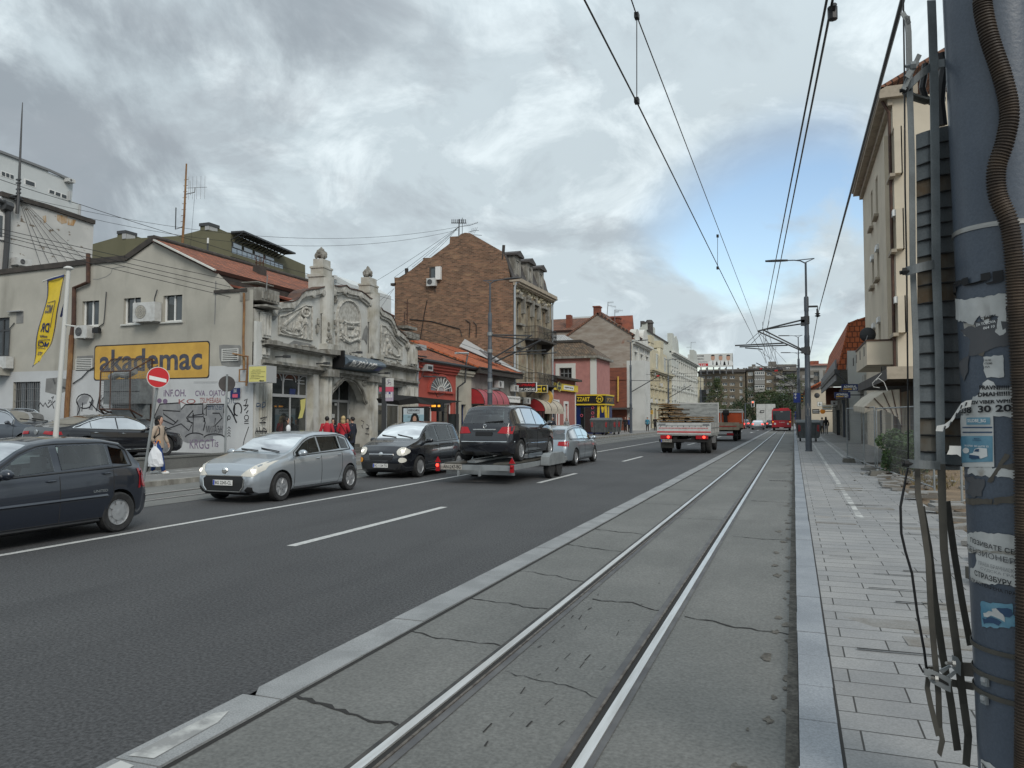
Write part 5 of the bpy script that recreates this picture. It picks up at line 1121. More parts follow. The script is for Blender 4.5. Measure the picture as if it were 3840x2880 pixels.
b.pb(P_,sp0-.4,sp1,zp,zp+.25,-.2,.4);b.pb(FP,YP,92.3,zp,zp+.25,-.2,.42);b.bu('eaves','zy',tp)
zt2=P_.uv(*K8(300,640),-2.2)[1];xr2=P_.uv(*K8(490,650),-2.2)[0];xr2=P_.p(xr2,0).x
srf('roof','z3',[[(P_.p(sp1,0).x,YP-.3,zp+.25),(xf+.4,YP-.3,zp+.25),(xr2,YP+2.2,zt2),(P_.p(sp1,0).x,YP+2.2,zt2)],[(xf+.4,YP-.3,zp+.25),(xf+.4,92,zp+.25),(xr2,90,zt2),(xr2,YP+2.2,zt2)]],tp,.12)
roofquad(b,[(P_.p(sp1,0).x,YP+2.1,zt2+.05),(xr2-.6,YP+2.1,zt2+.05),(xr2-2.6,YP+4.2,zt2+1.05),(P_.p(sp1,0).x,YP+4.2,zt2+1.05)]);b.bu('corrugated_sheet','mz',tp)
b.bar((P_.p(sp1,0).x,YP+2.0,zt2),(xr2+.1,YP+2.0,zt2),.3,.28);b.bar((xr2+.1,YP+2,zt2),(xf-.6,YP+2,zt2-.8),.3,.3);b.bu('ridge_board','tar',tp)
YM=78.;M_=PY(YM);tm=tg__('betting_shop','black and yellow betting shop kiosk with round emblem, beside the pink house','shop',(-20,80,.13))
m0=M_.uv(*K8(735,1300))[0];m1=M_.uv(*K8(430,1300))[0];zmt=M_.uv(*K8(600,1192))[1];zmb=M_.uv(*K8(600,1290))[1];MX=PX(M_.p(m0,0).x,0,0)
b.pb(M_,m0,m1,.1,zmb,-3.6,0);b.bu('body','navy',tm)
b.pb(M_,m0-.15,m1,zmb,zmt,-3.9,.15);sgn=b.bu('fascia','black',tm)
for z_ in(zmb,zmt):b.pb(M_,m0-.19,m1,z_-.08,z_+.06,-3.95,.19)
b.bu('yellow_rim','kg',sgn)
r=M_.rect(K8(455,1215),K8(588,1258));ptx(b,M_,'ZZART',r[1],r[0],r[2],r[3],.17,bold=.03);c_=M_.uv(*K8(690,1236));n=22;b.tu([M_.p(c_[0]+.34*cos(2*pi*i/n*.93),c_[1]+.34*sin(2*pi*i/n*.93),.17)for i in rg(n+1)],.05,5);ptx(b,M_,'M',c_[0]+.18,c_[0]-.18,c_[1]-.15,c_[1]+.15,.17,bold=.04);b.bu('lettering','kg',sgn)
ptx(b,MX,'SPORT',YM+.3,YM+3.2,zmb+.3,zmt-.3,.2);b.bu('lettering','qu',sgn)
for pts in([(665,1290),(690,1290),(685,1480),(660,1470)],[(735,1300),(760,1305),(770,1440),(745,1460)],[(700,1305),(735,1320),(725,1375),(710,1375)],[(655,1460),(770,1450),(770,1475),(650,1485)]):b.po([M_.p(*M_.uv(*K8(*p),.05),.05)for p in pts])
b.bu('window_art','kg',tm)
for x,y in((500,1405),(615,1325),(615,1380),(615,1425)):c_=M_.uv(*K8(x,y),.04);b.tu([M_.p(c_[0]+.13*cos(2*pi*i/12),c_[1]+.13*sin(2*pi*i/12),.04)for i in rg(13)],.03,4)
b.bu('window_mark','pinkred',tm);b.pb(M_,m0+.7,m0+2.5,.3,zmb-.3,0,.03);b.bu('shop_window','m8',tm)
for y_ in(YM+.6,YM+1.6):c_=0;b.pb(MX,y_,y_+.35,.2,zmb-.2,0,.06)
b.bu('window_art','kg',tm)
YG=105.5;G=PY(YG);tg=tg__('gable_house','house with a patchy beige brick gable and brick chimney','building',(-26,110,.13))
gp_=[(1020,1400),(1020,560),(985,530),(840,432),(685,345),(655,345),(610,372),(500,470),(440,512),(180,690),(180,1400)]
gu=[G.uv(*K8(*p))for p in gp_];gu[0]=(gu[0][0],.1);gu[-1]=(gu[-1][0],.1);xg=G.p(gu[0][0],0).x
LG=12.5;b.po([G.p(a,c)for a,c in gu],gu);b.po([G.p(a,c)+V((0,LG,0))for a,c in gu],gu);b.po([G.p(gu[-1][0],.1),G.p(gu[-1][0],.1)+V((0,LG,0)),G.p(*gu[-2])+V((0,LG,0)),G.p(*gu[-2])]);b.bu('gable_wall','m5',tg)
def gq(x,y,dy=0.,dz=0.):return G.p(*G.uv(*K8(x,y)))+V((0,dy,dz))
pk=gq(668,343);rb=gq(1022,560)
srf('roof','z2',[[(rb.x+.3,YG-.15,rb.z),(rb.x+.3,YG+LG,rb.z),(pk.x,YG+LG,pk.z+.1),(pk.x,YG-.15,pk.z+.1)],[(gq(180,690).x,YG+LG,gq(180,690).z),(gq(180,690).x,YG-.15,gq(180,690).z),(pk.x,YG-.15,pk.z+.1),(pk.x,YG+LG,pk.z+.1)]],tg,.25)
for(x0,x1,y0,y1,dy)in((620,682,282,370,.1),(755,835,368,460,3.5),(840,868,430,470,2)):
 p,q=gq(x0,y0),gq(x1,y1);b.box(p.x,q.x,YG+dy,YG+dy+1.3,q.z-1,p.z);b.box(p.x-.1,q.x+.1,YG+dy-.1,YG+dy+1.4,p.z,p.z+.18)
b.bu('chimney','mq',tg)
t=tg__('brick_annexe','low red brick annexe wall between the pink house and the white house','building',(-22,101,.13));p,q=atY(*K8(790,910),101),atY(*K8(968,1260),101)
b.box(p.x,q.x,101,105.3,.1,p.z);b.box(p.x,q.x+.05,100.9,101,(p.z+q.z)/2+.6,(p.z+q.z)/2+.8);b.bu('wall','mq',t);b.box(q.x,q.x+2.4,101.2,105.2,.1,p.z+.9);b.bu('white_pier','kd',t);b.box(p.x-.5,q.x+.8,99.5,101,2.9,3.15);b.bu('porch_roof','zv',t)
b.tu([atY(*K8(878,y),100.8)for y in(1000,1260)],.12,6);b.bu('pipe','qu',t)
t=tg__('rear_house','brown tiled roofs with a brick chimney behind the brick house','building',(-40,112,.13));p,q=atY(*K8(180,400),114),atY(*K8(600,420),114)
zz0,zz1=atY(*K8(300,520),112).z,atY(*K8(300,405),117).z
srf('roof','z2',[[(p.x-8,112,zz0),(q.x,112,zz0),(q.x,117,zz1),(p.x-8,117,zz1)]],t,.3);b.box(p.x-8,q.x,112.3,122,.1,zz0);b.bu('wall','m5',t)
p,q=atY(*K8(338,362),113),atY(*K8(385,445),113);b.box(p.x,q.x,113,114.2,q.z-1,p.z);b.bu('chimney','mq',t)
t=tg__('pale_block','pale flat block peeping over the rear roofs','building',(-40,150,0));p,q=atY(*K8(390,385),150),atY(*K8(600,445),150);b.box(p.x,q.x+2,150,165,.1,p.z);b.bu('wall','qt',t);b.box(p.x+4,q.x,149.9,150,p.z-3.4,p.z-1.9);b.bu('window','lightgrey',t)
FX=PX(-21,0,0)
def fz(K,x,y):return FX.uv(*K(x,y))
def rowhouse(name,label,s0,s1,ztop,m,floors,n,w_,depth=11,trim='z8',gz=4.4,ped=None,win='offwhite'):
 t=tg__(name,label,'building',(-24,(s0+s1)/2,.13));fh=(ztop-gz-.9)/floors;rects=[]
 for f in rg(floors):
  for i in rg(n):
   c=s0+(s1-s0)*(i+.5)/n;z0=gz+f*fh+.75;rects.append((c-w_/2,c+w_/2,z0,z0+fh*.58))
 for i in rg(n):
  c=s0+(s1-s0)*(i+.5)/n;rects.append((c-w_*.75,c+w_*.75,.3 if i%3 else.15,3.3,dict(fm='darkgrey',rows=1)))
 fcd('front_wall',t,FX,s0,s1,.1,ztop,rects,m,.25,fm=win,fw=.12)
 b=MB();shell(b,FX,s0,s1,.1,ztop,-depth);b.bu('rear_wall',m,t)
 b=MB();b.pb(FX,s0,s1,ztop-.45,ztop-.2,0,.45);b.pb(FX,s0-.1,s1+.1,ztop-.2,ztop+.1,-.2,.75);b.pb(FX,s0,s1,gz-.3,gz,0,.3)
 for f in rg(1,floors):b.pb(FX,s0,s1,gz+f*fh-.1,gz+f*fh+.12,0,.22)
 for r in rects[:floors*n]:
  b.pb(FX,r[0]-.25,r[1]+.25,r[3]+.18,r[3]+.42,0,.28);b.pb(FX,r[0]-.2,r[1]+.2,r[2]-.22,r[2]-.04,0,.25)
  b.pb(FX,r[0]-.22,r[0]-.02,r[2],r[3]+.18,0,.1);b.pb(FX,r[1]+.02,r[1]+.22,r[2],r[3]+.18,0,.1)
 for i in rg(n+1):s=s0+(s1-s0)*i/n;b.pb(FX,max(s0,s-.2),min(s1,s+.2),gz,ztop-.45,0,.16)
 b.bu('stucco_trim',trim,t);return t,rects
zw=fz(K9,600,1000)[1];zw0=fz(K9,390,890)[1]
tw,_=rowhouse('white_house','narrow ornate white house with an arched pediment, next to the beige gable',105.7,119.2,zw0-.6,'kd',2,3,1.3)
zz_=zw0-.5
for s,r_ in((114.2,2.3),(108,1.7)):b.pp(FX,[(s+r_*cos(pi*i/12),zz_+r_*sin(pi*i/12))for i in rg(13)],-.5,.4)
b.bu('pediment','z8',tw)
srf('roof','z2',[[(-20.6,105.7,zz_+.1),(-20.6,119,zz_+.1),(-26,119,zz_+4.5),(-26,105.7,zz_+4.5)]],tw,.2)
p=atY(*K9(410,640),112);b.pr([(-22,110,zz_+.2),(-22,113.5,zz_+.2),(-22,111.7,zz_+4.2)],(-4,0,0));b.bu('roof_gable','zp',tw)
zc_=fz(K8,1320,960)[1]
tcream,_=rowhouse('cream_house','ornate cream house with glazed attic, between the white houses',119.3,141.6,zc_,'m0',2,6,1.25,trim='m0')
za0=zc_+.1;b.pb(FX,120,141,za0,za0+3.6,-4,-.6);at_=b.bu('attic','m0',tcream)
for k in rg(5):r=(120.8+k*4.1,123.4+k*4.1,za0+.3,za0+3.1);window(at_,FX,r,-.58,3,1,'z8','zu',.14)
for k in rg(2):s=124+k*9.5;b.pp(FX,[(s-2.3,za0),(s+2.3,za0),(s+2.1,za0+2.8),(s+1.3,za0+4.3),(s,za0+5.2),(s-1.3,za0+4.3),(s-2.1,za0+2.8)],-.9,-.3);b.pb(FX,s-1.4,s+1.4,za0+4.3,za0+5.5,-2,-.2)
b.bu('dormer_gable','m0',tcream)
zl_=.5*(fz(K8,1440,725)[1]+fz(K8,1690,905)[1])
tl,_=rowhouse('long_white_house','long pale three storey house ending the left row',141.8,182,zl_,'qs',3,13,1.15)
b.pp(FX,[(142,zl_),(150.5,zl_),(150.5,zl_+1.2),(149.5,zl_+2.6),(147,zl_+3.4),(144.6,zl_+2.7),(143.6,zl_+3.4),(142,zl_+3.4)],-.6,.3);b.pp(FX,[(174,zl_),(181.5,zl_),(181.5,zl_+1.2),(179,zl_+3),(176,zl_+3),(174,zl_+3)],-.6,.3);b.bu('pediment','qs',tl)
YW=141.7;Wl=PY(YW);wp=[Wl.uv(*K9(*p))for p in((1205,1500),(1200,1060),(1140,1040),(700,772),(692,608),(590,622),(588,690),(540,720),(560,930),(600,1500))]
b.po([Wl.p(a,c)for a,c in wp],wp);b.pr([Wl.p(a,c,-.02)for a,c in wp],(0,9,0));b.bu('side_wall','qs',tl)
for a,c in(((700,765),(1140,1035)),((590,615),(692,603))):p,q=Wl.p(*Wl.uv(*K9(*a)),.1),Wl.p(*Wl.uv(*K9(*c)),.1);b.bar(p,q,.3,.25,(0,1,0))
p,q=Wl.p(*Wl.uv(*K9(548,568)),.1),Wl.p(*Wl.uv(*K9(625,700)),.1);b.box(p.x,q.x,YW+.5,YW+2,q.z,p.z);p=Wl.p(*Wl.uv(*K9(718,780)));b.la([(.7,-.4),(.7,1.5),(.9,1.6),(.5,2.2),(0,2.2)],p+V((0,1.5,0)),'z',10);b.bu('chimney','zv',tl)
srf('roof','zv',[[(-20.8,150.5,zl_+.1),(-20.8,174,zl_+.1),(-27,174,zl_+3.2),(-27,150.5,zl_+3.2)]],tl,.2)
rr=random.Random(4)
for k in rg(12):
 s=rr.uniform(107,178);z_=rr.uniform(3.6,9);b=MB();b.pb(FX,s,s+.9,z_,z_+.6,.02,.4);t=b.bu('air_conditioner','ma',base=FX.p(s,z_));tag(t,'small air conditioner on the pale far fronts of the left row','air conditioner','air conditioners on the far left row')
hs('orange and black hanging sign on the white house',107.5,K8,(1158,1272),(1218,1330),'black',[('ББ',.2,.8,.55,.9,'orange',.04),('ББ',.2,.8,.1,.45,'orange',.04)],.3,None,True)
hs('small tan hanging sign below the orange and black one',107.8,K8,(1158,1350),(1240,1392),'qu',[('ПЕКАРА',.1,.9,.3,.7,'ink')],.2,None,True)
hs('green and white pharmacy sign at the white house corner',104,K8,(970,1308),(1018,1362),'white',[(None,.1,.9,.5,.9,'qa'),('АПОТЕКА',.1,.9,.1,.4,'leaf')],.2,None,True)
YE=262.;EB=PY(YE)
K10=ZM(2540,1250,.22604)
def ebr(a,c,pl=EB):return pl.rect(K10(*a),K10(*c))
def block(name,label,a,c,m,wins,pl=EB,depth=14,roofm='zv',extra=None):
 r=ebr(a,c,pl);t=tg__(name,label,'building',pl.p((r[0]+r[1])/2,0,-7));rects=[]
 for(u0,u1,v0,v1,kw)in wins:q=ebr((u0,v0),(u1,v1),pl);rects.append((*q,kw))
 fcd('wall',t,pl,r[0],r[1],-.05,r[3],rects,m,.35,fm='offwhite',fw=.16,rows=1)
 b=MB();shell(b,pl,r[0],r[1],-.05,r[3],-depth);b.bu('rear_wall',m,t)
 b=MB();b.pb(pl,r[0]-.2,r[1]+.2,r[3]-.1,r[3]+.5,-depth,.6);b.bu('roof_edge',roofm,t);return t,r
W1_=[]
for i,x in en((375,490,620,745,870)):
 for j,y in en((710,818,922,1030,1140)):
  W1_.append((x,x+84,y,y+45,dict(cols=3 if(i+j)%2 else 2,gm='m8' if(i*3+j*2)%5 else'ml')))
for y in(710,815,920,1028):W1_.append((1032,1082,y,y+72,dict(cols=1,gm='ml' if y!=815 else'ke')))
tbb,rb1=block('apartment_block','brown six storey apartment block under the billboard at the street end',(345,655),(1140,1900),'mm',W1_)
q=ebr((350,598),(1140,655));b.pb(EB,q[0],q[1],q[2]+.3,q[3],-12,-2.2);at_=b.bu('attic_storey','mn',tbb)
for x in(370,500,760,900,1040):window(at_,EB,ebr((x,612),(x+70,640)),-2.18,3,1,'offwhite','m8',.14)
for x in(440,650,760,970,1070,1110):q=ebr((x,555),(x+30,600));b.pb(EB,q[0],q[1],q[2],q[3],-8,-6)
b.bu('chimney','mn',tbb)
W2_=[]
for j,y in en((640,760,885,1000)):W2_+=[(1170,1255,y,y+60,dict(cols=2,gm='m8' if j%2 else'ml')),(1480,1570,y+5,y+58,dict(cols=2,gm='ml' if j%2 else'm8'))]
W2_+=[(1640,1750,885,940,dict(cols=4)),(1640,1750,1000,1040,dict(cols=4))]
tg2,rb2=block('apartment_block','grey-brown apartment block with enclosed balconies behind the traffic light',(1146,612),(1760,1900),'mm',W2_)
for k,y in en((632,725,855)):
 q=ebr((1285,y),(1452,y+100),EB);PB=PL(-21,YE-1.3,-90);bq=MB();bq.pb(EB,q[0],q[1],q[2]-.4,q[2]+.9,0,1.3);bq.pb(EB,q[0],q[1],q[3]-.15,q[3],0,1.3);bl=bq.bu('balcony','mo',tg2);window(bl,EB,(q[0],q[1],q[2]+.9,q[3]-.15),1.2,5,1,'offwhite','ke',.18)
q=ebr((1170,545),(1500,612));b.pb(EB,q[0],q[1],q[2],q[3],-13,-1.5);q=ebr((1500,455),(1635,612));b.pb(EB,q[0],q[1],q[2],q[3],-10,-4);q=ebr((1220,495),(1280,550));b.pb(EB,q[0],q[1],q[2],q[3],-8,-6);q=ebr((1630,510),(1980,612));b.pb(EB,q[0],q[1],q[2],q[3],-15,-3);pt=b.bu('penthouse','mn',tg2)
for x in(1260,1370,1490,1570,1690,1800):window(pt,EB,ebr((x,552),(x+60,590)),-1.4 if x<1500 else-2.9,2,1,'offwhite','m8',.16)
for k in rg(14):q=ebr((1640+k*24,498),(1652+k*24,512));b.pb(EB,*q,-6,-4)
b.bu('roof_parapet','mn',tg2)
YE2=268.;EB2=PY(YE2);W3_=[]
for j,y in en((640,765,880)):W3_+=[(1700,1790,y,y+55,dict(cols=3,gm='ml')),(1810,1920,y,y+55,dict(cols=3,gm='ml'))]
tg3,rb3=block('apartment_block','grey apartment block with long white balconies behind the tram pole',(1766,600),(2260,1900),'mn',W3_,EB2)
for y in(700,820,940):
 q=ebr((1640,y),(1990,y+45));b=MB();b.pb(EB,q[0],q[1],q[2],q[3],-4,1.2);b.bu('balcony','mo',tg3)
K11=ZM(2900,1100,.22604);YE3=240.;E3=PY(YE3)
def e3(a,c):return E3.rect(K11(*a),K11(*c))
r=e3((600,1280),(1010,2300));t=tg__('apartment_block','pale grey apartment block with recessed balconies and red roof, right end of the street','building',E3.p((r[0]+r[1])/2,0,-7));rc=[]
for y in(1305,1440,1560):rc+=[(*e3((668,y),(752,y+68)),dict(cols=2)),(*e3((852,y+10),(950,y+70)),dict(cols=2,gm='ml'))]
fcd('wall',t,E3,r[0],r[1],-.05,r[3],rc,'mn',1.0,fm='offwhite',fw=.16,rows=1);shell(b,E3,r[0],r[1],-.05,r[3],-14);b.bu('rear_wall','mn',t)
q=e3((760,1280),(830,1700));b.pb(E3,q[0],q[1],1,q[3],0,.5);q=e3((600,1190),(1000,1280));b.pb(E3,q[0],q[1],q[2],q[3],-12,-.3);b.bu('pale_pier','mo',t)
q=e3((595,1155),(1010,1192));b.pr([E3.p(q[0]-.5,q[2],.4),E3.p(q[0]+1,q[3],-4),E3.p(q[0]+1,q[3],-9),E3.p(q[0]-.5,q[2],-13)],(abs(q[1]-q[0]),0,0)if E3.d.x>0 else(-abs(q[1]-q[0]),0,0));q=e3((615,1110),(760,1160));b.pb(E3,q[0],q[1],q[2],q[3],-7,-3);b.bu('roof','zp',t)
for y in(1362,1490):
 q=e3((480,y),(668,y+45));b=MB();b.pb(E3,q[0],q[1],q[2],q[3],0,1.2);b.bu('balcony','mo',t)
p,q=atY(*K10(315,720),215),atY(*K10(372,1150),215);t=tg__('yellow_house','narrow pale yellow end house beside the long white house','building',((p.x+q.x)/2,218,0));b.box(p.x,q.x,215,225,-.05,p.z);b.bu('wall','m0',t);w0,w1=atY(*K10(325,770),215),atY(*K10(350,830),215);b.box(w0.x,w1.x,214.95,215.02,w1.z,w0.z);b.bu('window','m8',t)
t=tg__('dark_glass_block','dark glass building beside the long white house','building',atY(*K10(420,1150),205));p,q=atY(*K10(375,935),205),atY(*K10(470,1180),205);b.box(p.x,q.x,205,214,-.05,p.z);b.bu('curtain_wall','m8',t)
for k in rg(4):b.box(p.x+(q.x-p.x)*k/3-.12,p.x+(q.x-p.x)*k/3+.12,204.9,205,0,p.z)
b.bu('mullion','black',t)
YBb=258.;Bb=PY(YBb);q=Bb.rect(K10(175,350),K10(915,552));t=tg__('billboard','wide roof billboard with three people in white coats and blue-grey lettering','billboard',Bb.p((q[0]+q[1])/2,q[2]))
b.pb(Bb,q[0],q[1],q[2],q[3],-.3,0);bd=b.bu('panel','offwhite',t)
for k in rg(8):s=q[0]+(q[1]-q[0])*k/7;b.bar(Bb.p(s,q[2]-2.2,-2.5),Bb.p(s,q[3],-.4),.2);b.bar(Bb.p(s,q[2]-2.2,-.4),Bb.p(s,q[2],-.4),.2)
b.bu('scaffold','midgrey',t)
def bt(word,x0,x1,y0,y1,m,bold=.0):b=MB();r=Bb.rect(K10(x0,y0),K10(x1,y1));ptx(b,Bb,word,r[1],r[0],r[2],r[3],.03,bold=bold);b.bu('lettering',m,bd)
bt('BADEM',305,440,365,388,'inkgrey',.02);bt('MEDIC',305,445,414,437,'inkgrey',.02);bt('Odeli kardiolozi',300,498,462,482,'midgrey')
r=Bb.rect(K10(315,503),K10(512,542));b.pb(Bb,*r,0,.02);b.bu('red_strip','signred',bd);bt('00',320,352,515,535,'white',.03);bt('0-24',388,470,513,537,'white',.03)
for cx_,w_ in((590,620),(718,745),(845,880)):
 b=MB();p=Bb.uv(*K10(cx_,475));b.po([Bb.p(p[0]+a,p[1]+c,.02)for a,c in((-1.6,-1.1),(1.6,-1.1),(1.4,.1),(.5,.5),(-.5,.5),(-1.4,.1))]);b.bu('portrait','white',bd)
 b=MB();p=Bb.uv(*K10(cx_,405));b.po([Bb.p(p[0]+.62*cos(2*pi*i/16),p[1]+.95*sin(2*pi*i/16),.03)for i in rg(16)]);b.bu('portrait_face','skin',bd)
 b=MB();b.po([Bb.p(p[0]+.64*cos(pi*i/12),p[1]+.55+.45*sin(pi*i/12),.035)for i in rg(13)]);b.po([Bb.p(p[0]+a,p[1]+c,.036)for a,c in((-.1,-1.1),(.1,-1.1),(.13,-2.3),(-.13,-2.3))]);b.bu('portrait_hair','hairdark' if cx_!=718 else'midgrey',bd)
 # older and newer blocks behind the plaster building
Q1=PX(-40.);t=tg__('peeling_house','white house with peeling rust-stained side wall behind the plaster building','building',(-50,38,0));pp=[Q1.uv(*K1(*p))for p in((950,1400),(972,938),(600,820),(470,770),(210,695),(40,655),(-60,700),(-60,1500),(950,1500))];xx=[Q1.p(a,c)for a,c in pp]
b.pr([p for p in xx],(-12,0,0),uv=pp);b.bu('wall','za',t)
for pts in([(0,640),(45,655),(470,772),(972,938)],):
 P=[Q1.p(*Q1.uv(*K1(*p)),.05)+V((0,0,.08))for p in pts]
 for a,c in zip(P,P[1:]):b.bar(a,c,.25,.18,(1,0,0))
b.bu('roof_edge','tar',t)
for pts in([(590,840),(700,860),(690,930),(640,940),(590,900)],[(440,860),(475,850),(480,920),(455,930)],[(700,880),(790,900),(760,960),(700,950)]):b.po([Q1.p(*Q1.uv(*K1(*p)),.01)for p in pts])
b.bu('rust_stain','rust_stain',t)
b.pb(Q1,*Q1.rect(K1(-60,800),K1(28,1110)),.02,.1);f=b.bu('window','white',t);b.pb(Q1,*Q1.rect(K1(-60,840),K1(8,1080)),.1,.11);b.bu('pane','ke',f)
b.tu([Q1.p(*Q1.uv(*K1(*p),.2),.2)for p in((-20,690),(85,740),(75,1100),(50,1430))],.14,8);b.tu([Q1.p(*Q1.uv(*K1(*p),.2),.2)for p in((30,740),(110,770))],.3,8);tag(b.bu('rain_pipe','darkgrey'),'thick dark rain pipe with hopper on the peeling house','rain pipe')
r=Q1.rect(K1(105,1290),K1(255,1395));acu(Q1.p((r[0]+r[1])/2,(r[2]+r[3])/2),Q1.n,r[1]-r[0],r[3]-r[2],.5,'white air conditioner at the foot of the peeling wall')
Q2=PX(-75.);t=tg__('white_apartments','modern pale grey-white apartment building at the upper left','building',(-95,70,0));pp=[Q2.uv(*K1(*p))for p in((745,700),(840,745),(840,1500),(-500,1500),(-500,40),(0,203),(500,392),(503,408),(655,462),(758,505))]
b.pr([Q2.p(a,c)for a,c in pp],(-16,0,0));b.bu('wall','qt',t)
P=[Q2.p(*Q2.uv(*K1(*p)),.1)+V((0,0,.1))for p in((-500,40),(0,203),(500,392),(655,462),(760,505))]
for a,c in zip(P,P[1:]):b.bar(a,c,.25,.2,(1,0,0))
b.bu('roof_edge','midgrey',t)
def skewwin(pl,pts,parent,cols=2):
 P=[pl.p(*pl.uv(*K1(*p),.03),.03)for p in pts];b=MB();b.pr(P,-pl.n*.06);f=b.bu('window','white',parent)
 for i in rg(cols):
  u0,u1=(i+.12)/cols,(i+.88)/cols;b=MB();b.po([((P[0]*(1-u)+P[1]*u)*(1-v)+(P[3]*(1-u)+P[2]*u)*v)+pl.n*.03 for u,v in((u0,.15),(u1,.15),(u1,.85),(u0,.85))]);b.bu('pane','m8',f)
skewwin(Q2,[(12,440),(145,485),(145,430),(12,385)],t,3);skewwin(Q2,[(500,618),(695,690),(695,640),(508,575)],t,3);skewwin(Q2,[(250,530),(372,565),(372,510),(250,466)],t,1)
r=Q2.rect(K1(660,468),K1(730,525));acu(Q2.p((r[0]+r[1])/2,(r[2]+r[3])/2),Q2.n,r[1]-r[0],r[3]-r[2],.7,'white air conditioner under the roof of the modern white apartments')
b.tu([Q2.p(*Q2.uv(*K1(*p),.15),.15)for p in((722,600),(718,695))],.12,6);b.tu([Q2.p(*Q2.uv(*K1(*p),.15),.15)for p in((832,740),(825,880))],.12,6);tag(b.bu('rain_pipe','lightgrey'),'pale rain pipes at the corner of the modern white apartments','rain pipe')
YO=52.;O_=PY(YO);t=tg__('olive_building','olive green modern building with chimneys and a glazed roof terrace','building',(-50,56,0))
K4_=K4
pl_l=[O_.uv(*K1(*p))for p in((900,1600),(955,1150),(1215,1075),(1222,1022),(1310,1030),(1308,1095),(1540,1145),(1760,1130),(1840,1128),(1842,1065),(2075,1005),(2078,940),(2172,945),(2170,1000))]+[O_.uv(*K4(*p))for p in((100,178),(320,200),(322,430),(320,900))]
c0=O_.p(*O_.uv(*K4(322,210)));T_=PL(c0.x,c0.y,-8.4);b.pr([O_.p(a,c)for a,c in pl_l],T_.d*14-T_.n*.3);b.bu('wall','qv',t)
for(x0,x1,y0,y1)in((1220,1312,1015,1035),(2072,2176,935,955),(1536,1590,1066,1085)):q=O_.rect(K1(x0,y0),K1(x1,y1));b.pb(O_,*q,-1.2,.1)
b.bu('chimney_cap','darkgrey',t)
for(x0,x1,y0,y1)in((1272,1308,1035,1092),(2130,2170,955,1000),(1540,1600,1085,1140)):q=O_.rect(K1(x0,y0),K1(x1,y1));b.pb(O_,*q,-1,.06)
b.bu('chimney_panel','lightgrey',t)
def tq(x,y,o=0.):return T_.uv(*K4(x,y),o)
sE=tq(808,420)[0];ztop=tq(325,200)[1];zt2=tq(800,410)[1];zm0=tq(325,420)[1]
b.po([T_.p(*tq(*p))for p in((322,205),(808,405),(805,545),(322,412))]);pts=[T_.p(*tq(*p))for p in((405,430),(880,595),(880,760),(405,640))];b.po(pts);b.po([T_.p(*tq(*p),.02)for p in((322,412),(405,430),(405,900),(322,900))]);b.pr([T_.p(*tq(*p),-.1)for p in((322,205),(808,405),(860,900),(322,900))],-T_.n*10);b.bu('terrace_wall','qv',t)
for k in rg(4):
 x0=330+k*112;x1=x0+96;y=lambda x:292+(x-330)*.40;f=MB();f.pr([T_.p(*tq(*p),.06)for p in((x0,y(x0)),(x1,y(x1)),(x1,y(x1)+80),(x0,y(x0)+105))],-T_.n*.05);fo=f.bu('terrace_window','darkgrey',t);f=MB();f.po([T_.p(*tq(*p),.09)for p in((x0+6,y(x0)+14),(x1-4,y(x1)+10),(x1-4,y(x1)+72),(x0+6,y(x0)+98))]);f.bu('pane','zu',fo)
OT=1.3;P=[T_.p(*tq(x,y_,OT),OT)for x,y_ in((330,348),(860,535))];Q=[T_.p(*tq(x,y_,OT),OT)for x,y_ in((330,408),(862,578))]
b.po([P[0],P[1],Q[1],Q[0]]);b.bu('glass_railing','zu',t)
b.tu(P,.05,5)
for k in rg(12):u=k/11;b.tu([P[0].lerp(P[1],u),Q[0].lerp(Q[1],u)],.035,4)
b.bu('handrail','darkgrey',t)
b.pr([Q[0]+V((0,0,-.3)),Q[1]+V((0,0,-.3)),Q[1],Q[0]],-T_.n*2.4);b.bu('terrace_slab','qv',t)
a0,a1=T_.p(*tq(320,202)),T_.p(*tq(808,402));OV=1.2;e0,e1=a0+T_.n*OV,a1+T_.n*OV+T_.d*1.2
b.pr([a0,a1+T_.d*1.2,e1,e0],(0,0,.14));b.bu('roof_slab','darkgrey',t)
for k in rg(14):p=a0.lerp(a1,k/13);b.bar(p-V((0,0,.6)),p+T_.n*OV,.07);
b.bu('roof_bracket','black',t)
for(x0,x1,y0,y1)in((425,480,500,520),(680,740,590,625),(810,860,640,670)):
 f=MB();f.pr([T_.p(*tq(*p),.15)for p in((x0,y0),(x1,y0+18),(x1,y1+14),(x0,y1))],-T_.n*.3);f.bu('window','m8',t)
YN_=80.;N_=PY(YN_);t=tg__('pale_apartments','pale grey modern apartment roof behind the shaped parapet','building',(-60,84,0));pp=[N_.uv(*K4(*p))for p in((885,700),(885,600),(960,590),(1085,635),(1190,640),(1195,720),(1195,900),(885,900))];b.pr([N_.p(a,c)for a,c in pp],(0,12,0));pp=[N_.uv(*K4(*p))for p in((1180,640),(1390,640),(1548,728),(1548,1000),(1180,1000))];b.pr([N_.p(a,c,-.3)for a,c in pp],(0,10,0));b.bu('wall','qt',t)
r=N_.rect(K4(1390,650),K4(1425,690));acu(N_.p((r[0]+r[1])/2,(r[2]+r[3])/2),N_.n,r[1]-r[0],r[3]-r[2],.5,'white air conditioner on the pale apartment roof between the obelisks')
KR=ZM(3040,1100,.36166);KT=ZM(2900,1100,.22604);KU=ZM(3140,200,.31646);KV=ZM(3140,600,.31646);KS=ZM(3050,1300,.42017)
XC=4.4;C_=PX(XC,0,0)
def cr_(K,a,c,o=0.):return C_.rect(K(*a),K(*c),o)
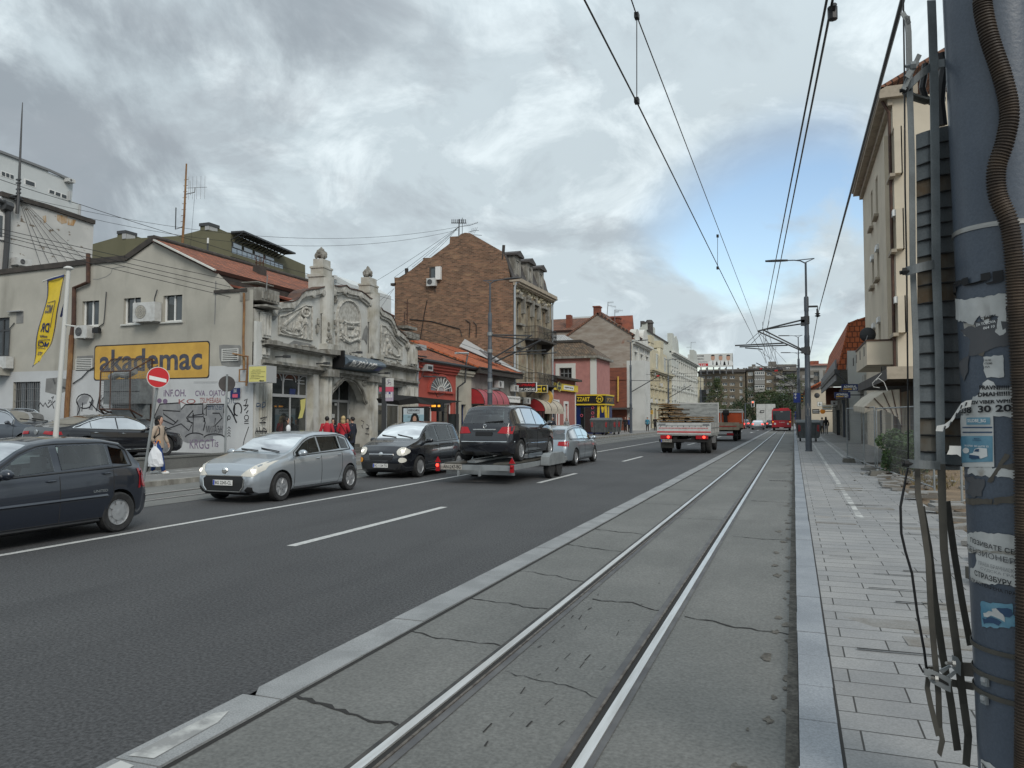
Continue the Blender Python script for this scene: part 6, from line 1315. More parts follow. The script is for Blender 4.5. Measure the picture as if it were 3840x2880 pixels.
cs0=C_.uv(3372,1567)[0];cs1=C_.uv(3252,1567)[0];zct=C_.uv(3365,308)[1]
tcm=tg__('cream_house','tall cream rendered house with overhanging eaves on the right','building',(8,45,.13))
wr_=[]
for K,a,c in((KU,(628,990),(690,1400)),(KU,(440,1350),(488,1660)),(KV,(385,310),(430,640)),(KV,(660,640),(715,1030)),(KV,(470,925),(512,1280)),(KV,(405,1080),(442,1410)),(KT,(2035,70),(2110,620)),(KT,(1755,310),(1810,770)),(KT,(1655,430),(1715,770))):wr_.append(cr_(K,a,c))
zs_=[[wr_[0][2],wr_[0][3]],[wr_[3][2],wr_[3][3]],[wr_[6][2],wr_[6][3]]]
sc0=(wr_[0][0]+wr_[0][1])/2;sc1=(wr_[1][0]+wr_[1][1])/2;sc2=(wr_[2][0]+wr_[2][1])/2
rects=[]
for z0,z1 in zs_:
 for s,w_ in((sc0,1.1),(sc1,1.1),(sc2,1.1)):rects.append((s-w_/2,s+w_/2,z0,z1))
fcd('front_wall',tcm,C_,cs0,cs1,.1,zct,rects+[(cs0+3,cs0+5.5,.15,3.2,dict(fm='darkgrey')),(cs0+7,cs0+11,.5,3.2,dict(fm='darkgrey',cols=3))],'q4',.35,fm='offwhite',rows=1,gm='ke')
shell(b,C_,cs0,cs1,.1,zct,-10);b.bu('side_wall','q4',tcm)
for q in rects:b.pb(C_,q[0]-.15,q[1]+.15,q[2]-.16,q[2]-.02,0,.22);
b.bu('sill','eaves',tcm)
for q in rects[3:]:b.pb(C_,q[0]+.05,q[1]-.05,q[3]-.3,q[3]-.02,-.2,.12)
b.bu('shutter_box','white',tcm)
pj=cr_(KU,(490,1060),(580,1500));b.pb(C_,sc0+1.5,sc0+1.85,5.5,zct-1.1,0,.2);b.bu('pilaster_strip','q4',tcm)
b.pb(C_,cs0-.3,cs1+.3,zct,zct+.18,-1,.55);b.pb(C_,cs0-.3,cs1+.3,zct+.18,zct+.5,-1,.62)
b.pb(C_,cs0-.1,cs1+.1,zct-.3,zct,0,.2)
b.bu('eaves','eaves',tcm)
srf('roof','z2',[[(XC-.6,cs1+.3,zct+.5),(XC-.6,cs0-.3,zct+.5),(XC+5,cs0-.3,zct+3.4),(XC+5,cs1+.3,zct+3.4)]],tcm,.15)
b.tu([C_.p(cs0+.12,.3,.12),C_.p(cs0+.12,zct-.6,.12),C_.p(cs0+.12,zct,.4)],.07,8);tag(b.bu('rain_pipe','m2'),'brown rain pipe on the near corner of the cream house','rain pipe')
sb0=C_.uv(*KR(880,600))[0];fr_=PL(XC,sb0,-90);q=fr_.rect(KR(580,498),KR(878,735));xb=fr_.p(max(q[0],q[1]),0).x;zb0,zb1=q[2],q[3];yb1=atX(*KT(1380,1300),xb).y
yb1=min(yb1,52.)
b.box(xb,XC-.003,sb0,yb1,zb0,zb0+.22);b.box(xb,xb+.18,sb0,yb1,zb0+.22,zb1);b.box(xb+.18,XC-.003,sb0,sb0+.18,zb0+.22,zb1);b.box(xb+.18,XC-.003,yb1-.18,yb1,zb0+.22,zb1);bal=b.bu('balcony','q4',tcm)
b.box(xb-.04,XC-.004,sb0-.04,sb0+.22,zb1,zb1+.07);b.box(xb-.04,xb+.22,sb0+.22,yb1,zb1,zb1+.07);b.bu('coping','m2',bal)
for k in rg(4):y_=sb0+1.2+k*2.4;b.box(xb-.005,xb+.02,y_,y_+.45,zb0+.5,zb0+.95)
b.bu('drain_opening','zv',bal)
t=tg__('satellite_dish','dark satellite dish on the boxy balcony of the cream house','satellite dish',(xb+.5,sb0+1,zb1));c_=atY(*KR(592,430),sb0+1.0);b.ball(c_,.36,.08,.36,20,8);b.bu('dish','black',t);b.tu([c_+V((0,.1,0)),(c_.x,sb0+1.2,zb1)],.05,6);b.tu([c_,c_+V((-.2,-.7,-.5))],.02,5);b.bu('mount','midgrey',t)
XS=3.7;S_=PX(XS,0,0);s0_,s1_=27.5,cs0-.1;s0_=29.5
tsh=tg__('canopy_shop','dark old shop under a deep canopy in front of the cream house','building',(6,33,.13))
zcn=3.9
cnl=[atX(*KR(805,800),2.9),atX(*KR(500,1045),2.9)]
zcn=cnl[0].z;y0c,y1c=cnl[0].y,cnl[1].y;y1c=min(y1c,60)
WS=PX(4.33,0,0)
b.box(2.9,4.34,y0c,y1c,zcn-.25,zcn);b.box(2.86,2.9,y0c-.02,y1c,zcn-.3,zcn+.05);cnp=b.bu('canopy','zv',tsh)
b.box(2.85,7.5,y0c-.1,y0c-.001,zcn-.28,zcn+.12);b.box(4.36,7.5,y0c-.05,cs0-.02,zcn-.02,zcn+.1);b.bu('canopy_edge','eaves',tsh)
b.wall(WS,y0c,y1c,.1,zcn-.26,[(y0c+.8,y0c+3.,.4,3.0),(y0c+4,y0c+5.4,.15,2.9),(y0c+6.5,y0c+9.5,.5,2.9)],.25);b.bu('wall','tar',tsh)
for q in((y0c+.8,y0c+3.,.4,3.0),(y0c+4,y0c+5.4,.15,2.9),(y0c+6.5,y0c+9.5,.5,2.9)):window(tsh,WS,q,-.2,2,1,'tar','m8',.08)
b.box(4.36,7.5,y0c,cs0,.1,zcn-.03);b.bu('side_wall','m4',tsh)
for k in rg(9):b.bar((4.3,y0c+.3+k*.5,zcn-.3),(2.95,y0c+.3+k*.5,zcn-.3),.09)
b.bu('joist','bark',tsh)
r=fr_.rect(KR(665,742),KR(740,865));t=acu((4.38,sb0+1.6,(r[2]+r[3])/2),(-1,0,0),.85,.75,.36,'white air conditioner hanging under the boxy balcony')
YAW=y0c+.8;AWp=PL(3.6,YAW,-90);hub=V((4.15,YAW+.2,2.2))
def aw(x,y,Y):return atY(*KR(x,y),Y)
t=tg__('awning','beige folding canvas awning sagging from the dark canopy shop','awning',(3.2,YAW+1,2))
rib=[[(925,995),(840,1005),(750,1030),(655,1090),(560,1180)],[(945,1390),(905,1290),(860,1262),(790,1225),(745,1195)]]
N0=[aw(*p,YAW)for p in rib[0]];B0=[aw(*p,YAW+.05)for p in rib[1]]
Lw=3.4;N1=[p+V((-.12,Lw,.1))for p in N0]
for i in rg(4):b.po([N0[i],N0[i+1],B0[i+1],B0[i]]);b.po([N0[i],N0[i+1],N1[i+1],N1[i]])
v0,v1=N0[4],N1[4];
for k in rg(7):
 a,c=v0.lerp(v1,k/7),v0.lerp(v1,(k+1)/7);m_=a.lerp(c,.5);b.po([a,c,c-V((0,0,.16)),m_-V((0,0,.24)),a-V((0,0,.16))])
e0,e1=aw(560,1180,YAW),aw(745,1180,YAW+.02);b.po([e0,e1,aw(745,1205,YAW),aw(700,1222,YAW),aw(640,1212,YAW),aw(560,1240,YAW)])
b.bu('canvas','canvas',t)
for i in rg(5):b.tu([N0[i]+V((0,-.02,.01)),B0[i]+V((0,-.02,0))],.016,5)
b.bu('rib','m2',t)
b.tu([aw(x,y,y0c-.1)for x,y in((680,900),(700,880),(760,920),(785,980),(795,1010))],.011,6);b.tu([aw(x,y,y0c-.1)for x,y in((735,830),(690,880),(640,930),(650,970),(715,980))],.009,6);tag(b.bu('cable','offwhite'),'pale cable looping under the dark canopy','cable')
XO=4.3;OW=PX(XO,0,0);so0,so1=cs1+.4,96.
two=tg__('old_shop_row','old white single storey shop row with dark doorways, under the blue signs','building',(8,70,.13));rc=[]
s=so0+.8;i=0
while s<so1-3:w_=(1.4,2.2,1.2)[i%3];rc.append((s,s+w_,.15 if i%2 else.6,3.0,dict(fm='offwhite' if i%3 else'black',rows=1)));s+=w_+1.5;i+=1
zo=4.6
fcd('wall',two,OW,so0,so1,.1,zo,rc,'zz',.3,gm='m8',cols=2)
shell(b,OW,so0,so1,.1,zo,-8);b.bu('rear_wall','zz',two)
for q in rc:b.pb(OW,q[0]-.35,q[0]-.08,.1,3.6,0,.2);b.pb(OW,q[1]+.08,q[1]+.35,.1,3.6,0,.2)
b.pb(OW,so0,so1,3.6,3.85,0,.3);b.pb(OW,so0,so1,.1,.75,0,.08);b.bu('stone_trim','zy',two)
YMz=56.;ZM_=PY(YMz)
tmz=tg__('mansard_house','house with steep orange-red mansard roof beyond the cream house','building',(8,65,.13))
mz=[atY(*KT(*p),YMz)for p in((1205,1270),(1080,1270),(1105,1130),(1190,800),(1255,490),(1420,430),(1610,375),(1650,360),(1650,960),(1225,950))]
Lz=30.
pr=[(p.x,p.z)for p in mz]
x_e=mz[1].x;zE_=mz[1].z;xs_=[mz[1],mz[2],mz[3],mz[4],mz[5],mz[7]]
b.pr([(p.x,YMz+.05,p.z)for p in(mz[1],mz[2],mz[3],mz[4],mz[5],mz[7])]+[(10,YMz+.05,mz[7].z+.3),(10,YMz+.05,zE_)],(0,Lz,0));b.bu('upper_wall','zz',tmz)
qs=[]
for a,c in zip(xs_,xs_[1:]):qs.append([(a.x-.05,YMz+Lz,a.z),(a.x-.05,YMz-.05,a.z),(c.x-.05,YMz-.05,c.z+.03),(c.x-.05,YMz+Lz,c.z+.03)])
srf('roof','z4',qs,tmz,.1)
fp_=[(p.x,YMz-.02,p.z)for p in(mz[1],mz[2],mz[3],mz[4],mz[5],mz[7])]+[(mz[8].x,YMz-.02,mz[8].z),(mz[9].x,YMz-.02,mz[9].z),(mz[0].x,YMz-.02,mz[0].z)];b.po(fp_,[(p[0],p[2])for p in fp_]);b.bu('hipped_end','z4',tmz)
x1_=atY(*KT(1440,1100),YMz-.1).x;p=atY(*KT(1225,955),YMz-.1);b.box(p.x,9,YMz-.15,YMz-.03,.1,p.z);b.bu('party_wall','kd',tmz)
b.box(x_e-.25,x_e+.1,YMz,YMz+Lz,zE_-.25,zE_+.05);b.tu([(x_e-.05,YMz-.2,zE_-.3),(x_e+.5,YMz-.2,zE_-.9),(x_e+.55,YMz-.2,.3)],.06,6);b.bu('gutter','darkgrey',tmz)
p,q_=mz[1],mz[2]
b.box(x_e-.16,x_e-.08,YMz+.5,YMz+Lz,zE_-.7,zE_+.75);b.bu('dormer_cladding','midgrey',tmz)
Y3=66.;t=tg__('low_orange_roof','low house with orange tiled gable roof beyond the mansard house','building',(5,100,.13));p=atY(*KT(870,1490),102);q=atY(*KT(1000,1660),102);b.box(p.x-2.2,9,100,118,.1,atY(*KT(700,1600),100).z);b.bu('wall','q4',t);srf('roof','z4',[[(p.x-2.5,119,atY(*KT(700,1600),100).z),(p.x-2.5,99,atY(*KT(700,1600),100).z),(6.5,99,8.),(6.5,119,8.)]],t,.15)
zq=atY(*KS(100,440),84).z;b.box(atY(*KS(110,360),84).x,4.6,84,84.2,atY(*KS(110,520),84).z,atY(*KS(110,365),84).z);b.bu('tile_panel','z4',t)
def rsign(label,Y,a,c,m,texts,rim=None,K=KS,th=.2):
 t=hs(label,Y,K,a,c,m,texts,th,rim);x1=atY(*K(*c),Y).x;z_=(atY(*K(*a),Y).z+atY(*K(*c),Y).z)/2;b=MB();b.tu([(x1,Y+.05,z_),(4.4,Y+.05,z_)],.035,5);b.bu('arm','black',t);return t
bet=[('ADMIRAL',.12,.86,.45,.8,'white',.03),(None,.1,.58,.15,.36,'qu'),('BET',.64,.88,.12,.38,'white',.02)]
rsign('upper, nearer dark blue betting sign with white capitals and orange bar',50,(250,335),(412,393),'navy',bet);rsign('lower, farther dark blue betting sign with white capitals and orange bar',54.8,(187,406),(332,458),'navy',bet)
t=hs('blue poster panel hanging under the boxy balcony',56,KS,(360,280),(432,325),'royal',[(None,.4,.6,.1,.9,'white'),(None,.65,.85,.3,.6,'qu')],.1)
rsign('white wheelchair symbol sign with green rim',95,(35,492),(82,532),'white',[('O',.3,.5,.2,.6,'leaf'),(None,.42,.48,.5,.85,'leaf'),(None,.45,.75,.38,.46,'leaf')],'leaf')
rsign('long pale shop sign with faint ochre lettering',88,(80,523),(167,563),'offwhite',[('FRIZERSKI SALON',.1,.9,.4,.65,'qu')]);rsign('small white square sign with dark pictogram',84,(156,482),(216,522),'white',[('М',.35,.65,.2,.7,'ink',.04)]);rsign('black sign with white rules at the right pavement',98,(-10,558),(55,598),'black',[(None,.1,.9,.62,.72,'white'),(None,.1,.9,.3,.4,'white')])
t=tg__('round_lamp_sign','glowing round orange sign over the right pavement','sign',atY(*KS(84,600),92));c_=atY(*KS(84,578),92);b.la([(0,0),(.27,0),(.27,.15),(0,.15)],c_,'y',18);b.bu('disc','orange',t);b.tu([c_+V((.26,.1,0)),(4.4,92.1,c_.z)],.04,5);b.bu('arm','black',t)
t=tg__('satellite_dish','grey satellite dish over the shops far along the right pavement','satellite dish',atY(*KS(35,460),100));b.ball(atY(*KS(33,435),100),.32,.1,.32,16,6);b.bu('dish','darkgrey',t);b.tu([atY(*KS(33,435),100),(4.4,100.5,atY(*KS(33,435),100).z)],.05,5);b.bu('arm','black',t)
t=tg__('shop_board','tall black framed glass board standing by the right shop fronts','notice board',atY(*KS(240,775),82.));p,q=atY(*KS(205,566),80),atY(*KS(278,772),80);b.box(p.x,q.x,80,80.12,.15,p.z);fr2=b.bu('frame','black',t);b.box(p.x+.12,q.x-.12,79.98,80,.4,p.z-.12);b.bu('pane','ke',fr2)
def lerp_tab(tab,x):
 if x<=tab[0][0]:return tab[0][1]
 for(a,b),(c,d)in zip(tab,tab[1:]):
  if x<=c:t=(x-a)/(c-a)if c>a else 0;return b+(d-b)*t
 return tab[-1][1]
TOP=dict(hatch=[(0,.36),(.012,.47),(.05,.545),(.15,.62),(.25,.675),(.30,.72),(.36,.80),(.43,.91),(.49,.965),(.58,.998),(.66,1.),(.78,.985),(.865,.945),(.90,.86),(.945,.72),(.965,.66),(.985,.5),(1,.38)],mpv=[(0,.36),(.012,.47),(.05,.565),(.13,.625),(.20,.665),(.25,.72),(.33,.86),(.39,.935),(.47,.98),(.60,1.),(.78,.99),(.885,.955),(.925,.86),(.96,.68),(.975,.60),(.99,.5),(1,.38)],wagon=[(0,.34),(.012,.45),(.05,.53),(.15,.60),(.24,.655),(.30,.74),(.38,.90),(.44,.96),(.55,1.),(.75,.985),(.90,.93),(.94,.82),(.972,.66),(.985,.56),(1,.38)],sedan=[(0,.36),(.012,.46),(.05,.54),(.15,.60),(.25,.655),(.31,.75),(.39,.91),(.46,.98),(.54,1.),(.64,.985),(.74,.91),(.83,.80),(.90,.745),(.965,.72),(.985,.62),(1,.42)],suv=[(0,.36),(.012,.50),(.05,.58),(.15,.63),(.25,.675),(.30,.74),(.38,.90),(.44,.96),(.55,1.),(.78,.985),(.88,.945),(.93,.84),(.965,.68),(.985,.56),(1,.38)])
BELT=dict(hatch=[(0,.35),(.05,.52),(.25,.62),(.5,.655),(.8,.70),(.95,.66),(1,.37)],mpv=[(0,.35),(.05,.54),(.2,.60),(.5,.625),(.85,.65),(.96,.6),(1,.37)],wagon=[(0,.33),(.05,.51),(.25,.615),(.6,.645),(.9,.67),(.97,.6),(1,.37)],sedan=[(0,.35),(.05,.52),(.25,.615),(.6,.65),(.88,.70),(.97,.66),(1,.4)],suv=[(0,.35),(.05,.55),(.25,.625),(.6,.655),(.9,.68),(.97,.6),(1,.37)])
WID=[(0,.66),(.012,.78),(.04,.87),(.10,.945),(.2,.985),(.35,1),(.75,1),(.88,.97),(.95,.91),(.985,.84),(1,.74)]
def car(name,label,cat,kind,L,Hh,W,loc,heading,paint,glass='carglass',group=None,wheel_r=.31,ax=(.205,.84),rim='md',spokes=7,front=None,rear=None,plate=None,detail=2,sides=(1,-1),win=None,ground=.17,wall_=.0,lights_on=False,tail_on=False,trim=None,roofrail=False,mirror=None,pitch=0.,cover=False,arch='trimblack'):
 t=tg__(name,label,cat,(0,0,0),group)
 Y=lambda f:L/2-f*L
 top,bel=TOP[kind],BELT[kind]
 N_=44 if detail>1 else 24
 fs=sorted({*[p[0]for p in top],*[i/N_ for i in rg(N_+1)]})
 rings=[]
 for f in fs:
  zt=lerp_tab(top,f)*Hh;zb=min(lerp_tab(bel,f)*Hh,zt-.012);zs=ground+(.10*max(0,1-f/.05)if f<.05 else.12*max(0,(f-.95)/.05)if f>.95 else 0)
  w_=lerp_tab(WID,f)*W/2;g=max(zt-zb,.012);zm=zs+(zb-zs)*.52
  xg=lambda q:w_*.945-g*.36*q-(.02*q if g>.1 else 0)
  pts=[(0,zs),(w_*.80,zs),(w_*.95,zs+.05),(w_*.985,zs+.16),(w_,zm),(w_*.99,zm+(zb-zm)*.6),(w_*.965,zb-.02),(w_*.945,zb),(xg(.35),zb+g*.35),(xg(.7),zb+g*.7),(xg(.88),zb+g*.9)]
  cr=max(.06,xg(.88)*.10);pts+=[(xg(.88)-cr*.7,zb+g*.965),(xg(.88)-cr*2.4,zb+g*.99),(xg(.88)*.4,zb+g+.012),(0,zb+g+.018)]
  rings.append((Y(f),pts))
 b=MB();m=len(rings[0][1]);full=2*m-2
 for y,pts in rings:
  for x,z_ in pts:b.v.append(V((x,y,z_)))
  for x,z_ in reversed(pts[1:-1]):b.v.append(V((-x,y,z_)))
 for i in rg(len(rings)-1):
  for k in rg(full):l=(k+1)%full;b.f.append([i*full+k,i*full+l,(i+1)*full+l,(i+1)*full+k]);b.mi.append(0)
 b.f.append([k for k in reversed(rg(full))]);b.mi.append(0);b.f.append([(len(rings)-1)*full+k for k in rg(full)]);b.mi.append(0)
 bvh=BVHTree.FromPolygons([tuple(p)for p in b.v],b.f)
 body=b.bu('body',[paint,'chassis'],t,smooth=True,ang=38)
 bmx=bmesh.new();bmx.from_mesh(body.data);bmesh.ops.recalc_face_normals(bmx,faces=bmx.faces);bmx.to_mesh(body.data);bmx.free()
 axles=[Y(ax[0]),Y(ax[1])];tr=W/2-.10
 wins=win or dict(hatch=[(.335,.55),(.565,.76),(.775,.85)],mpv=[(.29,.50),(.52,.73),(.75,.87)],wagon=[(.335,.535),(.55,.72),(.74,.89)],sedan=[(.345,.55),(.565,.735),(.745,.80)],suv=[(.335,.53),(.545,.72),(.74,.87)])[kind]
 zB=lambda f:lerp_tab(bel,f)*Hh
 ztop=lambda f:lerp_tab(top,f)*Hh-.10
 b0,t0=dict(mpv=.215).get(kind,.262),next(f for f,z_ in top if z_>.955)
 def winpoly(i):
  f0,f1=wins[i];P=[(f0,zB(f0)+.035),(f1+(.012 if i==len(wins)-1 else 0),zB(f1)+.035)]
  for k in rg(6):
   f=f1-(f1-f0)*k/5;P.append((f,max(min(ztop(f)-(.02 if i==len(wins)-1 and f>.8 else 0),Hh-.115),zB(f)+.045)))
  return P
 def cut(c,m):
  cm=bpy.data.meshes.new('cut');cm.from_pydata([tuple(p)for p in c.v],[],c.f);cm.materials.append(M(paint));cm.materials.append(M(m));cm.polygons.foreach_set('material_index',[1]*len(cm.polygons))
  q=bmesh.new();q.from_mesh(cm);bmesh.ops.recalc_face_normals(q,faces=q.faces);q.to_mesh(cm);q.free()
  co=bpy.data.objects.new('cut',cm);COL.objects.link(co)
  md=body.modifiers.new('cut','BOOLEAN');md.object=co;md.operation='DIFFERENCE';md.solver='EXACT'
  dg=bpy.context.evaluated_depsgraph_get();me=bpy.data.meshes.new_from_object(body.evaluated_get(dg));body.modifiers.clear();old=body.data;body.data=me;bpy.data.meshes.remove(old);bpy.data.objects.remove(co);bpy.data.meshes.remove(cm)
 if detail>0:
  c=MB()
  for ya in axles:
   for s in(1,-1):c.la([(wheel_r*1.16,-.24),(wheel_r*1.16,.14)],(s*(W/2-.06),ya,wheel_r),'x',28)
  cut(c,'chassis')
 if detail>1:
  c=MB();f0,f1=b0+.05,.815 if kind=='sedan' else.93;n=16;m2=0
  for i in rg(n+1):
   f=f0+(f1-f0)*i/n;zt=lerp_tab(top,f)*Hh;zb=min(zB(f),zt-.1);g=zt-zb;w_=lerp_tab(WID,f)*W/2;zf=ground+.22
   h=[(w_*.86,zf),(w_*.9,zb-.05),(w_*.945-g*.18-.06,zb+g*.5),(w_*.945-g*.3-.09,zb+g*.84),(w_*.5,zb+g-.055)]
   r=h+[(-x,z_)for x,z_ in reversed(h)];m2=len(r);c.v+=[V((x,Y(f),z_))for x,z_ in r]
  for i in rg(n):
   for k in rg(m2):l=(k+1)%m2;c.f.append([i*m2+k,i*m2+l,(i+1)*m2+l,(i+1)*m2+k])
  c.f+=[list(rg(m2)),[n*m2+k for k in rg(m2)]];cut(c,'interior')
  c=MB()
  for i in rg(len(wins)):c.pr([(-3,Y(f),z_)for f,z_ in winpoly(i)],(6,0,0))
  cut(c,'trimblack');c=MB();zl,zh=lerp_tab(top,b0+.03)*Hh+.03,Hh*.93;wl=W*.40
  c.pr([(-wl,Y(.42),zl),(wl,Y(.42),zl),(wl*.88,Y(.42),zh),(-wl*.88,Y(.42),zh)],(0,L,0));cut(c,'trimblack')
  if kind!='sedan':c=MB();c.pr([(-W*.35,Y(.7),Hh*.68),(W*.35,Y(.7),Hh*.68),(W*.315,Y(.7),Hh*.9),(-W*.315,Y(.7),Hh*.9)],(0,-L,0));cut(c,'trimblack')
  for q,(f,x,w_)in en(((.49,.37,.46),(.49,-.37,.46),(.72,0,1.2))):
   sb=MB();y=Y(f);zs_=Hh*.30;sb.pr([(x-w_/2,y,zs_),(x-w_/2,y-.14,zs_+.05),(x-w_/2,y-.32,Hh*.70),(x-w_/2,y-.22,Hh*.71),(x-w_/2,y-.02,zs_+.2),(x-w_/2,y+.45,zs_+.12),(x-w_/2,y+.45,zs_)],(w_,0,0))
   for hx in((x,)if q<2 else(-.4,.4)):sb.cb((hx,y-.29,Hh*.76),.24,.08,.17)
   sb.bu('seat','interior',t)
  sb=MB();sb.pr([(-W*.4,Y(b0+.03),Hh*.3),(-W*.4,Y(b0+.03),zl-.04),(-W*.4,Y(b0+.12),zl-.06),(-W*.4,Y(b0+.14),Hh*.4)],(W*.8,0,0));sb.bu('dashboard','interior',t)
  sb=MB();sb.tu([(-.37+.18*cos(i*pi/8),Y(b0+.175)-.05*sin(i*pi/8),Hh*.56+.17*sin(i*pi/8))for i in rg(17)],.014,5);sb.bu('steering_wheel','chassis',t)
 def cast(o,d):
  h=bvh.ray_cast(V(o),V(d));
  if h[0]is None:h=bvh.find_nearest(V(o)+V(d)*(4.))
  return h[0],h[1]
 def decal(nm,axis,po,m,off=.006,step=.09,parent=t,clip=None):
  """panel laid on the body skin: poly is (x-share, z) for sides, (x, z) for front and rear, (x, x-share) for top"""
  bmq=bmesh.new()
  if axis in('L','R'):P=[(Y(u),v)for u,v in po]
  elif axis=='T':P=[(u,Y(v))for u,v in po]
  else:P=list(po)
  vs=[bmq.verts.new((a,c,0))for a,c in P];bmq.faces.new(vs)
  for ax_ in(0,1):
   lo=min(p[ax_]for p in P);hi=max(p[ax_]for p in P);n=int((hi-lo)/step)
   for i in rg(1,n+1):
    co_=[0,0,0];no=[0,0,0];co_[ax_]=lo+(hi-lo)*i/(n+1);no[ax_]=1
    bmesh.ops.bisect_plane(bmq,geom=bmq.verts[:]+bmq.edges[:]+bmq.faces[:],plane_co=co_,plane_no=no)
  bmq.verts.ensure_lookup_table()
  if len(bmq.faces):bmesh.ops.triangulate(bmq,faces=[f for f in bmq.faces if len(f.verts)>4])
  bmq.verts.index_update();out_=MB()
  for v in bmq.verts:
   a,c=v.co.x,v.co.y
   if axis=='R':h,n=cast((3,a,c),(-1,0,0))
   elif axis=='L':h,n=cast((-3,a,c),(1,0,0))
   elif axis=='F':h,n=cast((a,L/2+3,c),(0,-1,0))
   elif axis=='B':h,n=cast((a,-L/2-3,c),(0,1,0))
   else:h,n=cast((a,c,5),(0,0,-1))
   d={'R':V((1,0,0)),'L':V((-1,0,0)),'F':V((0,1,0)),'B':V((0,-1,0)),'T':V((0,0,1))}[axis]
   nn=n if n.dot(d)>0 else-n
   out_.v.append(h+(nn*.6+d*.4)*off)
  for f in bmq.faces:out_.f.append([v.index for v in f.verts]);out_.mi.append(0)
  bmq.free();return out_.bu(nm,m,parent,smooth=True)
 def seam(b_,axis,pts,w_=.012):
  for(a0,c0),(a1,c1)in zip(pts,pts[1:]):
   n=max(2,int(hypot((a1-a0)*L,c1-c0)/.1));P=[]
   for i in rg(n+1):
    u=i/n;a,c=a0+(a1-a0)*u,c0+(c1-c0)*u
    h,nn=cast((3 if axis=='R' else-3,Y(a),c),(-1 if axis=='R' else 1,0,0));P.append(h+V((.0035 if axis=='R' else-.0035,0,0)))
   b_.tu(P,w_/2,4,False)
 wm=None
 for ya in axles:
  for s in(1,-1):
   if wm is None:
    r=wheel_r;b=MB();b.la([(r*.66,-.10),(r*.9,-.105),(r*.985,-.08),(r,-.04),(r,.04),(r*.985,.08),(r*.9,.098),(r*.66,.085),(r*.64,.03),(r*.64,-.1)],(0,0,0),'x',28);wo_=b.bu('wheel','tyre',t,smooth=True,ang=35);wm=wo_.data
    b=MB();b.la([(r*.65,.06),(r*.63,.085),(r*.60,.06),(r*.57,.03)],(0,0,0),'x',28);b.la([(0,.085),(r*.16,.08),(r*.18,.06)],(0,0,0),'x',14)
    if cover:
     for i in rg(spokes):
      a0,a1=2*pi*(i+.16)/spokes,2*pi*(i+.84)/spokes;am=(a0+a1)/2;w0=.5
      P=[(.072,r*.14*cos(am-w0),r*.14*sin(am-w0)),(.072,r*.14*cos(am+w0),r*.14*sin(am+w0)),(.078,r*.40*cos(a1),r*.40*sin(a1)),(.066,r*.60*cos(a1-.06),r*.60*sin(a1-.06)),(.066,r*.60*cos(am),r*.60*sin(am)),(.066,r*.60*cos(a0+.06),r*.60*sin(a0+.06)),(.078,r*.40*cos(a0),r*.40*sin(a0))];b.po(P)
     b.la([(r*.40,.076),(0,.082)],(0,0,0),'x',24)
    else:
     for i in rg(spokes):
      for e in(-.11,.11):
       a=2*pi*i/spokes;b.bar((.07,r*.12*cos(a),r*.12*sin(a)),(.06,r*.61*cos(a+e),r*.61*sin(a+e)),r*.09,.02,(1,0,0))
    ro=b.bu('rim',rim,wo_,smooth=True,ang=30);rm=ro.data;b=MB();b.la([(0,.015),(r*.63,.015)],(0,0,0),'x',20);bk_=b.bu('brake_disc','chassis',wo_);bm_=bk_.data
   else:
    wo_=bpy.data.objects.new('wheel',wm);COL.objects.link(wo_);wo_.parent=t;ro=bpy.data.objects.new('rim',rm);COL.objects.link(ro);ro.parent=wo_
    bo=bpy.data.objects.new('brake_disc',bm_);COL.objects.link(bo);bo.parent=wo_
   wo_.location=(s*(W/2-.105),ya,wheel_r);wo_.rotation_euler=(rnd(0,1.2),0,0 if s>0 else pi);BASE[wo_.name]=V((0,0,0))
 for s in sides:
  S='R' if s>0 else'L'
  for i in rg(len(wins)):decal('side_window',S,winpoly(i),glass,.006,.12)
  f0,f1=wins[0][0]-.012,wins[-1][1]+.02
  b=MB();
  P=[(f0-.01,zB(f0)+.02)]+[(f0+(f1-f0)*k/16,max(min(ztop(f0+(f1-f0)*k/16)+.035,Hh-.085),zB(f0+(f1-f0)*k/16)+.03))for k in rg(17)]+[(f1+.015,zB(f1)+.02),(f0-.01,zB(f0)+.02)]
  seam(b,S,P[:-1],.028 if trim else.02);
  b.bu('window_trim',trim or'trimblack',t)
  b=MB();seam(b,S,[(f0,zB(f0)+.02),(f1+.012,zB(f1)+.02)],.03);b.bu('waist_strip',trim or'trimblack',t)
  if detail>1:
   zs=ground+.10;a0,a1,a2=wins[0][0]-.03,(wins[0][1]+wins[1][0])/2,wins[1][1]+.012
   for q0,q1,fr_ in((a0,a1,1),(a1,a2,0)):
    P=[(q0,zs),(q1-(0 if fr_ else.045),zs),(q1,zs+.32),(q1,zB(q1)),(q0,zB(q0))]if not fr_ else[(q0,zs),(q1,zs),(q1,zB(q1)),(q0,zB(q0))]
    d=decal('door',S,[(a+.0012*(1 if a==q0 else-1),c)for a,c in P],paint,.003,.12)
    hb=MB();hf=q1-.035;hh,hn=cast((3*s,Y(hf),zB(hf)-.10),(-s,0,0));hb.ball(hh+V((s*.022,0,0)),.018,.085,.016,8,5);hb.bu('handle','chrome' if trim else paint,d)
   b=MB();seam(b,S,[(a0,zs),(a0,zB(a0))]);seam(b,S,[(a1,zs),(a1,zB(a1))]);seam(b,S,[(a2-.045,zs),(a2,zs+.32),(a2,zB(a2))]);seam(b,S,[(a0,zs),(a2-.045,zs)]);b.bu('door_gap','chassis',t)
   b=MB();seam(b,S,[(ax[0]+.09,ground+.06),(ax[1]-.09,ground+.06)],.05);b.bu('sill','trimblack',t)
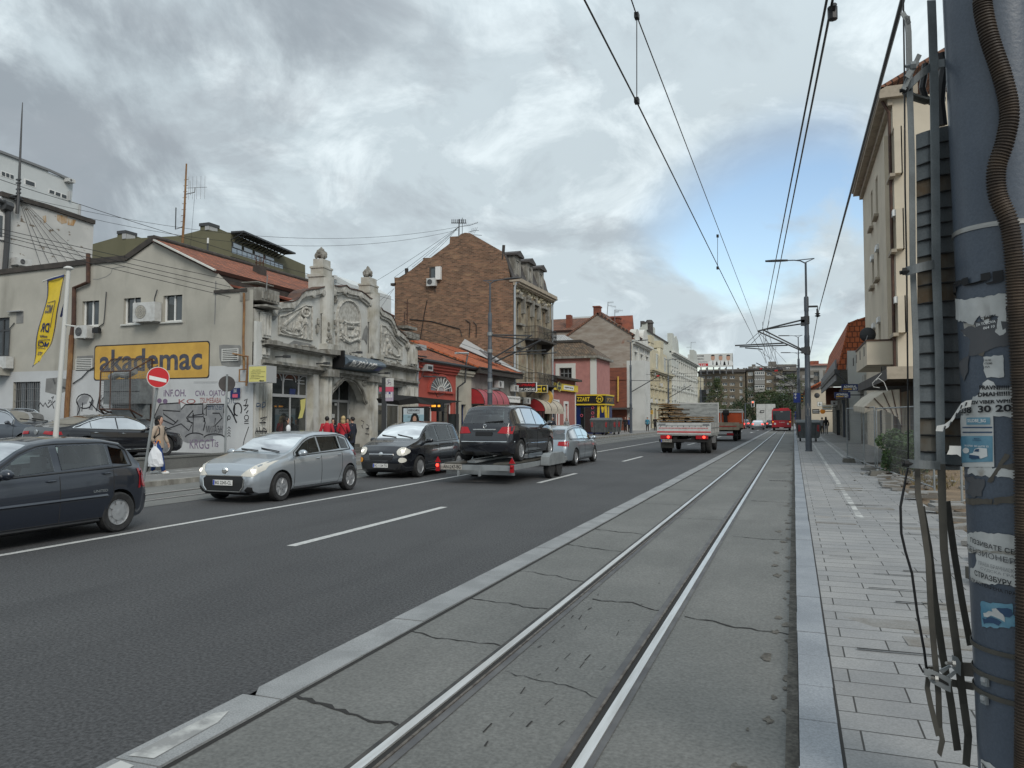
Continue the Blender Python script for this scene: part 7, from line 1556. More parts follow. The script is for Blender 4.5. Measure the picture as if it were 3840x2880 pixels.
   mf=wins[0][0]+.012;hh,hn=cast((3*s,Y(mf),zB(mf)+.03),(-s,0,0));b=MB();b.ball(hh+V((s*.16,.03,.055)),.12,.075,.075,10,6);mo=b.bu('wing_mirror',mirror or paint,t,smooth=True);b=MB();b.bar(hh-V((s*.02,0,0)),hh+V((s*.12,.02,.03)),.06,.04);b.bu('mirror_arm','trimblack',mo)
 def wscreen(nm,fa,fb,m):
  n,k_=8,10;b=MB()
  for i in rg(n+1):
   f=fa+(fb-fa)*i/n;zt_=lerp_tab(top,f)*Hh;g=max(zt_-zB(f),.012);w_=(lerp_tab(WID,f)*W/2*.945-g*.32)*(.92 if 0<i<n else.88)
   for k in rg(k_+1):
    x=-w_+2*w_*k/k_;h,nn=cast((x,Y(f),5),(0,0,-1));b.v.append(h+nn*.008 if nn.z>0 else h-nn*.008)
  for i in rg(n):
   for k in rg(k_):b.f.append([i*(k_+1)+k,i*(k_+1)+k+1,(i+1)*(k_+1)+k+1,(i+1)*(k_+1)+k]);b.mi.append(0)
  return b.bu(nm,m,t,smooth=True)
 ws=wscreen('windscreen',b0+.005,t0-.02,'screenglass')
 if detail>1:
  b=MB();f=b0+.012
  for x0,x1 in((-.55,.05),(.02,.6)):
   P=[];
   for i in rg(7):x=x0+(x1-x0)*i/6;h,nn=cast((x,Y(f+.006*i),5),(0,0,-1));P.append(h+V((0,0,.025)))
   b.tu(P,.012,4)
  b.bu('wiper','trimblack',t)
 if kind=='sedan':wscreen('rear_window',.70,.855,glass)
 else:
  zr0,zr1=Hh*.66,Hh*.91;wr0=W*.36;decal('rear_window','B',[(-wr0*1.05,zr0),(wr0*1.05,zr0),(wr0*.92,zr1),(-wr0*.92,zr1)],glass,.008,.12)
 api=dict(t=t,decal=decal,seam=seam,cast=cast,L=L,W=W,H=Hh,Y=Y,body=body)
 if detail==1 or rear is None:
  zl=Hh*(.56 if kind!='sedan' else.58)
  for s in(1,-1):decal('tail_light','B',[(s*W*.30,zl-.07),(s*W*.46,zl-.08),(s*W*.45,zl+.10),(s*W*.31,zl+.09)][::s],'z1' if tail_on else'tailred',.01,.08)
  decal('number_plate','B',[(-.26,Hh*.44),(.26,Hh*.44),(.26,Hh*.44+.11),(-.26,Hh*.44+.11)],'white',.012,.3);decal('bumper','B',[(-W*.42,ground+.02),(W*.42,ground+.02),(W*.43,ground+.16),(-W*.43,ground+.16)],'trimblack',.008,.15)
 if front is None:
  zl=Hh*.44
  for s in(1,-1):decal('headlight','F',[(s*W*.26,zl-.05),(s*W*.43,zl-.02),(s*W*.44,zl+.11),(s*W*.28,zl+.06)][::s],'lampglass',.01,.08)
  decal('grille','F',[(-W*.22,zl-.1),(W*.22,zl-.1),(W*.24,zl+.03),(-W*.24,zl+.03)],'trimblack',.01,.1)
 if front:front(api)
 if rear:rear(api)
 if roofrail:
  for s in(1,-1):
   b=MB();P=[]
   for k in rg(11):f=.40+.46*k/10;h,nn=cast((s*(W/2-.30),Y(f),5),(0,0,-1));P.append(h+V((s*.02,0,.045 if 0<k<10 else 0)))
   b.tu(P,.018,6);b.bu('roof_rail','chrome',t)
 t.location=loc;t.rotation_euler=(pitch,0,-RAD(heading))
 return t,api
def plate(api,y,z_,text,s=1,w_=.50,h_=.112,rear=False,x=0,blue=True,dirty=False,parent=None):
 """number plate standing on the front (s=1) or rear face"""
 t=parent or api['t'];d=-1 if rear else 1;b=MB();b.box(x-w_/2,x+w_/2,min(y,y+d*.012),max(y,y+d*.012),z_-h_/2,z_+h_/2);p=b.bu('number_plate','q6' if dirty else'white',t)
 f=y+d*.0145;X=(lambda u:x+w_*(u-.5))if rear else(lambda u:x-w_*(u-.5))
 if blue:b=MB();b.po([(X(u),f-d*.001,z_+h_*(v-.5))for u,v in((.01,.04),(.09,.04),(.09,.96),(.01,.96))]);b.bu('blue_strip','euroblue',p)
 if text:b=MB();letters(b,text,lambda u,v:V((X(.12+.84*u),f,z_+h_*(v*.64-.32))),bold=.015);b.bu('lettering','ink',p)
 return p
def f_silver(a):
 W,Hh,dc=a['W'],a['H'],a['decal']
 dc('grille','F',[(-.50,.36),(-.42,.27),(.42,.27),(.50,.36),(.52,.52),(.46,.575),(-.46,.575),(-.52,.52)],'trimblack',.012,.1)
 b=MB()
 for pts in([(-.47,.585),(.47,.585)],[(-.53,.52),(-.51,.36),(-.42,.255),(.42,.255),(.51,.36),(.53,.52)]):
  P=[]
  for(x0,z0),(x1,z1)in zip(pts,pts[1:]):
   for i in rg(6):h,n=a['cast']((x0+(x1-x0)*i/5,5,z0+(z1-z0)*i/5),(0,-1,0));P.append(h+V((0,.014,0)))
  b.tu(P,.014,5)
 b.bu('grille_surround','chrome',a['t'])
 for s in(1,-1):
  hl=dc('headlight','F',[(s*.42,.58),(s*.70,.57),(s*.80,.70),(s*.81,.88),(s*.72,.86),(s*.58,.73)][::s],'lampglass',.012,.06);b=MB();h,n=a['cast']((s*.66,5,.68),(0,-1,0));b.ball(h+V((0,-.005,0)),.065,.03,.05,10,6);b.bu('lamp','qk',hl)
  dc('fog_recess','F',[(s*.52,.22),(s*.68,.23),(s*.68,.35),(s*.60,.36),(s*.53,.29)][::s],'trimblack',.012,.07)
 dc('lower_grille','F',[(-.62,.185),(.62,.185),(.56,.235),(-.56,.235)],'trimblack',.012,.1)
 h,n=a['cast']((0,5,.43),(0,-1,0));plate(a,h.y+.02,.44,'BG 2243-CL')
 h,n=a['cast']((0,5,.68),(0,-1,0));b=MB();b.ball(h+V((0,.01,0)),.08,.02,.075,10,5);b.bu('badge','chrome',a['t'])
def r_hatch(a):
 for s in(1,-1):a['decal']('tail_light','B',[(s*.55,.86),(s*.80,.80),(s*.80,1.0),(s*.60,.98)][::s],'tailred',.012,.07);a['decal']('tail_light','R' if s>0 else'L',[(.935,.86),(.985,.84),(.972,1.0),(.94,.98)],'tailred',.012,.07)
car('hatchback_car','silver hatchback with lit headlights coming towards us behind the navy hatchback','car','hatch',4.12,1.47,1.76,(-11.30,15.25,0),180,'q0','carglass',front=f_silver,rear=r_hatch,wheel_r=.315,ax=(.20,.865),rim='md',spokes=7)
def r_navy(a):
 for s in(1,-1):a['decal']('tail_light','R' if s>0 else'L',[(.945,.70),(.978,.66),(.968,.98),(.945,.94)],'tailred',.012,.07);a['decal']('tail_light','B',[(s*.56,.68),(s*.78,.66),(s*.76,.98),(s*.6,.96)][::s],'tailred',.012,.07)
def f_navy(a):
 b=MB();a['seam'](b,'L',[(.30,.58),(.765,.60)],.05);b.bu('rub_strip','qy',a['t'])
 b=MB();P0,_=a['cast']((-5,a['Y'](.70),.66),(1,0,0));P1,_=a['cast']((-5,a['Y'](.765),.66),(1,0,0));qtx(b,[P0+V((-.012,0,0)),P1+V((-.012,0,0)),P1+V((-.012,0,.04)),P0+V((-.012,0,.04))][0:4],'UNITED',bold=.01);b.bu('lettering','zx',a['t'])
 for s in(1,-1):a['decal']('headlight','F',[(s*.46,.58),(s*.72,.60),(s*.74,.74),(s*.5,.72)][::s],'lampglass',.012,.08)
car('hatchback_car','dark navy hatchback with silver wheel covers leaving the left edge of the picture','car','hatch',4.0,1.50,1.68,(-10.86,8.05,0),180,'qy','carglass',front=f_navy,rear=r_navy,wheel_r=.315,ax=(.20,.825),rim='qh',spokes=8,cover=True,win=[(.33,.545),(.575,.785),(.80,.865)])
def f_black(a):
 dc,W=a['decal'],a['W']
 for s in(1,-1):
  P=[(s*.66+.155*cos(2*pi*i/16),.80+.125*sin(2*pi*i/16))for i in rg(16)];hl=dc('headlight','F',P,'lampglass',.02,.06);h,n=a['cast']((s*.66,5,.80),(0,-1,0));b=MB();b.ball(h,.07,.03,.06,10,5);b.bu('lamp','qk',hl)
  P=[(s*.68+.095*cos(2*pi*i/14),.55+.075*sin(2*pi*i/14))for i in rg(14)];dc('fog_lamp','F',P,'me' if s>0 else'lampglass',.02,.06)
 P=[]
 for i in rg(9):x=-.40+.8*i/8;h,n=a['cast']((x,5,.715),(0,-1,0));P.append(h+V((0,.015,0)))
 b=MB();b.tu(P,.022,6);b.ball(P[4]+V((0,.01,0)),.075,.03,.07,12,6);b.bu('chrome_bar','chrome',a['t'])
 dc('grille','F',[(-.36,.54),(.36,.54),(.40,.66),(-.40,.66)],'trimblack',.012,.1);dc('lower_grille','F',[(-.62,.28),(.62,.28),(.68,.45),(-.68,.45)],'trimblack',.012,.1)
 h,n=a['cast']((0,5,.37),(0,-1,0));plate(a,h.y+.02,.385,'BG 1124-TO')
 b=MB();a['seam'](b,'L',[(.31,.44),(.76,.46)],.02);a['seam'](b,'L',[(.31,.38),(.76,.40)],.02);b.bu('rub_strip','trimblack',a['t'])
car('people_carrier','black rounded people carrier with round headlights following the silver hatchback','car','mpv',4.30,1.68,1.80,(-11.55,22.35,0),180,'qw','carglass',front=f_black,wheel_r=.33,ax=(.20,.865),rim='md',spokes=10,trim=None)
YT=21.5
tt=tg__('car_trailer','galvanised twin axle car trailer with red triangles, carrying a black car','trailer',(-8.1,YT,0));xa,xb_=-9.23,-7.05;y0,y1=19.35,24.6;zf=.52
b.box(xa,xb_,y0,y0+.06,zf-.14,zf);b.box(xa,xa+.08,y0+.06,y1,zf-.12,zf+.01);b.box(xb_-.08,xb_,y0+.06,y1,zf-.12,zf+.01);b.box(xa+.08,xb_-.08,y0+.3,y0+.36,zf-.28,zf-.14)
for k in rg(6):b.box(xa+.08,xb_-.08,y0+.8+k*.75,y0+.86+k*.75,zf-.12,zf-.04)
for x in(xa+.55,xb_-1.0):b.box(x,x+.07,y0-.02,y0+.02,zf-.3,zf-.02)
b.bar((-8.14,y1,zf-.05),(-8.14,y1+1.6,.45),.1);b.bu('frame','zx',tt)
for x0 in(xa+.12,xb_-.62):
 b=MB();b.box(x0,x0+.46,y0+.1,y1-.1,zf+.012,zf+.05);b.bu('runway','m6',tt)
b.bar((xa+.75,y0+.5,zf+.05),(xa+1.5,y0+2.4,zf+.22),.3,.05);b.bu('loading_ramp','zx',tt)
for s,xw in((1,xb_+.13),(-1,xa-.13)):
 for yw in(22.15,22.95):
  b=MB();b.la([(.2,-.09),(.29,-.09),(.31,-.05),(.31,.05),(.29,.09),(.2,.09)],(xw,yw,.31),'x',22);wo_=b.bu('wheel','tyre',tt,smooth=True,ang=35);b=MB();b.la([(0,s*.06),(.07,s*.07),(.12,s*.05),(.2,s*.08)],(xw,yw,.31),'x',20);b.bu('rim','md',wo_)
 b=MB();P=[(xw-.12,21.68,.4),(xw-.12,21.72,.62),(xw-.12,21.95,.72),(xw-.12,23.1,.72),(xw-.12,23.38,.62),(xw-.12,23.42,.40)]
 for p,q in zip(P,P[1:]):b.pr([V(p),V(q),V(q)+V((0,0,.03)),V(p)+V((0,0,.03))],(.26,0,0))
 b.pr([V(p)+V((.125+s*.125,0,0))for p in P],(.012,0,0));b.bu('mudguard','zx',tt)
for x in(xa-.02,xb_-.02):
 b=MB();b.pr([(x-.09,y0-.03,zf+.06),(x+.09,y0-.03,zf+.06),(x,y0-.03,zf+.22)],(0,-.02,0));b.bu('reflector_triangle','tailred',tt);b=MB();b.box(x-.05,x+.05,y0-.07,y0-.01,zf-.18,zf+.02);lc=b.bu('lamp_cluster','tailred',tt)
 b=MB();b.ball((x,y0-.08,zf-.02),.045,.03,.045,8,5);b.bu('lamp','z1' if x<-9 else'tailred',lc)
plate(None,y0-.02,zf-.06,'AN-247-BG',rear=True,x=xa+.38,w_=.62,h_=.15,dirty=True,blue=False,parent=tt)
def r_merc(a):
 dc=a['decal']
 for s in(1,-1):dc('tail_light','B',[(s*.40,.80),(s*.80,.78),(s*.81,.98),(s*.52,.97)][::s],'tailred',.014,.07)
 h,n=a['cast']((0,-5,.86),(0,1,0));b=MB();b.bar((-.33,h.y-.02,.90),(.33,h.y-.02,.90),.03,.035);b.bu('chrome_bar','chrome',a['t']);h,n=a['cast']((0,-5,.98),(0,1,0));b=MB()
 n_=16;P=[(h.x+.05*cos(2*pi*i/n_),h.y-.02,.99+.05*sin(2*pi*i/n_))for i in rg(n_+1)];b.tu(P,.008,4)
 for k in rg(3):q=pi/2+2*pi*k/3;b.tu([(h.x,h.y-.02,.99),(h.x+.05*cos(q),h.y-.02,.99+.05*sin(q))],.006,4)
 b.bu('badge','chrome',a['t']);h,n=a['cast']((0,-5,.78),(0,1,0));plate(a,h.y-.015,.78,'',rear=True,blue=False,dirty=False)['label']='empty dark plate holder'
 b=MB();P=[]
 for i in rg(11):x=-.83+1.66*i/10;h,n=a['cast']((x,-5,.56),(0,1,0));P.append(h+V((0,-.012,0)))
 b.tu(P,.014,4);b.bu('bumper_strip','chrome',a['t'])
 b=MB();h,n=a['cast']((.1,-5,1.12),(0,1,0));b.bar(h+V((-.1,-.02,-.02)),h+V((.42,-.03,.02)),.03,.025);b.bu('rear_wiper','trimblack',a['t'])
 b=MB();a['seam'](b,'R',[(.29,.48),(.76,.50)],.02);b.bu('rub_strip','chrome',a['t'])
_,am=car('people_carrier','black people carrier without plates loaded backwards-facing us on the trailer','car','mpv',4.25,1.61,1.80,(-8.12,22.0,.575),0,'qw','carglass_sky',rear=r_merc,wheel_r=.31,ax=(.20,.84),rim='md',spokes=9)
for o in am['t'].children:
 if o.name.startswith('number_plate'):o.data.materials[0]=M('trimblack')
am['t']['label']='black people carrier riding on the galvanised trailer, its tail towards us'
def r_wagon(a):
 for s in(1,-1):a['decal']('tail_light','B',[(s*.42,.78),(s*.80,.74),(s*.80,.93),(s*.45,.92)][::s],'tailred',.012,.07)
 h,n=a['cast']((0,-5,.6),(0,1,0));plate(a,h.y-.015,.74,'BG 508-KM',rear=True)
car('estate_car','silver estate car with roof rails towing past the trailer','car','wagon',4.75,1.50,1.82,(-8.62,29.6,0),0,'q1','carglass_sky',rear=r_wagon,wheel_r=.32,ax=(.195,.80),spokes=7,roofrail=True)
bpy.data.objects['estate_car']['label']='silver estate car with roof rails just ahead of the trailer'
def r_fast(a):
 for s in(1,-1):a['decal']('tail_light','B',[(s*.36,.85),(s*.86,.82),(s*.84,.92),(s*.40,.94)][::s],'tailred',.014,.07)
 h,n=a['cast']((0,-5,.88),(0,1,0));b=MB();b.la([(0,0),(.075,0),(.085,.02)],(0,h.y-.025,.90),'y',16);b.bu('badge','chrome',a['t'])
 b=MB();a['seam'](b,'R',[(.27,.30),(.75,.30)],.03);b.bu('sill_strip','chrome',a['t'])
car('fastback_car','black fastback parked nose to the graffiti wall with chrome window line','car','sedan',4.90,1.45,1.87,(-21.55,19.55,.46),7,'qw','carglass_dark',rear=r_fast,wheel_r=.36,ax=(.195,.775),spokes=12,trim='chrome',win=[(.34,.55),(.56,.74),(.745,.83)])
car('suv_car','dark grey sport utility car with silver roof rails parked at the far left','car','suv',4.55,1.70,1.86,(-29.0,21.9,.46),84,'qx','carglass',wheel_r=.36,ax=(.20,.80),spokes=5,trim='chrome',roofrail=True)
rr=random.Random(9)
for nm,lb,kd,L,Hh,W,x,y,pt in(('saloon_car','silver saloon braking at the lights beside the red bus','sedan',4.6,1.45,1.82,-5.25,126,'q0'),('hatchback_car','dark hatchback waiting between the silver saloon and the bus','hatch',4.2,1.5,1.76,-3.6,139,'qw'),('hatchback_car','dark red hatchback waiting left of the silver saloon','hatch',4.1,1.5,1.74,-8.2,131,'qz'),('hatchback_car','white hatchback peeping out right behind the orange truck','hatch',4.0,1.52,1.72,-8.5,112,'q2'),('estate_car','small grey estate queueing further ahead of the dark red hatchback','wagon',4.4,1.5,1.76,-8.0,140,'qx')):
 car(nm,lb,'car',kd,L,Hh,W,(x,y,0),0,pt,'carglass',detail=1,tail_on=True)
def panelbox(b,x0,x1,y0,y1,z0,z1):b.box(x0,x1,y0,y1,z0,z1)
yv=146;t=tg__('box_van','white box van with a dark square mark at the lights, left of the bus','van',(-4.4,yv+3,0));b.box(-6.35,-3.2,yv,yv+5,.95,4.3);bx_=b.bu('cargo_box','kc',t);b.box(-4.79,-4.76,yv-.01,yv,1.,4.25);b.bu('door_gap','darkgrey',bx_);b.tu([(-5.75,yv-.02,2.75),(-5.1,yv-.02,2.75),(-5.0,yv-.02,3.1),(-5.65,yv-.02,3.1),(-5.75,yv-.02,2.75)],.07,4);b.bu('mark','ink',bx_)
b.box(-5.7,-3.5,yv+5.05,yv+7,.5,2.6);b.bu('cab','kc',t)
for x in(-5.9,-3.5):b=MB();b.la([(0,-.12),(.4,-.12),(.4,.12),(0,.12)],(x,yv+1.2,.4),'x',16);b.bu('wheel','tyre',t)
YK=39.5;xl,xr=-6.62,-3.9;kt=tg__('flatbed_truck','white drop-side flatbed truck with a tall headboard loaded with planks','truck',(-5.26,YK+3,0));zb0,zb1=1.02,1.56;yh=YK+4.2
def tf(x,y):return atY(x,y,YK)
p=tf(2463,1585);q=tf(2667,1632);xl,xr=p.x,q.x;zt_=p.z;
b.box(xl,xr,YK,yh+.3,zb0-.12,zb0);b.bu('bed_floor','ka',kt)
b.box(xl,xr,YK-.03,YK+.02,zb0-.06,zt_);tg_=b.bu('tailboard','kc',kt);H_=zt_-zb0
for k in rg(9):x=xl+.2+(xr-xl-.4)*k/8;b.box(x-.012,x+.012,YK-.045,YK-.03,zt_-H_*.40,zt_-H_*.28)
b.box(xl+.05,xr-.05,YK-.04,YK-.03,zt_-H_*.285,zt_-H_*.265)
b.bu('hook','darkgrey',tg_);b.box(xl+.02,xr-.02,YK-.042,YK-.03,zb0+.04,zb0+.10);b.bu('red_stripe','signred',tg_)
for k in rg(34):x=xl+.12+(xr-xl-.24)*k/34;b.box(x,x+.04,YK-.042,YK-.03,zt_-H_*.55,zt_-H_*.47)
b.bu('dotted_strip','signred',tg_);b.box(xl+.1,xl+.45,YK-.04,YK-.03,zt_-.12,zt_-.04);b.box(xr-.4,xr-.08,YK-.04,YK-.03,zt_-.13,zt_-.04);b.bu('plate_sticker','midgrey',tg_)
for x in(xl,xr-.04):
 b=MB();b.box(x,x+.04,YK+.03,yh,zb0,zt_);sd_=b.bu('side_board','kc',kt);b=MB()
 for k in rg(6):y=YK+.03+(yh-YK)*k/5;b.box(x-.015,x+.055,y-.03,y+.03,zb0-.05,zt_+.02)
 b.box(x-.012,x+.052,YK+.1,yh,(zb0+zt_)/2-.02,(zb0+zt_)/2+.02);b.bu('stake','midgrey',sd_)
p2=atY(2704,1510,yh);b.box(xl,xr,yh,yh+.05,zb0,p2.z);hb=b.bu('headboard','ka',kt);b.box(xr-.05,xr+.01,yh-.02,yh+.06,zb0,p2.z+.01);b.box(xl-.01,xl+.05,yh-.02,yh+.06,zb0,p2.z+.01);b.box(xl,xr,yh-.012,yh-.001,p2.z-.06,p2.z);b.bu('post','kc',hb)
b.box(xl+.25,xr-.25,yh+.15,yh+2.0,.75,2.55);b.bu('cab','kc',kt);b.box(xl+.8,xl+1.0,YK+.1,yh+1.8,.62,.88);b.box(xr-1.0,xr-.8,YK+.1,yh+1.8,.62,.88);b.box(xl+.1,xr-.1,YK+.05,YK+.15,.58,.72);b.box(xl+.5,xl+1.1,YK+1,YK+2.2,.5,.85);b.bu('chassis','chassis',kt)
for x,s in((xl+.35,-1),(xr-.35,1)):
 for y,r in((YK+1.05,.42),(yh+1.1,.42)):
  for dx in((-.13,.13)if y<yh else(0,)):
   b=MB();b.la([(.22,-.11),(r-.03,-.11),(r,-.06),(r,.06),(r-.03,.11),(.22,.11),(.0,.03)],(x+dx,y,r),'x',22);b.bu('wheel','tyre',kt,smooth=True,ang=35)
b.box(xl+.12,xl+.8,YK+.42,YK+.44,.26,.62);b.bu('mudflap','m6',kt);b.box(xr-.9,xr-.02,YK+1.7,YK+2.6,.5,.9);b.bu('tool_box','midgrey',kt)
for x0,x1 in((xl+.18,xl+.75),(xr-.75,xr-.15)):b=MB();b.box(x0,x1,YK-.02,YK+.06,.74,.92);lc=b.bu('lamp_cluster','tailred',kt);b.ball(((x0+.40),YK-.03,.83),.07,.03,.07,10,5);b.bu('lamp','z1',lc)
plate(None,YK-.01,.64,'BG 1193-GI',rear=True,x=xl+.48,w_=.55,h_=.14,dirty=True,parent=kt)
rr=random.Random(31);zl_=zt_+.0;pl_n=0
for layer in rg(14):
 z_=zb0+.03+layer*.112
 for col in rg(9):
  x=xl+.17+col*.275
  if x>xr-.18:continue
  if layer>7 and col>3-(layer-8)*.3:continue
  if z_<zb0+.28 and layer%2:continue
  rot=Matrix.Rotation(rr.uniform(-.05,.05),3,'Z')@Matrix.Rotation(rr.uniform(-.06,.06),3,'Y');b=MB();yc=YK+1.95+rr.uniform(-.12,.10);b.cb((x+rr.uniform(-.02,.02),yc,z_+rr.uniform(-.012,.012)),.25,3.5+rr.uniform(-.2,.2),rr.uniform(.05,.07),rot);pl_n+=1
  tag(b.bu('timber_plank','z6',base=(x,yc,z_)),'rough weathered plank stacked on the flatbed truck','plank','planks stacked on the flatbed truck')
for layer in rg(1,13,2):
 z_=zb0+.03+layer*.112-.0
 for yy in(YK+.5,YK+3.2):
  wmax=xr-.3 if layer<7 else xl+1.25;b=MB();b.box(xl+.12,wmax,yy-.05,yy+.05,z_-.02-.056,z_-.02);tag(b.bu('timber_plank','z7',base=(xl+1,yy,z_)),'short dark spacer batten between the stacked planks','batten','spacer battens between the planks')
YO2=61.5;p,q=atY(2598,1607,YO2),atY(2773,1607,YO2);xl,xr=p.x-.25,q.x;tt2=tg__('tipper_truck','orange and beige tipper truck ahead of the flatbed','truck',((xl+xr)/2,YO2+3,0));zo=lambda y:atY(2700,y,YO2).z
b.box(xl,xr,YO2,YO2+4.6,zo(1612),zo(1612)+.12);b.box(xl,xr,YO2-.04,YO2+.04,zo(1612),zo(1584));b.box(xr-.06,xr,YO2+.05,YO2+4.6,zo(1612),zo(1590));b.box(xl,xl+.06,YO2+.05,YO2+4.6,zo(1612),zo(1590));b.bu('tipper_body','z9',tt2)
b.box(xl+.05,xr-.2,YO2-.055,YO2-.04,zo(1600),zo(1597));b.bu('red_stripe','signred',tt2)
b.box(xl,xr-.03,YO2+4.5,YO2+6.3,zo(1610),zo(1546));cb2=b.bu('cab_wall','kb',tt2);b.box(xl,xr-.03,YO2+4.45,YO2+6.3,zo(1546),zo(1538));b.box(xl-.02,xr,YO2+4.42,YO2+4.5,zo(1535),zo(1532));b.box((xl+xr)/2+.1,(xl+xr)/2+.16,YO2+4.44,YO2+4.5,zo(1585),zo(1538));b.box(xr-.08,xr-.01,YO2+4.44,YO2+4.5,zo(1585),zo(1535));b.bu('white_band','kc',cb2)
px_=atY(2722,1560,YO2+4.3);b.tu([(px_.x,YO2+4.3,zo(1585)),(px_.x-.05,YO2+4.3,zo(1560)),(px_.x+.1,YO2+4.3,zo(1545))],.16,8);b.ball((px_.x,YO2+4.3,zo(1547)),.28,.2,.3,8,6);b.bu('hydraulic_ram','chassis',tt2)
b.box(xl+.5,xr-.5,YO2+.3,YO2+6,.75,1.05);b.box(xl+.2,xr-.5,YO2+.1,YO2+.22,.8,.95);b.box(xl+.1,xr-.05,YO2+.05,YO2+.12,.42,.52);b.bu('chassis','chassis',tt2)
for x in(xl+.4,xr-.4):
 for y in(YO2+1.3,YO2+5.4):b=MB();b.la([(.0,-.16),(.46,-.16),(.5,-.1),(.5,.1),(.46,.16),(0,.16)],(x,y,.5),'x',20);b.bu('wheel','tyre',tt2,smooth=True,ang=35)
b.box(xr-.95,xr-.45,YO2-.03,YO2+.04,zo(1632),zo(1624));b.box(xl+.4,xl+.9,YO2-.03,YO2+.04,zo(1632),zo(1624));b.bu('tail_light','tailred',tt2)
YBu=113.5;bw0,bw1=-2.92,-.34;bt_=tg__('city_bus','red city bus seen from behind on the tram strip','bus',(-1.6,YBu+6,0))
pr=[(-1.27,.35),(1.27,.35),(1.28,1.2),(1.27,2.6),(1.2,2.95),(1.0,3.08),(-1.0,3.08),(-1.2,2.95),(-1.27,2.6),(-1.28,1.2)];xc=(bw0+bw1)/2;b.pr([(xc+x,YBu,z_)for x,z_ in pr],(0,11.6,0));bb_=b.bu('body','mr',bt_,smooth=True,ang=30)
b.pr([(xc-1.13,YBu-.015,1.48),(xc+1.13,YBu-.015,1.48),(xc+1.16,YBu-.015,2.78),(xc-1.16,YBu-.015,2.78)],(0,.03,0));rw_=b.bu('rear_window','m8',bt_);qtx(b,[(xc-.12,YBu-.02,2.58),(xc+.2,YBu-.02,2.58),(xc+.2,YBu-.02,2.7),(xc-.12,YBu-.02,2.7)],'36');b.bu('route_number','offwhite',rw_)
b.pr([(xc+1.285,YBu+.5,1.4),(xc+1.285,YBu+11,1.4),(xc+1.275,YBu+11,2.6),(xc+1.275,YBu+.5,2.6)],(.01,0,0));b.bu('side_window','m8',bt_)
for s in(1,-1):
 b=MB();b.box(xc+s*.85-.12,xc+s*.85+.12,YBu-.03,YBu+.01,.85,1.1);b.bu('tail_light','white',bt_);b=MB();b.ball((xc+s*1.12,YBu-.02,1.25),.07,.03,.07,8,5);b.bu('lamp','qo',bt_);b=MB();b.la([(0,-.15),(.46,-.15),(.48,.15),(0,.15)],(xc+s*1.05,YBu+2.6,.48),'x',18);b.bu('wheel','tyre',bt_)
b.box(xc-1.2,xc+1.2,YBu-.05,YBu+.02,.32,.5);b.bu('bumper','chassis',bt_);b.box(xc-1.05,xc-.35,YBu-.02,YBu+1.2,3.08,3.22);b.bu('roof_unit','black',bt_);b.box(xc-.3,xc+1.0,YBu+.2,YBu+3,3.081,3.16);b.bu('roof_box','mr',bt_);qtx(b,[(xc-.3,YBu-.02,1.12),(xc+.45,YBu-.02,1.12),(xc+.45,YBu-.02,1.26),(xc-.3,YBu-.02,1.26)],'A ARRIVA');b.bu('lettering','white',bt_)
b.box(xc-.27,xc+.27,YBu-.065,YBu-.05,.36,.47);b.bu('number_plate','white',bt_)
def lamp_head(b,p,d,L=1.1):
 """flat leaf-shaped luminaire pointing along d"""
 d=V(d).normalized();side=V((-d.y,d.x,0));n=10
 for s in(1,):
  top=[];
  for i in rg(n+1):
   u=i/n;w_=.15*sin(pi*min(1,u*.92+.05))**.7;top.append((p+d*(L*u),w_))
  for(c0,w0),(c1,w1)in zip(top,top[1:]):
   for z0,z1,q in((.05,.05,1),(-.04,-.04,1)):b.po([c0+side*w0*.7+V((0,0,z0)),c1+side*w1*.7+V((0,0,z0)),c1-side*w1*.7+V((0,0,z0)),c0-side*w0*.7+V((0,0,z0))])
   for sg in(1,-1):b.po([c0+side*sg*w0*.7+V((0,0,.05)),c1+side*sg*w1*.7+V((0,0,.05)),c1+side*sg*w1,c0+side*sg*w0]);b.po([c0+side*sg*w0*.7-V((0,0,.04)),c1+side*sg*w1*.7-V((0,0,.04)),c1+side*sg*w1,c0+side*sg*w0])
def pole(label,x,y,zb,zj=7.95,ztop=9.7,r0=.155,arm=-1,reach=1.0,lamp=True,m='zf',name='lamp_post',group='tram and lamp poles along the street'):
 t=tg__(name,label,'lamp post',(x,y,zb),group);b=MB()
 b.la([(r0+.02,zb),(r0+.02,zb+.06),(r0,zb+.07),(r0*.93,3.2),(r0*.95,3.22),(r0*.95,3.4),(r0*.86,3.42),(r0*.78,5.6),(r0*.82,5.62),(r0*.82,5.95),(r0*.72,6.0),(r0*.66,zj-.75),(r0*.74,zj-.74),(r0*.74,zj-.06),(r0*.6,zj),(0,zj)],(x,y,0),'z',18);b.bu('mast',m,t,smooth=True,ang=40)
 if lamp:
  b=MB();b.la([(.055,zj-.02),(.05,ztop)],(x,y,0),'z',10);b.bu('lamp_mast',m,t)
  b=MB();a=V((arm,0,0));top=V((x,y,ztop));tip=top+a*.85+V((0,0,.16));b.tu([top-V((0,0,.05)),top+a*.25+V((0,0,.10)),top+a*.55+V((0,0,.15)),tip],[.035,.035,.03,.03],6);b.tu([top+a*.5+V((0,0,.14)),top-a*.42+V((0,0,.17))],[.02,.03],6);b.tu([top,top-a*.42+V((0,0,.17))],[.03,.012],6);b.bu('lamp_arm',m,t)
  b=MB();lamp_head(b,tip,a+V((0,0,.03)));b.bu('lamp_head','darkgrey',t,smooth=False)
 return t
fpole=pole('tall blue-grey tram pole with lamp and line arms beside the grey bin on the right',.68,41.57,.124,arm=-1)
YPo=41.57
def py_(x,y):return atY(x,y,YPo)
K12=ZM(2700,950,.2049);K13=ZM(2400,1200,.36166)
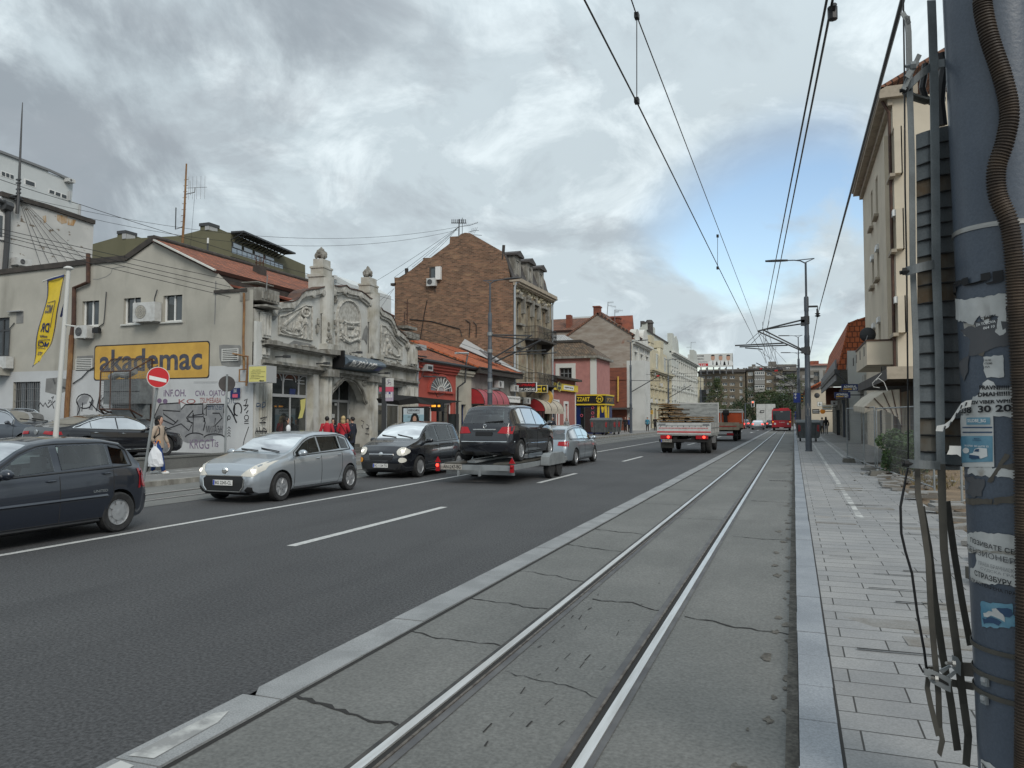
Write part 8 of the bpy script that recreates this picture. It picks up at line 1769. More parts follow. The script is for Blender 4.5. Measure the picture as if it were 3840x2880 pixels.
b.tu([py_(*K12(1520,1215)),py_(*K12(1100,1318)),py_(*K12(690,1425))],.045,6);b.tu([py_(*K12(1520,1272))+V((0,.35,0)),py_(*K12(780,1390))+V((0,.2,0))],.04,6)
tipA=py_(*K12(690,1425));b.tu([tipA,py_(*K13(1690,325))],.04,6);b.tu([py_(*K12(780,1390))+V((0,.2,0)),py_(*K13(1690,305))+V((0,.3,0))],.04,6)
b.tu([py_(*K13(985,265)),py_(*K13(1490,240))],.04,6);b.tu([py_(*K13(1030,275))+V((0,.2,0)),py_(*K13(1530,262))],.036,6);b.tu([py_(*K13(1090,290)),py_(*K13(1215,298)),py_(*K13(1270,305))],.03,5)
b.bu('line_arm','darkgrey',fpole)
for p in((1520,1215),(1520,1272)):b.cb(py_(*K12(*p)),.22,.2,.3)
b.cb(py_(*K13(1695,315)),.22,.3,.3);b.la([(.15,5.0),(.15,5.4)],(.68,YPo,0),'z',14);b.la([(.14,6.55),(.14,6.95)],(.68,YPo,0),'z',14);b.bu('arm_clamp','darkgrey',fpole)
br0=py_(*K12(1605,975));br1=py_(*K12(1788,970));b.tu([br0,br1],.055,6);b.tu([br1,br1-V((0,0,.5))],.02,5);b.tu([br1-V((.03,0,.12)),br1-V((.03,0,.42))],.045,6);ins=py_(*K12(1787,1130));b.la([(.05,.12),(.14,.08),(.06,.02),(.15,-.04),(.05,-.1)],ins,'z',10);b.bu('insulator_bracket','darkgrey',fpole)
for z_,h_,da in((1.35,.45,.3),(1.9,.5,-.2),(2.25,.3,.5),(.9,.25,.1)):b.po([(.68+.150*sin(a+da),YPo-.150*cos(a+da),z_+v)for a,v in((-.6,0),(.0,-.02),(.6,0),(.6,h_),(0,h_+.02),(-.6,h_))])
tag(b.bu('torn_paper','q6',fpole))
lpL=pole('tall tram pole with lamp and double line arms before the brick house',-16.62,41.64,.14,arm=1)
YL=41.64
def pl_(K,x,y,dy=0.):return atY(*K(x,y),YL+dy)
b.tu([pl_(KE,1510,245),pl_(KE,2150,260)],.045,6);b.tu([pl_(KE,1510,262,.2),pl_(KE,2212,335,.2)],.04,6);b.tu([pl_(KE,1500,660),pl_(KE,2190,250)],.045,6);b.tu([pl_(KE,1570,700,.2),pl_(KE,2330,340,.2)],.045,6);b.tu([pl_(KE,1745,540),pl_(KE,2420,500)],.036,6);b.tu([pl_(KE,1915,572,.1),pl_(KE,2600,545,.1)],.034,6);b.bu('line_arm','darkgrey',lpL)
for z_ in(3.25,3.9,5.6,6.6):b.la([(.155,z_),(.155,z_+.2)],(-16.62,YL,0),'z',14)
b.cb((-16.35,YL,3.5),.5,.12,.1);b.bu('arm_clamp','zx',lpL)
for(x,y,lab,xx)in((-16.75,83.6,'tram pole with lamp before the white house, near the grey bins',1),(-16.6,109.6,'tram pole with lamp before the cream house on the left',1),(-16.6,150,'slim tram pole with lamp before the long pale house',1)):
 q=pole(lab,x,y,.14,arm=1,m='zf',zj=7.6,ztop=10.1 if y<100 else 9.9)
 b=MB();b.tu([(x,y,4.6),(x+3.2,y,6.4)],.05,5);b.tu([(x,y,5.9),(x+3.3,y,5.8)],.03,4);b.bu('line_arm','darkgrey',q)
 if y<100:b=MB();b.cb((x+3.0,y,6.35),.3,.2,.14);b.bu('red_insulator','signred',q)
for(x,y,lab)in((.55,85,'second tram pole on the right, half hidden behind the nearest tall one'),(.6,96,'third tram pole on the right, carrying a lamp lower in the picture'),(.6,128,'far tram pole on the right behind the blue route signs')):
 q=pole(lab,x,y,.124,arm=-1,ztop=10.2 if y<90 else 9.3)
 b=MB();b.tu([(x,y,5.2),(x-4.2,y,7.6)],.05,5);b.tu([(x,y,7.2),(x-2.6,y,7.0)],.035,5);b.bu('line_arm','darkgrey',q)
 if y==96:b=MB();b.cb((x-4.2,y,7.65),.3,.2,.16);b.bu('red_insulator','signred',q)
t=tg__('route_sign','blue route sign with white arrows and orange numerals beside the right tram pole','sign',atY(*K13(1640,855),80));
for k,(y0,y1)in en(((758,788),(790,822),(824,856))):
 p,q=atY(*K13(1592,y0),80),atY(*K13(1660,y1),80);b=MB();b.box(p.x,q.x,80,80.1,q.z,p.z);pn=b.bu('panel','royal',t);b=MB();m_=p.x+(q.x-p.x)*.28;h_=p.z-q.z;b.box(m_-.05,m_+.05,79.98,80,q.z+h_*.15,q.z+h_*.65);b.po([(m_-.16,79.98,q.z+h_*.55),(m_+.16,79.98,q.z+h_*.55),(m_,79.98,q.z+h_*.9)]);b.bu('arrow','white',pn)if k<2 else None
 p,q=atY(*K13(1666,y0),80),atY(*K13(1695,y1),80);b=MB();b.box(p.x,q.x,80.02,80.1,q.z,p.z);dp=b.bu('display','black',t);b=MB();qtx(b,[(p.x+.1,80.0,q.z+.12),(q.x-.1,80.,q.z+.12),(q.x-.1,80.,p.z-.1),(p.x+.1,80.,p.z-.1)],('13','48','37')[k],bold=.02);b.bu('numerals','qo',dp)
p=atY(*K13(1625,860),80.2);b.tu([(p.x,80.2,.12),(p.x,80.2,atY(*K13(1625,755),80.2).z)],.07,8);b.bu('post','zf',t)
for k in rg(4):p,q=atY(*K13(1603,950+k*22),80),atY(*K13(1618,966+k*22),80);b.box(p.x,q.x,80,80.05,q.z,p.z)
b.bu('small_plate','royal',t)
yt=131;p0,p1=atY(*K10(1225,1122),yt),atY(*K10(1278,1222),yt);t=tg__('traffic_light','traffic light showing red over the queue, in a white edged black case','traffic light',((p0.x+p1.x)/2,yt,0));xc=(p0.x+p1.x)/2;b.box(p0.x,p1.x,yt,yt+.3,p1.z,p0.z);cs_=b.bu('backboard','white',t);g_=.08;b.box(p0.x+g_,p1.x-g_,yt-.05,yt,p1.z+g_,p0.z-g_);hd=b.bu('signal_head','black',cs_)
h_=(p0.z-p1.z);
for k,m in en(('qp','black','black')):b=MB();b.ball((xc,yt-.06,p0.z-h_*(.22+.28*k)),h_*.11,.05,h_*.11,12,6);b.bu('lens',m,hd)
b.tu([(xc-1.2,yt+.2,0),(xc-1.2,yt+.2,p0.z-.4),(xc,yt+.2,p0.z-.3)],.09,8);b.bu('post','zf',t)
def wire(label,pts,r=.010,sag=0.,group=None,name='overhead_wire',m='black',n=12):
 P=[]
 for a,c in zip(pts,pts[1:]):
  a,c=V(a),V(c)
  for i in rg(n):u=i/n;q=a.lerp(c,u);q.z-=sag*4*u*(1-u);P.append(q)
 P.append(V(pts[-1]));b=MB();b.tu(P,r,5);return tag(b.bu(name,m),label,'wire',group)
XW=-1.62
tip1=atX(2830,1262,XW);tip1=py_(*K12(645,1655));hang=tipA
a0=atX(2192,0,XW);a1=atX(2823,1262,XW)
wire('lower overhead contact wire running from the top edge to the right tram pole arms',[a0+(a0-a1)*.6,a0,atX(2384,375,XW),a1,(XW,110,5.6)],.009)
m0,m1=atX(2368,0,XW),tipA
wire('upper carrying wire over the tram track, right of the contact wire',[m0+(m0-m1)*.5,m0,atX(2388,60,XW),m1],.0075);wire('carrying wire continuing down the street beyond the right tram pole',[tipA,(XW,85,6.6),(XW,128,6.6)],.014,.2)
for k,(xx,ya,yb)in en(((2388,60,378),(2691,885,1005))):
 p,q=atX(xx,ya,XW),atX(xx,yb,XW);wire('upper short dropper between carrying and contact wire' if k==0 else'lower short dropper between carrying and contact wire',[p,q],.006,0,'wire droppers over the tram track')
 b=MB();b.cb(q,.05,.08,.06);b.cb(p,.05,.08,.06);tag(b.bu('wire_clamp','black',base=p),'clamps on the upper dropper' if k==0 else'clamps on the lower dropper','clamp')
e0,e1=py_(*K12(775,1380)),py_(*K12(865,1370))
for lab,x0,pe,dd in(('left one of the pair of wires dropping to the right tram pole arm',3100,e0,12.),('right one of the pair of wires dropping to the right tram pole arm',3122,e1,12.)):
 p=atD(x0,0,4.8);wire(lab,[p+(p-pe)*.3,p,pe],.009,.0)
 wire(lab.replace('dropping to','continuing beyond'),[pe,(XW+.5,90,6.2)],.012,.1)
c_=atD(3122,50,4.9);b.tu([c_,atD(3128,15,4.85)],.018,6);b.la([(.0,-.05),(.03,-.04),(.03,.04),(0,.05)],c_,'z',8);tag(b.bu('insulator','black',base=c_),'small black insulator high on the paired wires','insulator')
f1_=atD(3384,0,4.6);wire('thick feeder cable from the top edge down to the bracket of the right tram pole',[f1_+(f1_-ins)*.2,f1_,ins],.016,.0);wire('thinner feeder cable beyond the right tram pole bracket',[ins,(1.2,84,7.2)],.02,.5)
wire('short bracing wire below the arms, left',[tipA-V((0,0,.1)),py_(*K13(1100,245))],.014);wire('short bracing wire below the arms, right',[tipA-V((-.2,0,.1)),py_(*K13(1155,245))],.014)
for k,(a,c)in en((((1270,20),(1300,450)),((1340,10),(1290,240)),((1225,310),(1370,410)),((1270,305),(1315,440)),((1300,200),(1345,400)),((1360,280),(1355,400)),((1375,280),(1365,410)))):
 wire('thin wire in the bundle hanging between the right tram pole arms and the street end',[atY(*K13(*a),60),atY(*K13(*c),95)],.016,0,'wire bundle beyond the right tram pole')
wire('long diagonal wire from the arms to the roof of the end blocks',[atY(*K13(1245,140),60),atY(*K13(1515,440),100)],.018)
for lab,y,z0,z1 in(('upper span wire across the far street',100,7.3,7.2),('middle span wire across the far street',112,7.2,7.3),('lower span wire across the far street',118,6.5,7.0)):wire(lab,[(-16.6,y,z0),(-8,y,z0-.2),(.6,y,z1)],.022,.15)
for lab,y,z0,z1 in(('long thin span wire beyond the traffic light',150,5.2,5.2),('another thin span wire from the right poles to the left lamp',92,7.0,7.7)):wire(lab,[(-16.6,y,z0),(.6,y,z1)],.018,.2)
p=atY(*K10(1640,620),96);wire('slanting wire from the red insulator to the far right pole',[p,atY(*K10(1990,810),90)],.02)
b.cb(p,.36,.2,.2);tag(b.bu('insulator','signred',base=p),'red insulator high over the far street, left of the right poles','insulator')
g_='service wires across the left buildings'
YWi=21.
def wl3(K,pts,Ys):return[atY(*K(*p),y)for p,y in zip(pts,Ys)]
for k,(p0,p1)in en((((0,990),(2212,1485)),((0,1030),(2212,1550)),((0,1060),(2212,1600)),((0,1110),(2212,1655)))):
 A0=atY(*K1(*p0),19);A1=atY(*K1(*p1),22.8);far_=atY(*[(2000,1390),(2000,1402),(2000,1425),(1990,1455)][k],41.5);A2=atY(*K4(*[(1930,1050),(1960,1145),(1960,1175),(2000,1270)][k]),36)
 wire(('top','second','third','lowest')[k]+' of the four dark wires sloping across the plaster building',[A0+(A0-A1)*.5,A0,A1,A2,far_],.011,.02,g_,'service_wire',n=8)
wire('long dark wire from the upper left over the plaster roof to the brick house',[atY(*K1(-300,420),17),atY(*K1(0,478),19),atY(*K1(840,740),22),atY(*K1(2212,1170),26),atY(*K4(1200,650),33),atY(*K4(2010,900),50)],.011,.03,None,'service_wire')
mastp=atX(*K1(190,650),-39.9);ant=atY(*KC(885,140),58)
for k,dz in en((0,-.25)):wire('upper of the two thin wires from the peeling house to the brick house antenna' if k==0 else'lower of the two thin wires from the peeling house to the brick house antenna',[mastp+V((0,0,dz)),ant+V((0,0,dz))],.012,1.6 if k==0 else 1.9,None,'service_wire',n=20)
for k in rg(6):
 u=k/5;wire('thin drop wire fanning down the peeling wall',[mastp,atX(*K1(430+95*k,1390-12*k),-39.9)],.012,.05,'drop wires on the peeling wall','service_wire')
for k,(x,y)in en(((0,720),(215,665),(400,560),(580,450))):wire('thin stay wire from the antenna crossarm of the brick house',[ant,atY(*KC(x,y),57.5)],.014,.1,'stay wires of the brick house antenna','service_wire')
for k,(x,y)in en(((40,930),(60,1000))):wire('thin wire dropping from the brick house eaves behind the second obelisk',[atY(*KC(215,780),57.4),atY(*KC(x,y),42)],.012,0,'wires behind the second obelisk','service_wire')
def yagi(b,p,d,L,n,h,r=.012):
 d=V(d).normalized();b.tu([p,p+d*L],r*1.4,5);up=V((0,0,1))
 for i in rg(n):q=p+d*(L*(i+.5)/n);b.tu([q-up*h,q+up*h],r,4)
def mast(label,P,r,m='zm',fit=None,name='antenna_mast'):
 t=tg__(name,label,'antenna',P[0]);b=MB();b.tu(P,r,7);b.bu('mast',m,t)
 if fit:fit(t)
 return t
Ya=27.
def fit1(t):
 b=MB();q0,q1=atY(*K1(1935,568),Ya),atY(*K1(2145,558),Ya);yagi(b,q0,q1-q0,(q1-q0).length,5,.52,.008);b.tu([atY(*K1(1920,632),Ya),atY(*K1(2018,612),Ya),atY(*K1(2022,560),Ya)],.022,5);b.tu([atY(*K1(1970,490),Ya),atY(*K1(1975,640),Ya)],.012,4);b.bu('yagi_antenna','midgrey',t)
 b=MB();b.tu([atY(*K1(1905,965),Ya),atY(*K1(1820,995),Ya),atY(*K1(1825,770),Ya)],.025,5);b.tu([atY(*K1(2020,625),Ya),atY(*K1(1975,1170),Ya+1)],.006,4);b.bu('side_arm','darkgrey',t)
 b=MB()
 for k in rg(8):p=atY(*K1(1930-5*k,480+62*k),Ya);b.tu([p-V((.12,0,0)),p+V((.12,0,0))],.012,4)
 b.bu('rung','zm',t)
mast('tall rust red aerial mast with side antennas on the plaster building roof',[atY(*K1(1888,1190),Ya),atY(*K1(1910,850),Ya),atY(*K1(1933,315),Ya)],[.06,.05,.035],fit=fit1)
def fit2(t):
 b=MB()
 for a,c in(((100,655),(240,690)),((110,650),(205,640)),((150,690),(225,665)),((180,620),(205,640))):b.tu([atX(*K1(*a),-39.8),atX(*K1(*c),-39.8)],.035,5)
 for y in(480,515,580,620):p=atX(*K1(192,y),-39.8);b.cb(p,.3,.1,.08)
 b.bu('crossarm','darkgrey',t)
mast('tall grey aerial mast at the corner of the peeling house',[atX(*K1(178,830),-39.8),atX(*K1(190,640),-39.8),atX(*K1(200,460),-39.8),atX(*K1(228,-200),-39.8),atX(*K1(234,-320),-39.8)],[.09,.09,.07,.035,.02],'darkgrey',fit2)
def fit3(t):
 b=MB();q=lambda x,y:atY(*KC(x,y),58);b.tu([q(808,100),q(965,102)],.04,5)
 for k in rg(8):p=q(815+20*k,100);b.tu([p,p+V((0,0,.3))],.035,5)
 b.tu([q(852,145),q(1000,125),q(1085,97)],.02,5);b.tu([q(880,70),q(960,68)],.014,4);b.tu([q(985,195),q(1060,175),q(1095,180)],.02,5);b.tu([q(1000,220),q(1125,228)],.02,4)
 for k in rg(7):p=q(940+22*k,128-5*k);b.tu([p-V((0,.2,.12)),p+V((0,.2,.12))],.012,4)
 for k in rg(4):p=q(1010+18*k,188-4*k);b.tu([p-V((.15,0,.25)),p+V((.15,0,.25))],.012,4)
 b.tu([q(922,210),q(922,45)],.025,5);b.bu('antenna','darkgrey',t)
mast('telephone crossarm and television aerials on the brick house ridge',[atY(*KC(887,235),58),atY(*KC(890,60),58)],.05,'darkgrey',fit3)
def simple_ant(label,K,Y,base,top,arms):
 def fit(t):
  b=MB()
  for a,c in arms:p,q=atY(*K(*a),Y),atY(*K(*c),Y);yagi(b,p,q-p,(q-p).length,6,.18,.014)
  b.bu('antenna','midgrey',t)
 return mast(label,[atY(*K(*base),Y),atY(*K(*top),Y)],.045,'midgrey',fit)
simple_ant('thin aerial mast with two arms above the gable, left one',K8,107,(765,365),(775,228),[((770,235),(832,230)),((775,262),(860,280))]);simple_ant('thin aerial mast with two arms above the gable, right one',K8,108,(845,430),(845,308),[((842,310),(928,318)),((842,332),(888,328))]);simple_ant('thin aerial mast at the left end of the billboard',K10,200,(225,380),(228,145),[((228,150),(312,153)),((225,232),(150,230))]);simple_ant('thin aerial mast above the end blocks, under the line arms',K10,255,(1625,455),(1628,230),[((1590,238),(1660,240)),((1600,265),(1655,266))])
P=[E_.p(*E_.uv(*KA(1985,1000)),-.2),E_.p(*E_.uv(*KA(1990,850)),-.2)]
t=tg__('iron_bracket','rusty iron wire bracket on top of the right pedestal of the ornate shop','bracket',P[0]);b.tu(P,.03,5);p=E_.p(*E_.uv(*KA(2020,1000)),-.2);b.tu([p,p+V((0,0,1.45))],.03,5)
for k in rg(4):z_=P[0].z+.3+k*.32;b.tu([P[0]*1+V((0,0,z_-P[0].z)),V((p.x,p.y,z_))],.025,4)
b.bu('frame','m2',t)
p=O_.p(*O_.uv(*K1(2155,1200)),1);t=tg__('roof_vent_pipe','slim white topped vent pipe on the red tile roof near the aerial','vent pipe',p);b.tu([atY(*K1(2150,1250),28),atY(*K1(2155,1140),28)],.04,6);b.bu('pipe','darkgrey',t);b.tu([atY(*K1(2155,1140),28),atY(*K1(2157,1085),28)],.045,6);b.bu('cap','white',t)
def disc(b,c,n,r,th=.02,k=28):
 n=V(n).normalized();a=V((n.y,-n.x,0)).normalized();u=n.cross(a)
 b.pr([c+a*(r*cos(2*pi*i/k))+u*(r*sin(2*pi*i/k))for i in rg(k)],n*th)
base=gnd(537,1806,.135);top=atY(612,1340,base.y);t=tg__('no_entry_sign','red no entry sign on a leaning grey post beside the woman with the white bag','road sign',base)
c_=atY(593,1415,base.y-.06);b.tu([base,c_+V((0,.05,.2))],.035,8);b.bu('post','zx',t)
n_=(EYE-c_);n_.z=0;n_=(n_.normalized()+V((.12,0,0))).normalized();R_=.275;disc(b,c_-n_*.012,n_,R_,.012);pl1=b.bu('plate','offwhite',t);disc(b,c_+n_*.001,n_,R_*.93,.004);b.bu('red_field','signred',pl1)
a_=V((n_.y,-n_.x,0)).normalized();a_=a_ if a_.dot(CR)>0 else-a_
b.pr([c_+n_*.007+a_*u+V((0,0,v))for u,v in((-.21,.045),(.20,-.085+.04),(.20,-.085-.05),(-.21,-.055))],n_*.003);b.bu('white_bar','white',pl1)
bs=atX(848,1712,-19.1);bs=V((-19.15,bs.y,.5));t=tg__('road_sign','round road sign seen from its dark back, on a grey post by the low wall','road sign',bs);cz=atY(851,1439,bs.y);b.tu([bs,V((cz.x,bs.y,cz.z+.34))],.038,8);b.bu('post','zx',t);n2=(EYE-cz);n2.z=0;disc(b,cz+n2.normalized()*-.06,n2,.285,.02);b.bu('plate','zv',t)
fb=V((-19.45,atX(203,1650,-19.45).y,.46));YF_=fb.y;t=tg__('flagpole','white flagpole leaning slightly, in the raised car park at the left','flagpole',fb);ft=atY(257,1015,YF_);b.tu([fb,ft],[.075,.055],12);b.bu('pole','offwhite',t,smooth=True,ang=40);b.la([(.0,.1),(.06,.09),(.13,.05),(.13,.02),(.05,-.02),(.05,-.1)],ft+V((0,0,.03)),'z',14);b.bu('cap','offwhite',t)
b.tu([atY(*K2(440,155),YF_),atY(*K2(560,110),YF_),atY(*K2(715,75),YF_)],.018,6);b.tu([atY(*K2(682,605),YF_),atY(*K2(790,620),YF_)],.025,6);b.bu('banner_arm','offwhite',t)
fl=tg__('banner','yellow vertical banner with dark edge and mirrored dark lettering, hanging from the flagpole','banner',atY(*K2(500,900),YF_))
Lp=[(510,138),(490,330),(450,560),(405,780),(375,900),(348,1045)];Rp=[(690,82),(660,345),(600,560),(540,800),(490,910),(440,985)]
def fpt(u,v,o=0.):
 i=min(int(v*5),4);f_=v*5-i;L_=V(atY(*K2(*Lp[i]),YF_)).lerp(V(atY(*K2(*Lp[i+1]),YF_)),f_);R2=V(atY(*K2(*Rp[i]),YF_)).lerp(V(atY(*K2(*Rp[i+1]),YF_)),f_);q=L_.lerp(R2,u);q.y+=.05*sin(v*9+u*3)-.05-o*2.5;return q
n=24;b=MB().add([fpt(j/6,i/n)for i in rg(n+1)for j in rg(7)],[(i*7+j,i*7+j+1,i*7+j+8,i*7+j+7)for i in rg(n)for j in rg(6)])
cl=b.bu('cloth','kg',fl,smooth=True)
for i in rg(n):
 for u0,u1 in((0,.05),(.95,1.)):
  if u0>.5 and i>20:continue
  b.po([fpt(u0,i/n,.006),fpt(u1,i/n,.006),fpt(u1,(i+1)/n,.006),fpt(u0,(i+1)/n,.006)])
b.po([fpt(0,0,.007),fpt(1,0,.007),fpt(1,.02,.007),fpt(0,.02,.007)]);b.po([fpt(0,.975,.007),fpt(.95,.975,.007),fpt(.95,1,.007),fpt(0,1,.007)]);b.bu('border','navy',cl)
for wd,u0,u1,v0,v1 in(('МСС',.16,.66,.335,.255),('DR',.2,.68,.505,.425),('mother',.2,.62,.555,.53),('MCI',.16,.80,.675,.59),('security',.12,.72,.715,.685),('BTS',.2,.66,.825,.765)):
 letters(b,wd,lambda u,v:fpt(u0+(u1-u0)*u,v0+(v1-v0)*v,.008),bold=.02,mirror=True)
for(ua,va),(ub,vb)in(((.18,.24),(.74,.215)),((.74,.215),(.74,.46)),((.2,.585),(.82,.565))):b.tu([fpt(ua,va,.01),fpt(ub,vb,.01)],.008,4)
b.bu('lettering','navy',cl)
P=[fpt(.97,.22+.02*i,-.01-.05*(i%2))for i in rg(13)];q0,q1=fpt(.98,.26),fpt(1.,.42);b.po([atY(*K2(660,380),YF_+.06),atY(*K2(668,470),YF_+.06),atY(*K2(640,525),YF_+.06),atY(*K2(620,520),YF_+.06),atY(*K2(640,440),YF_+.06)]);b.bu('folded_edge','navy',cl)
t=tg__('bus_stop_sign','bus stop post with white, pink and lilac panels before the ornate shop','bus stop sign',(-16.7,29.8,.14));ysg=29.8
def bq(x,y):return atY(*KB(x,y),ysg)
p=bq(1702,525);b.box(p.x-.09,p.x+.09,ysg,ysg+.12,.14,p.z);b.bu('post','darkgrey',t)
for nm,a,c,m in(('top_panel',(1714,532),(1808,632),'offwhite'),('middle_panel',(1714,634),(1806,688),'pinkred'),('timetable_panel',(1712,692),(1804,802),'lilac'),('side_flag',(1646,640),(1694,690),'pinkred')):
 p,q=bq(*a),bq(*c);b=MB();b.box(p.x,q.x,ysg+.02,ysg+.1,q.z,p.z);pn=b.bu(nm,m,t)
 if nm=='top_panel':
  b=MB();cx_,cz_=(p.x+q.x)/2,(p.z+q.z)/2;n=20
  for k in rg(3):a=pi/2+k*2*pi/3+.5;b.tu([(cx_,ysg+.01,cz_),(cx_+.10*cos(a),ysg+.01,cz_+.10*sin(a))],.014,5)
  b.bu('emblem','qc',pn);b=MB()
  for k in rg(3):b.tu([(cx_+.125*cos(k*2*pi/3+.9+i*.12),ysg+.01,cz_+.125*sin(k*2*pi/3+.9+i*.12))for i in rg(10)],.011,5)
  b.bu('emblem_ring','lilac',pn)
 if nm=='timetable_panel':
  b=MB();w_,h_=q.x-p.x,p.z-q.z
  for i in rg(4):
   for j in rg(3):
    if j==2 and i<1:continue
    b.box(p.x+w_*(.08+.23*i),p.x+w_*(.26+.23*i),ysg+.012,ysg+.02,q.z+h_*(.38+.19*j),q.z+h_*(.52+.19*j))
  b.bu('route_number','white',pn);b=MB();b.box(p.x+w_*.55,p.x+w_*.75,ysg+.005,ysg+.011,q.z+h_*.76,q.z+h_*.95);b.bu('blue_tile','royal',pn)
 if nm=='middle_panel':b=MB();qtx(b,[(p.x+.1,ysg+.012,q.z+.2),(q.x-.1,ysg+.012,q.z+.2),(q.x-.1,ysg+.012,q.z+.32),(p.x+.1,ysg+.012,q.z+.32)],'ЕКОНОМСКИ');b.bu('lettering','white',pn)
ysh=32.2;t=tg__('bus_shelter','dark bus shelter with folded roof, lit advert panel and amber display','bus shelter',(-16.9,33.5,.14))
def sh(x,y,Y=ysh):return atY(*K6(x,y),Y)
pts=[sh(530,282),sh(720,240),sh(905,262,33),sh(1195,288,37)];pts2=[sh(555,330),sh(760,310),sh(905,330,33),sh(1195,292,37)]
d_=V((-1.5,.6,.12))
for i in rg(3):b.add([pts[i],pts[i+1],pts2[i+1],pts2[i],pts[i]+d_,pts[i+1]+d_,pts2[i+1]+d_,pts2[i]+d_],[(0,1,2,3),(7,6,5,4),(0,4,5,1),(3,2,6,7),(1,5,6,2),(0,3,7,4)])
b.bu('roof','chassis',t)
p,q=sh(572,345),sh(830,700);b.box(p.x,q.x,ysh,ysh+.22,.2,p.z);ad=b.bu('advert_frame','chassis',t);p,q=sh(590,362),sh(800,690);b.box(p.x,q.x,ysh-.012,ysh-.002,max(.6,q.z),p.z);pn=b.bu('advert','mc',ad);m_=sh(590,428);b.box(p.x,q.x,ysh-.016,ysh-.012,.6,m_.z);b.bu('sea','mb',pn)
w_,h_=q.x-p.x,p.z-q.z;u_=sh(690,385);letters(b,'KREMENAKAMENA',lambda u,v:V((p.x+w_*(.24+.54*u),ysh-.018,u_.z-.05+.12*v)),bold=.02);letters(b,'KREATIVNO PUTOVANJE',lambda u,v:V((p.x+w_*(.22+.58*u),ysh-.018,u_.z-.36+.08*v)),bold=.01);b.tu([(p.x+w_*a,ysh-.018,u_.z+c)for a,c in((.2,-.12),(.8,-.12),(.8,.16),(.2,.16),(.2,-.12))],.012,4);b.bu('lettering','inkgrey',pn)
hc=sh(707,470);b.po([hc+V((x,-.018+ysh-hc.y-.002,z_))for x,z_ in((-.24,-.5),(.24,-.5),(.24,-.1),(.18,.14),(.09,.24),(-.08,.24),(-.17,.14),(-.23,-.1))]);b.bu('portrait_hair','hairdark',pn);b.po([hc+V((.10*cos(2*pi*i/14),ysh-hc.y-.024,-.02+.15*sin(2*pi*i/14)))for i in rg(14)]);b.bu('portrait_face','skin',pn)
p,q=sh(872,318,33),sh(975,372,33);b.box(p.x,q.x,33,33.3,q.z-.1,p.z+.06);ds=b.bu('display','black',t)
for x0,x1 in((880,900),(902,925),(945,970)):a,c=sh(x0,328,33),sh(x1,348,33);b.box(a.x,c.x,32.985,32.998,c.z,a.z)
b.bu('numerals','qo',ds)
for x in(905,960,1110):p=sh(x,300,36);b.box(p.x-.05,p.x+.05,36.4,36.5,.14,p.z)
b.bu('post','darkgrey',t);p,q=sh(1010,420,36),sh(1120,600,36);b.box(p.x,q.x,36.5,36.53,.4,p.z);b.bu('glass_panel','ke',t)
def bin_(label,c,yaw,group,s=1.0):
 t=tg__('rubbish_container',label,'rubbish container',c,group);rot=Matrix.Rotation(yaw,3,'Z');c=V(c)
 def P(x,y,z_):return c+rot@V((x*s,y*s,z_*s))
 b=MB();lo=[(-.58,-.42,.22),(.58,-.42,.22),(.58,.42,.22),(-.58,.42,.22)];hi=[(-.68,-.52,1.12),(.68,-.52,1.12),(.68,.52,1.12),(-.68,.52,1.12)];b.add([P(*q)for q in lo+hi],[(3,2,1,0),(4,5,6,7),(0,1,5,4),(1,2,6,5),(2,3,7,6),(3,0,4,7)]);body=b.bu('body','mk',t)
 b=MB();b.add([P(*q)for q in[(-.71,-.55,1.12),(.71,-.55,1.12),(.71,.55,1.12),(-.71,.55,1.12),(-.71,-.55,1.18),(.71,-.55,1.18),(.71,.55,1.2),(-.71,.55,1.2),(-.66,-.2,1.32),(.66,-.2,1.32),(.66,.4,1.34),(-.66,.4,1.34)]],[(0,1,5,4),(1,2,6,5),(2,3,7,6),(3,0,4,7),(4,5,9,8),(5,6,10,9),(6,7,11,10),(7,4,8,11),(8,9,10,11)]);b.bu('lid','mk',t)
 b=MB()
 for x in(-.34,0,.34):b.bar(P(x,-.435,.3),P(x*1.15,-.53,1.1),.05)
 for x in(-.58,.58):b.bar(P(x*1.02,-.43,.3),P(x*1.17,-.53,1.1),.06)
 b.bu('rib','mk',body)
 b=MB()
 for sx in(-1,1):
  for k in rg(4):z0=.62+k*.11;b.po([P(sx*.60,-.508+.0,z0),P(sx*.47,-.508,z0+.06),P(sx*.47,-.508,z0+.115),P(sx*.60,-.508,z0+.055)])
 b.bu('reflector_stripe','signred',body)
 for x in(-.45,.45):
  for y in(-.3,.3):b=MB();cc=P(x,y,.1);b.la([(.02,-.03),(.1,-.03),(.1,.03),(.02,.03)],cc,'x',12);b.bar(cc,P(x,y,.23),.04);b.bu('caster','chassis',t)
 return t
bin_('grey wheeled rubbish container beside the right tram pole',(.92,58.6,.124),.08,None,1.15)
gb=gnd(2253,1629,.135);g3='grey rubbish containers before the betting shop'
for k,(x,y,lb)in en(((2250,1630,'nearest'),(2280,1629,'middle'),(2296,1627,'farthest'))):p=gnd(x,y+2,.135);bin_(lb+' grey rubbish container of the three before the betting shop',(p.x,p.y+.2*k,.135),.1,g3,1.25)
